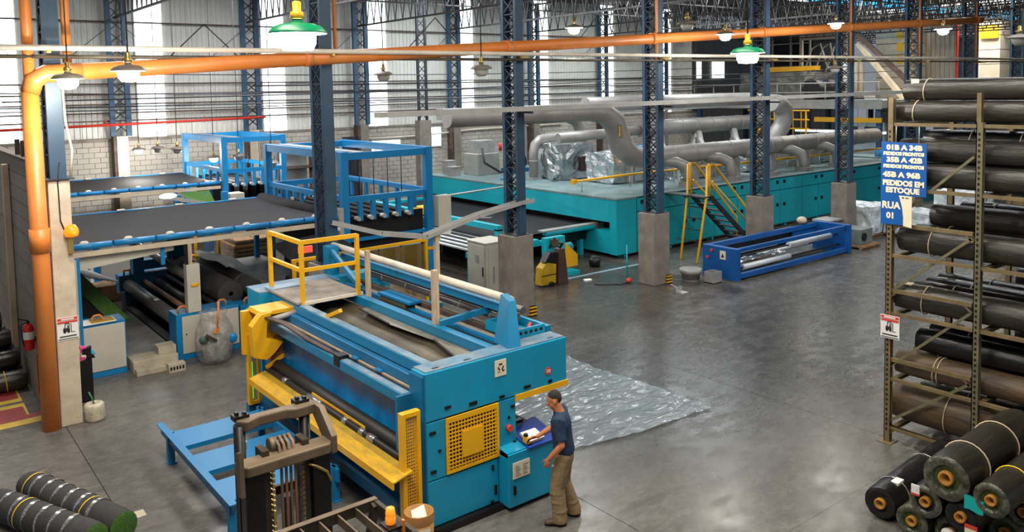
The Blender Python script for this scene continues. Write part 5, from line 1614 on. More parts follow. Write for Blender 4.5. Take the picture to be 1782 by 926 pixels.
part('top_bar', MB().prism([(2.52, 7.50), (2.60, 7.40), (2.74, 7.46), (3.0, 7.46), (3.08, 7.40), (3.30, 7.42), (3.30, 7.56), (2.60, 7.58)], 'xy', 2.56, 2.66), YOKE, t, bev=.015)
for x in (2.52, 3.12):
    part('valve_block', MB().box(x, x+.14, 7.5, 7.62, 2.64, 2.69).box(x+.02, x+.05, 7.53, 7.58, 2.69, 2.72).box(x+.09, x+.12, 7.52, 7.57, 2.69, 2.71), BLACK, t)
part('mid_cylinder', MB().cyl((2.88, 7.2, .1), (2.88, 7.2, 1.95), .05, 12), DSTEEL, t)
for i in range(4):
    x = 2.80+.045*i
    part('hose', MB().tube([(x, 7.12, .2), (x, 7.12, 2.3), (x, 7.16, 2.46), (x, 7.26, 2.5), (x, 7.34, 2.44), (x, 7.36, 2.2)], .014, 7), BROWNR if i % 2 else YOKE, t)
part('hose_pulley', MB().cyl((2.74, 7.26, 2.44), (2.80, 7.26, 2.44), .07, 12), YOKE, t)
for z in (.55, 1.25, 1.9):
    part('mast_cross', MB().box(2.6, 3.14, 7.36, 7.40, z, z+.08), MAST, t)
part('brass_nut', MB().cyl((2.58, 7.48, 2.38), (2.58, 7.48, 2.45), .035, 8), BRASS, t)
part('brass_fitting', MB().tube([(3.05, 7.08, 2.24), (3.12, 7.06, 2.2), (3.22, 7.06, 2.12), (3.26, 7.06, 2.02)], .014, 6), BRASS, t)
part('carriage', MB().box(2.45, 3.3, 7.62, 7.68, .2, .3).box(2.45, 3.3, 7.62, 7.68, .55, .65), MAST, t)
for x in (2.56, 3.08):
    part('fork', MB().box(x, x+.1, 7.68, 7.72, .05, .6).box(x, x+.1, 7.72, 8.7, .05, .09), MAST, t)
# ================================================================ carpet rolls
def roll_proto(name, label, cat, r, L, m, end, seed, straps=(), strapm=None, core=True, group=None, fold=0):
    """axis +X from the root, resting on z=0"""
    t = thing(name, label, cat, (0, 0, 0), group)
    rn = random.Random(seed)
    q = rn.random()*90
    mb = MB()
    n, k = 22, 18

    def rad(th, x):
        return r*(1+.035*noise.noise(Vector((math.cos(th)*1.2, math.sin(th)*1.2, x*1.6/r*.25+q)))+.018*noise.noise(Vector((math.cos(th)*4, math.sin(th)*4, x*5+q))))-(.012 if math.sin(th) < -.9 else 0)
    vs = []
    for i in range(k+1):
        x = L*i/k
        for j in range(n):
            th = 2*PI*j/n
            rr = rad(th, x)
            if i in (0, k): rr *= .93
            vs.append((x+(.02*noise.noise(Vector((j, q, i))) if i in (0, k) else 0), rr*math.cos(th), r+rr*math.sin(th)))
    fs = [(i*n+j, i*n+(j+1) % n, (i+1)*n+(j+1) % n, (i+1)*n+j) for i in range(k) for j in range(n)]
    mb.add(vs, fs, True)
    part('wrap', mb, m, t)
    e = MB()
    for s, x in ((1, 0), (-1, L)):
        part('end_face', MB().lathe([(r*.90, .005), (r*.80, -.012), (r*.55, .012), (r*.33, .03)], (x, 0, r), (s, 0, 0), 20), end, t)
    if fold:
        fm = MB()
        fm.grid(lambda a, b: ((-.025*math.sin(PI*b)+.012*noise.noise(Vector((math.cos(a*2*PI)*3, math.sin(a*2*PI)*3, b*3+q)))), (r*(.99-fold*b)+.02*r*noise.noise(Vector((math.cos(a*2*PI)*2, math.sin(a*2*PI)*2, 5+q))))*math.cos(a*2*PI), r+(r*(.99-fold*b)+.03*r*noise.noise(Vector((math.cos(a*2*PI)*2, math.sin(a*2*PI)*2, 9+q))))*math.sin(a*2*PI)), 26, 4)
        part('film_fold', fm, M('crinkled_film', (.085, .09, .06), .18, var=.6, scale=9, bump=1, bscale=14), t)
    if core:
        part('core', MB().lathe([(r*.32, .03), (r*.32, -.03), (r*.21, -.03), (r*.20, .25), (0, .25)], (0, 0, r), (1, 0, 0), 18), CORE, t)
    else:
        part('tucked_film', MB().lathe([(r*.5, .0), (r*.3, -.02), (0, .0)], (0, 0, r), (1, 0, 0), 14), m, t)
    for x in straps:
        part('strap', MB().tube([(x+.02*math.sin(a*PI/12), 1.04*r*math.cos(a*PI/12), r+1.03*r*math.sin(a*PI/12)) for a in range(24)], .009, 6, closed=True), strapm or BAND, t)
    return t


# ---- bottom right pile: (x end, y, z centre, r, L, mat, end, straps, strapmat, label)
PILE = [
    (10.08, 5.25, .22, .22, 2.1, WRAPK, CARPET, (.35, 1.35), BANDS, 'black carpet roll on the floor, leftmost of the pile, pale tag on top'),
    (10.00, 4.80, .20, .20, 2.0, WRAPO, CARPETG, (), None, 'green-tinted film roll on the floor second in the pile'),
    (10.10, 4.38, .19, .19, 2.0, GREYROLL, CARPET, (), None, 'grey cloth-covered roll low in the pile, white tuft at its end'),
    (10.60, 3.96, .20, .20, 1.8, WRAPO, CARPETG, (), None, 'green-ended film roll on the floor under the yellow-strapped roll'),
    (9.92, 4.60, .555, .20, 2.1, WRAPK, CARPET, (), None, 'shiny black roll in the second layer with a red and white tag'),
    (9.88, 4.17, .55, .20, 2.1, WRAPK, CARPET, (), None, 'black-faced roll in the second layer beneath the big top roll'),
    (10.55, 3.74, .56, .20, 1.8, WRAPD, CARPET, (), None, 'dark roll at the right edge of the pile beside the frame border'),
    (9.83, 4.32, .985, .27, 2.2, WRAPD, CARPETG, (.55, 1.45), BAND, 'big top roll of the pile with two pale straps and green face'),
    (9.83, 3.82, .91, .20, 2.1, WRAPD, CARPETG, (.6,), BANDY, 'top roll of the pile with a yellow strap'),
]
for i, (x, y, zc, r, L, mm, en, st, sm, lab) in enumerate(PILE):
    t = roll_proto('carpet_roll', lab, 'roll', r, L, mm, en, 20+i, st, sm, True, 'carpet rolls piled on the floor by the rack', 0 if en is CARPET and i in (0, 5) else .42)
    t.location = (x, y, zc-r)
    t.rotation_euler = (R(17*i % 360) if False else 0, 0, R([3, 1, 0, 0, 2, 0, 0, 1, 0][i]))
    if i == 0:
        part('tag', MB().box(.25, .42, -.12, -.02, 2*r-.03, 2*r+.004), PAPERW, t)
    if i == 4:
        part('tag', MB().box(-.03, -.015, .06, .16, r*1.3, r*1.9), PAPERW, t)
        part('tag_edge', MB().box(-.032, -.017, .06, .16, r*1.25, r*1.38), INKR, t)
    if i == 2:
        part('white_tuft', MB().ell((-.04, 0, r), .05, .09, .07, 10, 6), PAPERW, t)
    if i == 5:
        part('tag', MB().box(-.03, -.015, -.20, -.06, .0, .14), PAPER, t)
        part('tag_edge', MB().box(-.035, -.016, -.20, -.06, .12, .16), INKR, t)
solo('teal_cloth', MB().grid(lambda a, b: (9.80+.02*a, 4.10-.2*a, .72+.16*b-.02*a+.01*math.sin(6*a)), 4, 4).grid(lambda a, b: (9.82+.02*a, 4.10-.2*a, .72+.16*b-.02*a+.01*math.sin(6*a)), 4, 4), TEALC, 'small turquoise cloth tucked between the rolls of the pile', 'cloth')

# ---- bottom left pair
for i, (x, y, rz, r, L, lab) in enumerate([(1.50, 13.25, -70, .20, 2.25, 'charcoal carpet roll with silver tape rings and green face, bottom left'),
                                           (1.06, 12.95, -66, .20, 2.1, 'charcoal carpet roll with tape rings nearest the lower left corner')]):
    t = roll_proto('taped_roll', lab, 'roll', r, L, CARPETC, GRASS, 60+i, (), None, False, 'taped carpet rolls on the floor')
    for k in range(6):
        xx = .30+.27*k
        part('tape_ring', MB().tube([(xx, 0, r), (xx+.055, .01, r)], r*1.035, 22, caps=False), BANDS, t)
    for xx in ((.18, 1.55) if i == 0 else (.7,)):
        part('yellow_band', MB().tube([(xx, 0, r), (xx+.022, 0, r)], r*1.05, 22, caps=False), BANDY, t)
    part('green_fold', MB().lathe([(r*.95, .0), (r*.7, .03), (r*.2, .01), (0, .01)], (L, 0, r), (1, 0, 0), 18), GRASS, t)
    t.location = (x, y, 0)
    t.rotation_euler = (0, 0, R(rz))
solo('dust_mound', MB().grid(lambda a, b: (2.45+.22*a, 11.66+.2*b, .035*math.sin(PI*a)*math.sin(PI*b)*(1+.5*noise.noise(Vector((a*9, b*9, 2))))), 12, 10), TANB, 'small mound of sweepings on the floor near the taped rolls', 'sweepings')

# ---- rolls stacked against the partition, left edge
LP = [(2.14, 18.45, .0, .2, 'dark roll on the floor against the partition with a gold strap', WRAPD), (2.12, 18.95, .0, .2, 'second dark roll on the floor against the partition', WRAPK),
      (2.06, 18.7, .38, .2, 'shiny black roll in the middle of the stack by the partition', WRAPK), (2.02, 19.1, .42, .19, 'black roll behind the middle of the partition stack', WRAPK),
      (1.95, 18.85, .76, .19, 'black roll with silver tape in the partition stack', WRAPK), (1.9, 19.2, .82, .18, 'matt black roll high in the partition stack', WRAPD),
      (1.82, 19.0, 1.12, .19, 'upper black roll of the partition stack', WRAPK), (1.74, 19.15, 1.50, .18, 'topmost black roll of the partition stack', WRAPK)]
for i, (x, y, z, r, lab, mm) in enumerate(LP):
    t = roll_proto('carpet_roll', lab, 'roll', r, 2.2, mm, CARPET, 80+i, (.35,) if i < 2 else (), BANDY if i == 0 else BAND, False, 'carpet rolls stacked by the partition')
    t.location = (x, y, z)
    t.rotation_euler = (0, 0, R(180))

# ================================================================ the rack on the right
t = thing('storage_rack', 'tall brown steel storage rack with diagonal braces, full of wrapped rolls', 'rack', (12.45, 6.4, 0))
XR = 12.45
for y, m_ in ((6.42, RACK), (5.12, RACKG), (2.6, RACKG)):
    for x in (XR, 14.5):
        top = 5.46 if y > 6 else 5.10
        ps = part('post', MB().box(x-.045, x+.045, y-.012, y, 0, top).box(x-.045, x-.033, y-.09, y, 0, top).box(x+.033, x+.045, y-.09, y, 0, top), m_, t)
        if x == XR:
            part('foot', MB().box(x-.12, x+.12, y-.15, y+.07, 0, .012), RACK, ps)
            hb = MB()
            for i in range(60):
                hb.box(x-.052, x-.045, y-.055, y-.03, .2+.08*i, .235+.08*i)
            part('punched_holes', hb, BLACK, ps, kind='stuff')
part('post_extension', MB().box(XR-.04, XR+.04, 5.06, 5.12, 5.1, 5.52), RACK, t)
for z in (.24, 1.34, 2.44, 3.48):
    part('end_rail', MB().box(XR-.02, XR+.02, 5.15, 6.38, z-.03, z+.03), RACK, t)
    part('gusset', MB().bar((XR, 6.38, z-.12), (XR, 6.24, z), .03, .03), RACK, t)
    part('gusset', MB().bar((XR, 5.15, z-.12), (XR, 5.28, z), .03, .03), RACK, t)
for z0, z1 in ((.32, 1.26), (1.2, 2.32), (2.4, 3.42), (3.5, 4.6)):
    part('brace', MB().bar((XR, 6.38, z0), (XR, 5.16, z1), .03, .04), RACKG, t)
SH = [.27, 1.05, 2.10, 3.02, 4.07, 5.07]
for z in SH:
    for x in (XR, 14.5):
        part('shelf_beam', MB().box(x-.03, x+.03, 2.6, 6.36, z-.05, z), RACK, t)
    for y in (6.3, 5.0, 3.8, 2.7):
        part('cross_bar', MB().box(XR, 14.5, y-.04, y+.04, z-.06, z-.005), RACK, t)


def rack_roll(x, y, z, r, m_, lab, straps=(.45,), seed=0, L=3.8, core=False):
    q = roll_proto('rack_roll', lab, 'roll', r, L, m_, m_, 100+seed, straps, BAND, core, 'wrapped carpet rolls on the rack')
    q.location = (x, y, z)
    q.rotation_euler = (0, 0, R(-90))
    return q


f = 12.50
RR = [
    # z shelf 6 (top)
    (f+.2, 6.44, 5.075, .165, WRAPD, 'dark roll lying directly on the top rack shelf, tan strap near its end', (.35,)),
    (f+.28, 6.30, 5.395, .17, WRAPD, 'topmost front roll of the rack with a pale label and tan strap', (.33,)),
    (f+.75, 6.1, 5.075, .165, WRAPK, 'black roll behind the front one on the top shelf', ()),
    (f+.75, 4.75, 5.395, .20, WRAPK, 'short black roll end showing behind the topmost front roll', ()),
    # shelf 5
    (f+.2, 6.35, 4.075, .19, WRAPD, 'grey-black front roll on the shelf behind the blue sign', (3.0,)),
    (f+.26, 6.35, 4.45, .185, WRAPD, 'brownish front roll stacked above it behind the blue sign', (2.2,)),
    (f+.7, 6.2, 4.075, .19, WRAPK, 'black roll deep on the shelf behind the blue sign', ()),
    (f+.75, 6.2, 4.60, .17, WRAPK, 'black roll under the top shelf with two white straps', (.7, 1.4)),
    (f+1.2, 6.1, 4.45, .18, WRAPK, 'rearmost black roll under the top shelf', ()),
    # shelf 4
    (f+.24, 6.32, 3.025, .215, WRAPD, 'fat dark front roll on the fourth shelf with a tan strap and label', (.5,)),
    (f+.68, 6.30, 3.025, .2, WRAPK, 'black roll behind the fat one on the fourth shelf', (.5,)),
    (f+1.12, 6.2, 3.025, .2, WRAPD, 'dull roll third from the front on the fourth shelf', ()),
    (f+.92, 6.15, 3.36, .19, WRAPD, 'wrinkled film roll on top of the fourth shelf rolls', ()),
    (f+1.38, 5.9, 3.4, .18, WRAPK, 'black roll with a white label at the back of the fourth shelf', (.5,)),
    # shelf 3
    (f+.23, 6.36, 2.105, .215, WRAPD, 'front roll on the third shelf with a broad tan strap', (.45,)),
    (f+.68, 6.30, 2.105, .2, WRAPK, 'second roll from the front on the third shelf', (.6,)),
    (f+1.1, 6.30, 2.105, .2, WRAPK, 'third roll from the front on the third shelf', (.7,)),
    (f+1.52, 6.3, 2.105, .2, WRAPK, 'rearmost roll on the third shelf with a pale strap', (.8,)),
    # shelf 2
    (f+.24, 6.34, 1.055, .2, WRAPB, 'brown paper-wrapped front roll on the second shelf with paired straps', (.6, .66)),
    (f+.40, 6.1, 1.44, .19, WRAPK, 'shiny black film roll lying on the brown roll of the second shelf', ()),
    (f+.72, 6.3, 1.055, .2, WRAPD, 'dark roll behind the brown one on the second shelf', (.4,)),
    (f+.95, 6.15, 1.46, .18, WRAPK, 'black roll under the third shelf with a tan strap', (.6,)),
    (f+1.2, 6.2, 1.055, .2, WRAPK, 'rearmost black roll on the second shelf', (.5,)),
    # shelf 1
    (f+.36, 6.42, .275, .31, WRAPB, 'very fat brown and grey roll on the lowest shelf', (.85,)),
    (f+.95, 6.3, .275, .26, WRAPO, 'olive roll behind the fat one on the lowest shelf', (.75,)),
    (f+1.5, 6.3, .275, .26, WRAPK, 'rearmost black roll on the lowest shelf', ()),
]
for i, (x, y, z, r, mm, lab, st) in enumerate(RR):
    q = rack_roll(x, y, z, r, mm, lab, st, i)
    if i in (1, 9, 14):
        part('label_tag', MB().box(.12, .24, -.13 if i == 1 else -.1, -.1 if i == 1 else .02, 2*r-.1 if i == 1 else 2*r-.01, 2*r-.0 if i == 1 else 2*r+.006), PAPER, q)
    if i in (13, 21):
        part('label_tag', MB().box(.3, .45, -.05, .05, 2*r-.01, 2*r+.006), PAPERW, q)
# blue hanging sign -------------------------------------------------------
s = thing('aisle_sign', 'blue hanging aisle sign reading RUA 01 on the rack corner', 'sign', (12.38, 6.1, 3.5))
XS = 12.385
part('board', MB().prism([(6.50, 3.49), (6.50, 4.78), (5.80, 4.76), (5.80, 3.96), (6.02, 3.96), (6.02, 3.50)], 'yz', XS, XS+.012), SIGNB, s)
for y in (6.27, 5.92):
    part('hook', MB().tube([(XS+.006, y, 4.76), (XS+.006, y, 5.02)], .008, 6), LGREY, s)
XT = XS-.004
xd, yd = (0, -1, 0), (0, 0, 1)
for body, yc, z, size, sx in (('01B A 34B', 6.14, 4.69, .105, 1.2), ('PEDIDOS PRONTOS', 6.15, 4.595, .067, 1.04), ('35B A 42B', 6.14, 4.50, .105, 1.2), ('PEDIDOS PRONTOS', 6.15, 4.40, .067, 1.04),
                              ('45B A 96B', 6.18, 4.27, .11, 1.2), ('PEDIDOS EM', 6.15, 4.14, .112, 1.02), ('ESTOQUE', 6.16, 4.03, .112, 1.05), ('RUA', 6.335, 3.79, .145, 1.0), ('01', 6.34, 3.63, .125, 1.05)):
    text(body, (XT, yc, z), xd, yd, size, SIGNL, s, 'lettering', .002, sx=sx, bold=.006)
part('paper_patch', MB().prism([(6.21, 3.955), (6.01, 3.955), (6.01, 3.47), (6.14, 3.49), (6.14, 3.62), (6.16, 3.78)], 'yz', XS-.008, XS-.003), PAPER, s)
part('patch_mark', MB().box(XS-.011, XS-.008, 6.13, 6.16, 3.915, 3.935).box(XS-.011, XS-.008, 6.06, 6.11, 3.915, 3.93), INK, s)


def forklift_icon(o, xd, yd, s):
    o, xd, yd = Vector(o), Vector(xd), Vector(yd)
    mb = MB()

    def P(l): mb.add([o+xd*(a*s)+yd*(b*s) for a, b in l], [tuple(range(len(l)))])
    P([(-.30, -.1), (.12, -.1), (.12, .08), (-.05, .14), (-.30, .14)])
    P([(-.22, .14), (-.16, .14), (-.12, .46), (-.18, .46)])
    P([(-.18, .42), (.10, .42), (.10, .48), (-.18, .48)])
    P([(.06, .06), (.11, .06), (.11, .44), (.06, .44)])
    P([(.18, -.2), (.23, -.2), (.23, .42), (.18, .42)])
    P([(.23, -.2), (.42, -.2), (.42, -.15), (.23, -.15)])
    P([(-.02, .12), (.05, .12), (.02, .34), (-.05, .34)])
    for cx in (-.2, .04):
        P([(cx+.09*math.cos(k*PI/6), -.13+.09*math.sin(k*PI/6)) for k in range(12)])
    return mb


def warning_sign(label, o, xd, yd, nrm, w_, h):
    o, xd, yd, nrm = map(Vector, (o, xd, yd, nrm))
    s = thing('warning_sign', label, 'sign', o)

    def q(x0, x1, z0, z1, d):
        mb = MB()
        vs = [o+xd*x+yd*z+nrm*dd for dd in (d, d+.004) for x, z in ((x0, z0), (x1, z0), (x1, z1), (x0, z1))]
        return mb.add(vs, [(0, 3, 2, 1), (4, 5, 6, 7), (0, 1, 5, 4), (1, 2, 6, 5), (2, 3, 7, 6), (3, 0, 4, 7)])
    part('board', q(-w_/2, w_/2, -h/2, h/2, 0), PAPERW, s)
    part('red_band', q(-w_*.47, w_*.47, h*.36, h*.47, .004), INKR, s)
    part('red_band', q(-w_*.47, w_*.47, h*.24, h*.33, .004), INKR, s)
    b_ = part('band_text', q(-w_*.3, w_*.3, h*.385, h*.44, .0085), PAPERW, s)
    part('pictogram', forklift_icon(o+nrm*.009+yd*(-h*.06), xd, yd, w_*.75), INK, s)
    part('text_line', q(-w_*.4, w_*.4, -h*.36, -h*.31, .004), INK, s)
    part('text_line', q(-w_*.46, w_*.46, -h*.46, -h*.43, .004), INK, s)
    return s


warning_sign('small forklift warning sign with red header on the corner post of the rack', (12.39, 6.33, 1.87), (0, -1, 0), (0, 0, 1), (-1, 0, 0), .30, .37)
warning_sign('forklift warning sign with red header on the beige column pedestal', (2.49, 15.745, 1.72), (1, 0, 0), (0, 0, 1), (0, -1, 0), .33, .40)
# ================================================================ the worker
W0 = Vector((6.93, 7.93, 0))
ang = R(133)
pr = thing('person', 'man in navy t-shirt and khaki trousers bending over the machine desk', 'person', W0, None, 0)
RM = Matrix.Rotation(ang, 3, 'Z')


def L2W(p):
    return W0+RM @ Vector(p)


class BodyMB(MB):
    def loft(s, rings, n=18):
        """rings: (centre, rx (forward), ry (side)) in body space, +x forward, +y left"""
        vs, fs = [], []
        for c, a, b in rings:
            for j in range(n):
                th = 2*PI*j/n
                vs.append((c[0]+a*math.cos(th), c[1]+b*math.sin(th), c[2]))
        for i in range(len(rings)-1):
            for j in range(n):
                fs.append((i*n+j, i*n+(j+1) % n, (i+1)*n+(j+1) % n, (i+1)*n+j))
        k = len(rings)-1
        fs.append(tuple(range(n))[::-1]); fs.append(tuple(k*n+j for j in range(n)))
        return s.add(vs, fs, True)

    def limb(s, pts, rs, n=12):
        s.tube(pts, rs, n)
        for p, r in zip(pts, rs):
            s.ell(p, r, r, r, n, 8)
        return s


def flesh(name, mb, m, voxel, par, smooth=4):
    mb.v = [L2W(p) for p in mb.v]
    o = part(name, mb, m, par)
    md = o.modifiers.new('blend', 'REMESH')
    md.mode = 'VOXEL'; md.voxel_size = voxel; md.use_smooth_shade = True
    sm = o.modifiers.new('soften', 'SMOOTH')
    sm.factor = .5; sm.iterations = smooth
    return o


HZ = 1.60
# joints
Ls, Rs = Vector((.02, .20, 1.40)), Vector((.02, -.20, 1.40))
Le, Lw = Vector((-.03, .27, 1.12)), Vector((.14, .25, .93))
Re, Rw = Vector((.12, -.27, 1.15)), Vector((.34, -.16, 1.04))
Lh, Lk, La = Vector((-.02, .10, .90)), Vector((.05, .12, .49)), Vector((.02, .14, .08))
Rh, Rk, Ra = Vector((-.02, -.10, .90)), Vector((.0, -.12, .49)), Vector((-.14, -.13, .08))
# ---- body (skin), one continuous surface
B = BodyMB()
B.loft([((-.02, 0, .84), .10, .15), ((-.02, 0, .95), .115, .165), ((0, 0, 1.08), .10, .145), ((.01, 0, 1.22), .115, .165), ((.01, 0, 1.34), .115, .185), ((.0, 0, 1.42), .085, .15), ((.01, 0, 1.46), .06, .07)])
B.limb([(.0, 0, 1.43), (.035, 0, 1.50), (.055, 0, 1.55)], [.062, .058, .06])
hd = Matrix.Rotation(R(24), 3, 'Y')
hc = Vector((.085, 0, 1.615))


def H(p): return hc+hd @ Vector(p)


B.ell(H((-.012, 0, .03)), .098, .076, .092, 16, 12, hd)
B.ell(H((.03, 0, -.035)), .066, .062, .085, 14, 10, hd)
B.ell(H((.062, 0, -.095)), .03, .035, .024, 10, 8, hd)
B.tube([H((.088, 0, .015)), H((.116, 0, -.032))], [.011, .017], 8)
B.ell(H((.112, 0, -.035)), .016, .019, .013, 8, 6, hd)
B.ell(H((.088, 0, -.068)), .016, .026, .008, 8, 6, hd)
B.ell(H((.086, 0, -.08)), .016, .022, .008, 8, 6, hd)
for s in (-1, 1):
    B.ell(H((-.008, s*.078, -.012)), .022, .010, .033, 8, 8, hd)
    B.ell(H((.074, s*.03, .022)), .016, .026, .010, 8, 6, hd)
for sh, el, wr in ((Ls, Le, Lw), (Rs, Re, Rw)):
    B.limb([sh, sh.lerp(el, .5), el], [.062, .054, .043])
    B.limb([el, el.lerp(wr, .35), wr], [.044, .043, .028])
for h, k, a in ((Lh, Lk, La), (Rh, Rk, Ra)):
    B.limb([h, h.lerp(k, .5), k], [.085, .075, .055])
    B.limb([k, k.lerp(a, .35), a], [.055, .052, .035])


def hand(B, wr, d, side, curl, pal):
    """wr wrist, d along the fingers, side toward the thumb, pal palm normal"""
    d, side = Vector(d).normalized(), Vector(side).normalized()
    pal = Vector(pal).normalized()
    c = wr+d*.05
    M3 = Matrix((d, side, pal)).transposed()
    B.ell(c, .052, .042, .018, 12, 8, M3)
    for i, (o, l) in enumerate(((.030, .070), (.010, .078), (-.011, .072), (-.031, .058))):
        b0 = wr+d*.088+side*o
        p1 = b0+d*l*.45*math.cos(curl*.4)+pal*l*.45*math.sin(curl*.4)
        p2 = p1+d*l*.33*math.cos(curl)+pal*l*.33*math.sin(curl)
        p3 = p2+d*l*.26*math.cos(curl*1.5)+pal*l*.26*math.sin(curl*1.5)
        B.limb([wr+d*.05+side*o*.8, b0, p1, p2, p3], [.010, .0095, .009, .0085, .0075], 8)
    t0 = wr+d*.022+side*.03
    t1 = t0+d*.03+side*.028+pal*.01
    t2 = t1+d*.032+side*.006+pal*.014
    B.limb([wr+d*.02+side*.012, t0, t1, t2], [.013, .012, .0105, .0085], 8)


hand(B, Lw, (.30, -.02, -.95), (.9, .1, .3), .75, (.1, -1, 0))
hand(B, Rw, (.95, .28, -.22), (.1, .75, .6), .9, (.1, .3, -.9))
body = flesh('body', B, SKIN, .0075, pr, 3)
# eyes, brows
E_ = MB()
for s in (-1, 1):
    E_.ell(L2W(H((.084, s*.031, .004))), .010, .010, .010, 8, 6)
part('eyes', E_, BATT, pr)
E_ = MB()
for s in (-1, 1):
    E_.ell(L2W(H((.092, s*.031, .004))), .005, .005, .005, 8, 6)
    E_.tube([L2W(H((.089, s*.015, .03))), L2W(H((.089, s*.034, .034))), L2W(H((.076, s*.05, .028)))], .005, 6)
part('brows', E_, HAIR, pr)
# ---- hair: close crop
hb = BodyMB()
hb.ell(H((-.020, 0, .046)), .094, .0765, .083, 18, 12, hd)
hb.ell(H((-.052, 0, .02)), .058, .068, .075, 14, 10, hd)
flesh('hair', hb, HAIR, .007, pr, 2)
# ---- shirt
S_ = BodyMB()
S_.loft([((-.03, 0, .93), .142, .185), ((-.03, 0, .98), .145, .188), ((-.015, 0, 1.10), .138, .178), ((.0, 0, 1.22), .140, .192), ((.0, 0, 1.33), .135, .212), ((-.002, 0, 1.41), .105, .185), ((.004, 0, 1.455), .078, .105), ((.01, 0, 1.475), .07, .078)])
for sh, el in ((Ls, Le), (Rs, Re)):
    S_.limb([Vector((0, sh.y*.55, 1.40)), sh, sh.lerp(el, .45)], [.085, .083, .076])
    S_.tube([sh.lerp(el, .4), sh.lerp(el, .82)], [.076, .074], 14)
shirt = flesh('shirt', S_, SHIRT, .012, pr, 3)
mk = MB().add([L2W((-.145, .03, 1.36)), L2W((-.145, .09, 1.36)), L2W((-.142, .085, 1.33)), L2W((-.145, .035, 1.33))], [(0, 1, 2, 3)])
part('back_print', mk, M('green_print', (.12, .25, .16), .8), shirt)
part('chest_print', MB().add([L2W((.142, .09, 1.33)), L2W((.138, .12, 1.33)), L2W((.14, .12, 1.30)), L2W((.144, .09, 1.30))], [(0, 1, 2, 3)]), PAPERW, shirt)
# ---- trousers
T_ = BodyMB()
T_.loft([((-.03, 0, .80), .125, .185), ((-.03, 0, .88), .135, .185), ((-.03, 0, .96), .13, .175), ((-.025, 0, 1.0), .125, .168)])
for h, k, a in ((Lh, Lk, La), (Rh, Rk, Ra)):
    T_.limb([h+Vector((0, 0, -.02)), h.lerp(k, .5), k], [.116, .116, .100])
    for i in range(7):
        f0 = i/7
        p = k.lerp(a, f0)
        T_.ell(p+Vector((.008*math.sin(i*2.4), 0, 0)), .096+.009*(i % 2), .096+.009*(i % 2), .05, 14, 8)
    T_.tube([k, k.lerp(a, .5), a+Vector((0, 0, .0)), a+Vector((0, 0, -.045))], [.098, .096, .098, .100], 16)
tro = flesh('trousers', T_, TROUS, .011, pr, 2)
part('pocket_tag', MB().ell(L2W((.10, .17, .80)), .018, .012, .02, 8, 6), PAPERW, tro)
# ---- shoes
for nm, a, dx in (('shoe', La, Vector((.98, .18, 0))), ('shoe', Ra, Vector((.95, -.3, 0)))):
    Q = BodyMB()
    d = dx.normalized()
    base = Vector((a.x, a.y, 0))
    m3 = Matrix((d, Vector((-d.y, d.x, 0)), Vector((0, 0, 1)))).transposed()
    Q.ell(base+Vector((0, 0, .055))-d*.02, .068, .047, .055, 12, 8, m3)
    Q.ell(base+Vector((0, 0, .045))+d*.09, .095, .050, .042, 12, 8, m3)
    Q.ell(base+Vector((0, 0, .038))+d*.15, .058, .047, .036, 12, 8, m3)
    o = flesh(nm, Q, SHOE, .008, pr, 2)
    sl = MB()
    sl.prism([tuple((base+d*x+Vector((-d.y, d.x, 0))*y).xy) for x, y in ((-.085, -.03), (-.05, -.045), (.10, -.052), (.19, -.035), (.205, 0), (.19, .035), (.10, .052), (-.05, .045), (-.085, .03))], 'xy', 0, .02)
    sl.v = [L2W(p) for p in sl.v]
    part('sole', sl, BLACK, o)
# thin pen in the writing hand
t = solo('pen', MB().tube([L2W((.40, -.135, 1.06)), L2W((.475, -.10, .965))], .005, 6), INK, 'dark pen held by the man over the desk', 'pen')
# ================================================================ plastic sheet on the floor
fr = random.Random(11)


def fz(x, y):
    P = Vector((x*1.1+y*.5, y*2.6-x*.8, 3))
    r1 = 1-abs(noise.noise(P))*2
    r2_ = 1-abs(noise.noise(Vector((x*2.5, y*2.5, 9))))*2
    return .008+max(0, r1-.35)*.05+max(0, r2_-.5)*.03


def film_pt(a, b):
    x0, x1 = 7.75+.35*b, 11.38+.06*math.sin(b*7)
    y0 = 9.38-.42*a+.05*math.sin(a*9)
    x, y = x0+(x1-x0)*a, y0+(13.1-y0)*b
    return (x, y, fz(x, y))


solo('plastic_sheet', MB().grid(film_pt, 90, 90), FILMM, 'large creased clear plastic sheet spread on the floor beside the blue machine', 'plastic sheet')
# ================================================================ clear waste bag with a broom head
t = thing('waste_bag', 'bulging clear waste bag standing against the wide beige cabinet', 'bag', (5.52, 17.55, 0))
bg = MB()
prof = [(.12, 0), (.27, .02), (.33, .12), (.37, .3), (.40, .5), (.39, .7), (.33, .88), (.26, .98), (.30, 1.1), (.24, 1.14)]
vs, fs = [], []
n = 26
for i, (r, z) in enumerate(prof):
    for j in range(n):
        th = 2*PI*j/n
        rr = r*(1+.10*noise.noise(Vector((math.cos(th)*2.5, math.sin(th)*2.5, z*4))))
        vs.append((5.52+rr*math.cos(th), 17.5+rr*.82*math.sin(th), z+.04*noise.noise(Vector((math.cos(th)*2, math.sin(th)*2, 5+z)))*(i > 5)))
for i in range(len(prof)-1):
    for j in range(n):
        fs.append((i*n+j, i*n+(j+1) % n, (i+1)*n+(j+1) % n, (i+1)*n+j))
bg.add(vs, fs, True)
part('film', bg, BAGW, t)
part('contents', MB().ell((5.54, 17.5, .42), .30, .25, .40, 16, 10), M('waste', (.50, .47, .43), .6, var=.25, scale=7, bump=.8, bscale=10), t)
part('green_scrap', MB().ell((5.22, 17.24, .60), .10, .06, .09, 10, 6), M('green_scrap', (.05, .10, .07), .6), t)
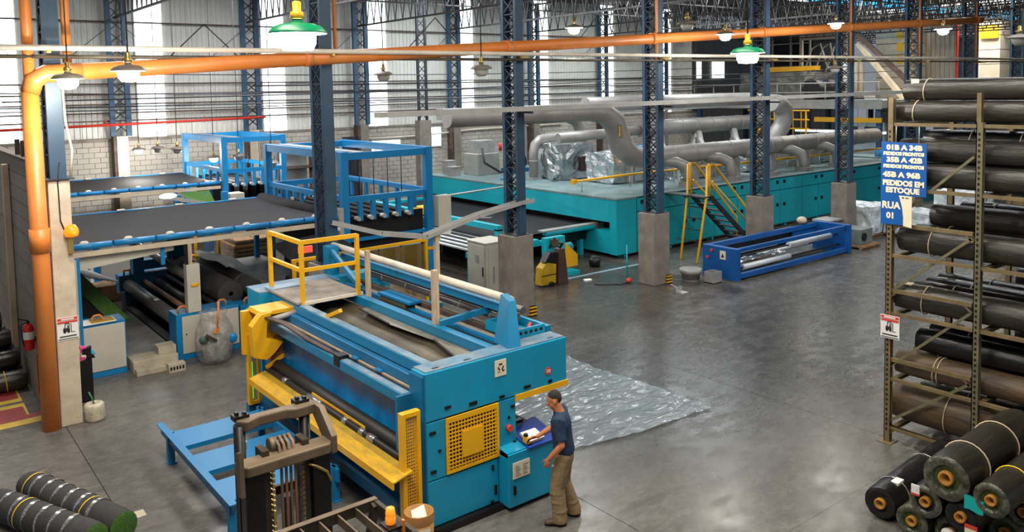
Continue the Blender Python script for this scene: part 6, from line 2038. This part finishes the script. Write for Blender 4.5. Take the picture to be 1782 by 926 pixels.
part('blue_scrap', MB().ell((5.84, 17.26, .52), .09, .06, .11, 10, 6), FRAME, t)
b = thing('broom', 'orange handled broom stuck upright in the waste bag', 'broom', (5.55, 17.45, .5))
part('handle', MB().tube([(5.58, 17.3, 1.34), (5.50, 17.22, .78)], .022, 8), ORANGE, b)
part('socket', MB().bar((5.50, 17.22, .8), (5.44, 17.2, .70), .10, .07), ORANGE, b)
part('head', MB().bar((5.26, 17.18, .70), (5.46, 17.18, .55), .07, .06), MAROON, b)
# ================================================================ by the beige pedestal
t = thing('black_bin', 'narrow black bin heaped with coloured rags beside the beige pedestal', 'bin', (2.9, 16.9, 0))
for a in (MB().box(2.80, 3.03, 16.8, 16.815, 0, .80), MB().box(2.80, 3.03, 17.045, 17.06, 0, .80), MB().box(2.80, 2.815, 16.815, 17.045, 0, .80), MB().box(3.015, 3.03, 16.815, 17.045, 0, .80)):
    part('side', a, BLACK, t)
part('bottom', MB().box(2.80, 3.03, 16.8, 17.06, 0, .02), BLACK, t)
rg = [(PINK, 2.83, .84), (BATT, 2.92, .88), (CYAN, 2.99, .92), (BLACK, 3.0, .84), (YEL, 2.9, .80), (BATT, 2.86, .93), (BLACK, 2.97, .97), (PINK, 2.9, .97)]
for i, (m_, x, z) in enumerate(rg):
    solo('rag', crumple(x, 16.88+.05*(i % 3), z, .13, .12, .09, 4), m_, ['pink rag at the left of the rag heap', 'white rag in the middle of the rag heap', 'blue rag at the upper right of the rag heap', 'black rag at the right edge of the rag heap', 'yellow rag lowest in front of the rag heap', 'white rag high on the rag heap', 'black rag on top of the rag heap', 'pink rag near the top of the rag heap'][i], 'rag', 'rags in the black bin')
t = thing('twine_spool', 'squat pale spool of wrapped twine on the floor by the beige pedestal', 'spool', (2.76, 15.7, 0))
part('body', MB().lathe([(0, 0), (.155, 0), (.17, .04), (.165, .26), (.14, .30), (.05, .30), (.04, .2), (0, .2)], (2.84, 15.78, 0), (0, 0, 1), 22), M('twine', (.55, .48, .36), .6, var=.2, scale=8, bump=.5), t)
part('green_stem', MB().tube([(2.84, 15.78, .28), (2.81, 15.8, .40), (2.77, 15.82, .5)], .015, 6), M('green_stem', (.05, .22, .06), .5), t)
t = thing('fire_extinguisher', 'red fire extinguisher hung on the board partition', 'extinguisher', (2.1, 17.3, 1.06))
part('cylinder', MB().lathe([(0, 0), (.085, .0), (.09, .03), (.09, .40), (.06, .47), (.03, .49), (.0, .49)], (2.09, 17.3, 1.06), (0, 0, 1), 18), EXT, t)
part('valve', MB().box(2.07, 2.11, 17.27, 17.33, 1.54, 1.60), BLACK, t)
part('lever', MB().bar((2.09, 17.3, 1.6), (1.93, 17.28, 1.66), .02, .02), BLACK, t)
part('hose', MB().tube([(2.09, 17.28, 1.58), (1.96, 17.25, 1.55), (1.97, 17.22, 1.3), (2.0, 17.22, 1.15)], .012, 7), BLACK, t)
part('label', MB().lathe([(.0915, .2), (.0915, .34)], (2.09, 17.3, 1.06), (0, 0, 1), 18), PAPERW, t)
part('bracket', MB().box(2.15, 2.21, 17.26, 17.34, 1.2, 1.3), RUST, t)
solo('hydrant_plate', MB().box(2.17, 2.20, 16.8, 17.1, .25, 1.0), MARKR, 'narrow red plate on the partition just right of the extinguisher', 'plate')
t = thing('floor_marking', 'red floor rectangles framed in yellow under the extinguisher', 'floor marking', (1.8, 17.5, 0))
part('yellow_field', MB().box(1.25, 1.97, 16.36, 17.55, .001, .004).box(1.97, 2.40, 16.36, 16.84, .001, .004), MARKY, t)
part('yellow_field', MB().box(1.25, 1.97, 17.68, 18.85, .001, .004), MARKY, t)
part('red_field', MB().box(1.40, 1.93, 16.62, 17.36, .004, .006).box(1.93, 2.25, 16.62, 16.83, .004, .006), MARKR, t)
part('red_field', MB().box(1.40, 1.93, 17.88, 18.6, .004, .006), MARKR, t)
t = thing('wall_beacon', 'glowing amber beacon on the right edge of the beige pedestal', 'beacon', (2.66, 15.8, 3.3))
part('dome', MB().lathe([(0, .15), (.07, .13), (.11, .06), (.12, 0), (.1, -.06), (0, -.08)], (2.62, 15.7, 3.38), (0, 0, 1), 18), AMBER, t)
part('lit_core', MB().ell((2.64, 15.62, 3.37), .05, .05, .05, 10, 8), AMBERLIT, t)
part('bracket', MB().box(2.56, 2.64, 15.68, 15.76, 3.02, 3.32), BRASS, t)
part('cable', MB().tube([(2.55, 15.74, 3.35), (2.47, 15.735, 3.6), (2.46, 15.735, 4.25), (2.5, 15.73, 4.6)], .01, 6), BLACK, t)
solo('old_cable', MB().tube([(2.66, 15.72, 4.35), (2.70, 15.7, 4.8), (2.62, 15.7, 5.3), (2.60, 15.72, 6.2)], .022, 6), CREAM, 'pale loose cable hanging down the right of the first column', 'cable')
# ================================================================ pendant lamps
RODZ = 10.2


def lamp(x, y, z, r, shade, label, lit, watts, group='pendant factory lamps', bulb=.0, top=RODZ):
    t = thing('pendant_lamp', label, 'lamp', (x, y, z), group)
    part('shade', MB().lathe([(.16*r, .50*r), (.24*r, .36*r), (.55*r, .33*r), (.80*r, .24*r), (.95*r, .08*r), (r, 0), (.97*r, 0), (.90*r, .07*r), (.75*r, .21*r), (.2*r, .3*r)], (x, y, z), (0, 0, 1), 26), shade, t)
    part('neck', MB().lathe([(.0, .50*r), (.24*r, .52*r), (.22*r, .72*r), (.14*r, .78*r), (.15*r, 1.05*r), (.10*r, 1.1*r), (0, 1.1*r)], (x, y, z), (0, 0, 1), 14), BRASS if shade is not GREEN else YEL, t)
    part('cord', MB().cyl((x, y, z+1.05*r), (x, y, top), .012, 6), DSTEEL, t)
    part('bulb', MB().lathe([(.0, .25*r), (.5*r, .15*r), (.62*r, -.05*r), (.58*r, -.38*r), (.40*r, -.60*r), (0, -.66*r)] if not bulb else [(.0, .25*r), (.5*r, .15*r), (.62*r, -.05*r), (.6*r, -bulb*r*.6), (.5*r, -bulb*r), (0, -bulb*r*1.05)], (x, y, z), (0, 0, 1), 18), GLOW if lit else LGREY, t)
    if lit:
        part('reflector', MB().lathe([(.40*r, .17*r), (.74*r, .19*r), (.89*r, .06*r), (.96*r, 0.0)], (x, y, z), (0, 0, 1), 22), M('lit_reflector', (.95, .95, .92), .4, var=0, emit=(1, 1, .97), est=2.5), t)
        d_ = bpy.data.lights.new('lamp_light', 'POINT')
        d_.energy = watts
        d_.shadow_soft_size = r*.5
        d_.color = (1, .95, .86)
        lo = bpy.data.objects.new('lamp_light', d_)
        COL.objects.link(lo)
        lo.location = (x, y, z-.9*r if not bulb else z-r*bulb*1.3)
    return t


lamp(3.12, 7.14, 6.24, .27, GREEN, 'big green enamel pendant lamp hanging nearest, upper left of centre', True, 260, bulb=.55)
lamp(10.72, 7.77, 6.18, .27, GREEN, 'green enamel pendant lamp above the open floor, right of centre', True, 260, bulb=.55)
for x, y, z, lit, lab in ((2.50, 14.55, 5.99, True, 'lit grey pendant lamp just right of the first column'), (3.02, 12.95, 6.07, True, 'lit grey pendant lamp under the orange pipe, second from the left'),
                     (9.9, 17.7, 6.1, False, 'unlit pendant lamp in front of the translucent strip left of centre'), (10.6, 14.6, 6.15, False, 'unlit tan pendant lamp hanging below the pale conduit at centre'),
                     (15.0, 16.4, 7.3, True, 'lit pendant lamp high above the oven, right of the third column'), (15.8, 13.2, 7.2, False, 'unlit brown pendant lamp above the orange pipe right of the fourth column'),
                     (18.2, 13.9, 7.05, True, 'lit pendant lamp on the orange pipe, upper left of the second green lamp'), (23.3, 13.7, 7.5, True, 'lit pendant lamp hanging at the column over the far end of the roller stand'),
                     (24.8, 11.2, 7.2, True, 'lit pendant lamp in front of the tall pale curtain'), (20.0, 7.4, 6.6, False, 'unlit white-rimmed pendant lamp at the right edge'),
                     (26.0, 15.3, 6.2, False, 'unlit brown pendant lamp beside the column at the far end of the roller stand')):
    lamp(x, y, z, .25, LAMPG, lab, lit, 220)
for x, y, z, lit, lab in ((7.66, 31.9, 3.75, True, 'lit low pendant lamp by the pilaster left of the far gantry'), (9.81, 30.25, 3.4, True, 'lit low pendant lamp inside the far gantry frame'), (7.93, 30.4, 3.85, False, 'unlit low lamp in front of the block wall, left of two'),
                     (8.3, 29.4, 3.85, False, 'unlit low lamp at the left post of the far gantry, right of two'), (10.25, 28.9, 3.5, False, 'unlit low lamp inside the far gantry, near its front post'),
                     (9.94, 25.1, 3.5, False, 'unlit tan low lamp at the left rear post of the near gantry')):
    lamp(x, y, z, .24, LAMPG, lab, lit, 260, 'low pendant lamps over the carpet lines', top=RODZ)
# bright window lights low on the back wall behind the oven corner
for i, (x, z, w_, h) in enumerate(((19.0, 2.9, 1.5, .5), (21.6, 3.0, .9, .9), (26.5, 3.2, .5, .4))):
    t = structure('window_%d' % (i+1))
    part('frame', MB().box(x-w_/2-.06, x+w_/2+.06, 33.9, 33.96, z-.06, z+h+.06), GREY, t)
    part('pane', MB().box(x-w_/2, x+w_/2, 33.88, 33.9, z, z+h), TUBEGLOW, t)
    part('mullion', MB().box(x-.02, x+.02, 33.86, 33.88, z, z+h), GREY, t)
# ---- pale wall panel and corner items on the back wall behind gantry 1
solo('wall_conduit', MB().tube([(18, 33.85, 3.55), (21, 33.85, 3.55), (24, 33.85, 3.7), (30, 33.85, 3.75)], .04, 7), PALE, 'pale conduit on the block wall behind the oven corner', 'pipe')
solo('wall_drape', MB().grid(lambda a, b: (16.6+1.2*a, 33.55+.05*math.sin(a*22), .0+3.7*b), 24, 4), DSTEEL, 'dark curtain hanging on the back wall behind the near gantry', 'curtain')
for i, (x, y0_, z) in enumerate(((12.8, 30.5, 2.2), (13.8, 30.5, 2.2))):
    pass
t = thing('tall_shelving', 'dark shelving with coils behind the near gantry', 'shelving', (13.4, 31.5, 0))
for x in (12.7, 14.0):
    part('upright', MB().box(x-.05, x+.05, 31.2, 31.3, 0, 3.6), RUST, t)
for z in (.9, 1.8, 2.7, 3.5):
    part('shelf', MB().box(12.7, 14.0, 31.0, 31.6, z, z+.06), RUST, t)
part('back', MB().box(12.7, 14.0, 31.58, 31.6, 0, 3.5), GREY, t)
"""
"""

solo('floor_tape', MB().prism([(7.85, 6.33), (7.97, 6.27), (7.42, 5.72), (7.36, 5.76)], 'xy', .001, .004), M('worn_tape', (.22, .215, .20), .7, var=.3), 'worn pale strip of tape stuck on the open floor', 'tape')
# ================================================================ the far right end of the hall
wf = structure('wall_far')
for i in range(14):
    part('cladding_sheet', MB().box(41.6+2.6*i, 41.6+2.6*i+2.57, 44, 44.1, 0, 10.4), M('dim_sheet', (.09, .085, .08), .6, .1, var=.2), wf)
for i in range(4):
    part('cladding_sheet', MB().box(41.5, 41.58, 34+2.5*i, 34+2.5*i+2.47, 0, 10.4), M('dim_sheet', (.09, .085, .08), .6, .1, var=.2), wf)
for i, (x, y, z, w_, h) in enumerate(((44.5, 43.9, 6.4, 1.2, 1.3), (49.0, 43.9, 6.3, 1.6, 1.4), (53.5, 43.9, 6.3, 1.6, 1.4), (56.5, 43.9, 6.3, 1.6, 1.4))):
    part('lit_pane', MB().box(x-w_/2, x+w_/2, y-.03, y, z, z+h), STRIP, wf)
MZ = thing('mezzanine', 'grey steel mezzanine deck beyond the far end of the oven', 'platform', (46, 27, 0))
part('deck', MB().box(41, 60, 21.5, 34, 4.35, 4.75), GREY, MZ)
part('fascia', MB().box(40.95, 41, 21.5, 34, 4.3, 4.8), LGREY, MZ)
for x in (41.3, 46, 51, 56):
    for y in (21.8, 27.5, 33.5):
        part('post', MB().box(x-.12, x+.12, y-.12, y+.12, 0, 4.35), STEEL, MZ)
for z in (5.2, 5.7):
    part('hand_rail', MB().tube([(41, 33.8, z), (41, 21.6, z)], .035, 6), LGREY, MZ)
for i in range(9):
    part('stanchion', MB().tube([(41, 21.7+1.5*i, 4.75), (41, 21.7+1.5*i, 5.75)], .03, 6), LGREY, MZ)
part('yellow_beam', MB().box(40.9, 41.0, 21.5, 25.3, 3.6, 3.85), YEL, MZ)
t = thing('draped_bale', 'big grey tarpaulin-covered bale on the mezzanine', 'bale', (44, 28.5, 4.75))
part('tarpaulin', crumple(44, 29.0, 5.55, 3.4, 4.4, 1.6, 12), M('tarpaulin', (.13, .125, .115), .6, var=.25, bump=.5), t)
part('black_front', MB().cyl((42.3, 26.4, 5.35), (45.0, 26.4, 5.35), .6, 16), BLACK, t)
t = thing('yellow_stair', 'yellow railed stair and landing under the mezzanine, far right of the oven', 'stair', (42, 27, 0))
for y in (25.6, 27.6, 29.2):
    part('post', MB().tube([(40.6, y, 2.2), (40.6, y, 4.2)], .05, 8), YEL, t)
for z in (3.2, 3.7, 4.2):
    part('rail', MB().tube([(40.6, 25.4, z), (40.6, 29.4, z)], .045, 8), YEL, t)
part('landing', MB().box(40.6, 42, 25.4, 29.4, 2.15, 2.25), YEL, t)
for y in (27.5, 28.9):
    part('stringer', MB().bar((40.2, y, 2.2), (40.5, y-1.1, 4.2), .10, .12), YEL, t)
    part('stair_rail', MB().bar((40.2, y+.3, 1.8), (40.5, y-.8, 3.9), .05, .05), LGREY, t)
for y in (25.8, 27.4, 29.0):
    part('leg', MB().box(40.65, 40.77, y-.06, y+.06, 0, 2.15), YEL, t)
for i in range(6):
    part('baluster', MB().tube([(40.6, 25.9+.5*i, 2.2), (40.6, 25.9+.5*i, 4.2)], .025, 6), YEL, t)
t = thing('grey_tank', 'pale grey tank under the mezzanine behind the yellow stair', 'tank', (43, 27, 0))
part('shell', MB().cyl((43.6, 24.6, 1.4), (43.6, 29.8, 1.4), 1.2, 20), M('tank_grey', (.28, .31, .33), .5, .2), t)
for y in (25.4, 29):
    part('cradle', MB().box(42.8, 44.4, y-.15, y+.15, 0, .6), DSTEEL, t)
part('rib', MB().tube([(43.6, 27.2, 1.4), (43.6, 27.3, 1.4)], 1.22, 20), GREY, t)


def tower(name, label, x, y, sx, sy, z0, z1, m_, n, win=False):
    t = thing(name, label, 'machine tower', (x, y, z0))
    st = (z1-z0)/n
    for i in range(n):
        part('panel', MB().box(x-sx/2, x+sx/2, y-sy/2, y+sy/2, z0+st*i+.02, z0+st*(i+1)-.02), m_, t)
    part('core', MB().box(x-sx/2+.05, x+sx/2-.05, y-sy/2+.05, y+sy/2-.05, z0, z1), DSTEEL, t)
    if win:
        for i in range(3):
            for j in range(2):
                part('yellow_window', MB().box(x-sx/2-.04, x-sx/2+.02, y-sy/2+.1+.5*j, y-sy/2+.45+.5*j, z1-1.1-.75*i, z1-.6-.75*i), YEL, t)
    part('support', MB().box(x-sx/3, x+sx/3, y-sy/3, y+sy/3, 0, z0), STEEL, t)
    return t


tower('silo_tower', 'tall cream panelled tower left of the corrugated curtain, far right', 50.2, 25.2, 1.6, 2.3, 3.2, 9.4, CREAM, 9, True)
tower('silo_tower', 'cream panelled tower with a yellow box at the far right edge', 56.4, 22.3, 1.6, 1.3, 4.0, 9.4, BEIGE, 6)
t = thing('corrugated_curtain', 'tall pale corrugated curtain wall between two columns, far right', 'curtain', (52, 23.5, 0))
cw = MB()
for i in range(16):
    y = 24.9-.14*i
    cw.box(51.95+(.04 if i % 2 else 0), 52.05+(.04 if i % 2 else 0), y-.135, y, 3.0, 9.3)
part('ribs', cw, M('curtain_sheet', (.46, .43, .38), .6, var=.15, stretch=(1, 3, .3)), t, kind='stuff')
part('frame', MB().box(51.9, 52.1, 22.6, 22.7, 0, 9.5).box(51.9, 52.1, 24.95, 25.05, 0, 9.5), RED, t)
part('yellow_box', MB().box(55.4, 55.58, 21.7, 22.8, 8.3, 9.1), YEL, t)
for i, (a, b) in enumerate((((46, 26.2, 9.0), (46, 22.2, 5.3)), ((46.3, 25.8, 8.0), (44.5, 21.8, 4.4)))):
    solo('conveyor_strut', MB().bar(a, b, .22, .26), CREAM if i else RUST, ['long brown diagonal strut behind the column at the far end of the roller stand', 'long pale diagonal strut running down to the rack corner'][i], 'strut')
t = thing('steel_portal', 'tan steel portal frame with bent pipes above the mezzanine', 'frame', (50, 30, 4.75))
part('beam', MB().box(49.9, 50.1, 28.6, 32, 8.6, 9.0), CREAM, t)
for y in (28.7, 31.9):
    part('leg', MB().box(49.9, 50.1, y-.1, y+.1, 4.75, 8.6), CREAM, t)
for i in range(3):
    part('bent_pipe', MB().tube([(49.8, 31.6-.8*i, 6.4), (49.8, 31.0-.8*i, 8.0), (49.8, 30.4-.7*i, 8.3), (49.8, 29.8-.5*i, 6.6)], .06, 6), PALE, t)
t = thing('pallet_racking', 'dark rack with pale uprights far beyond the second green lamp', 'rack', (52, 35, 0))
for y in (32.5, 34, 35.5, 37):
    part('upright', MB().box(51.9, 52.05, y-.05, y+.05, 0, 9.4), LGREY, t)
for z in (7.6, 8.5, 9.3):
    part('beam', MB().box(51.9, 52.0, 32.5, 37, z, z+.08), LGREY, t)
part('load', MB().box(52.2, 53.4, 32.4, 37.2, 7.0, 9.2), BLACK, t)
solo('crane_beam', MB().box(44.9, 45.1, 27.5, 31.5, 6.45, 6.75), YEL, 'orange crane beam above the draped bale', 'beam')
t = thing('silo_pipes', 'bundle of pale vertical pipes above the draped bale', 'pipes', (46, 26, 4.75))
for i in range(4):
    part('pipe', MB().cyl((47, 27.0-.35*i, 4.75), (47, 27.0-.35*i, 7.1), .14, 10), WHITEP if i < 2 else CREAM, t)
t = thing('blue_cabinets', 'dark-windowed blue-grey cabinets below the mezzanine next to the rack', 'cabinet', (44, 24, 0))
part('body', MB().box(42.6, 43.6, 22.2, 25.0, 0, 3.55), M('cab_grey', (.30, .36, .40), .5), t)
for i in range(2):
    part('window', MB().box(42.56, 42.6, 22.5+1.2*i, 23.3+1.2*i, 2.6, 3.3), BLACK, t)
for i in range(4):
    t = thing('tube_light', ['fluorescent tube beyond the oven, first of the row from the left', 'fluorescent tube beyond the oven, second from the left', 'fluorescent tube beyond the oven, third from the left', 'fluorescent tube beyond the oven, last before the rack'][i], 'lamp', (41.6, 24, 3), 'row of fluorescent tubes')
    y = 26.9-1.35*i
    part('tube', MB().cyl((41.6, y, 3.04), (41.6, y-1.25, 3.04), .05, 8), TUBEGLOW, t)
    part('batten', MB().box(41.54, 41.66, y-1.25, y, 3.09, 3.15), WHITEP, t)
    for k in (.2, 1.05):
        part('chain', MB().cyl((41.6, y-k, 3.15), (41.6, y-k, 4.36), .01, 5), DSTEEL, t)
t = thing('teal_unit', 'low teal machine beyond the far end of the oven', 'machine', (41, 20, 0))
part('body', MB().box(39.2, 40.6, 18.5, 22.5, 0, 1.9), TEAL, t)
part('top', MB().box(39.1, 40.7, 18.4, 22.6, 1.9, 2.0), TEALTOP, t)
part('motor', MB().cyl((39.6, 20, 2.15), (39.6, 21, 2.15), .25, 12), FRAME, t)
t = thing('far_bales', 'dark stacked bales in the shade beyond the wrapped pallets', 'bales', (40, 12, 0))
for i in range(5):
    part('bale', MB().box(38+.2*i, 40+.2*i, 9+1.75*i, 10.6+1.75*i, 0, 1.8+.3*(i % 2)), M('bale_dark', (.05, .05, .05), .6, var=.3), t)
    part('bale', MB().box(38.3+.2*i, 40+.2*i, 9+1.75*i, 10.5+1.75*i, 2.15, 3.6), M('bale_brown', (.10, .07, .05), .6, var=.3), t)
# a second rack close behind the first one, on the right
t = thing('storage_rack', 'second loaded rack standing behind the front rack', 'rack', (16.6, 6.2, 0))
for y in (6.2, 2.4):
    for x in (16.4, 18.4):
        part('post', MB().box(x-.05, x+.05, y-.08, y, 0, 5.6), RACK, t)
for z in (.25, 1.3, 2.4, 3.5, 4.6):
    for x in (16.4, 18.4):
        part('shelf_beam', MB().box(x-.03, x+.03, 2.4, 6.2, z-.1, z), RACK, t)
    for y in (5.9, 4.2, 2.7):
        part('cross_bar', MB().box(16.4, 18.4, y-.04, y+.04, z-.06, z-.005), RACK, t)
pr_ = roll_proto('rack_roll', 'dark roll on the rear rack, lowest shelf, nearest in its lower layer', 'roll', .24, 3.6, WRAPK, CARPET, 501, (), BAND, False, 'rolls on the second rack')
first = True
for z in (.255, 1.305, 2.405, 3.505, 4.605):
    for k in range(4):
        for lay in range(2):
            if lay and k == 3: continue
            x = 16.68+.49*k+.245*lay
            zz = z+.43*lay
            if first:
                pr_.location = (x, 6.15, zz); pr_.rotation_euler = (0, 0, R(-90)); first = False
            else:
                dup(pr_, (x, 6.15, zz), R(-90), 'dark roll on the rear rack, %s shelf, %s in its %s layer' % (['lowest', 'second', 'middle', 'fourth', 'top'][[.255, 1.305, 2.405, 3.505, 4.605].index(z)], ['nearest', 'second', 'third', 'rearmost'][k], ['lower', 'upper'][lay]))
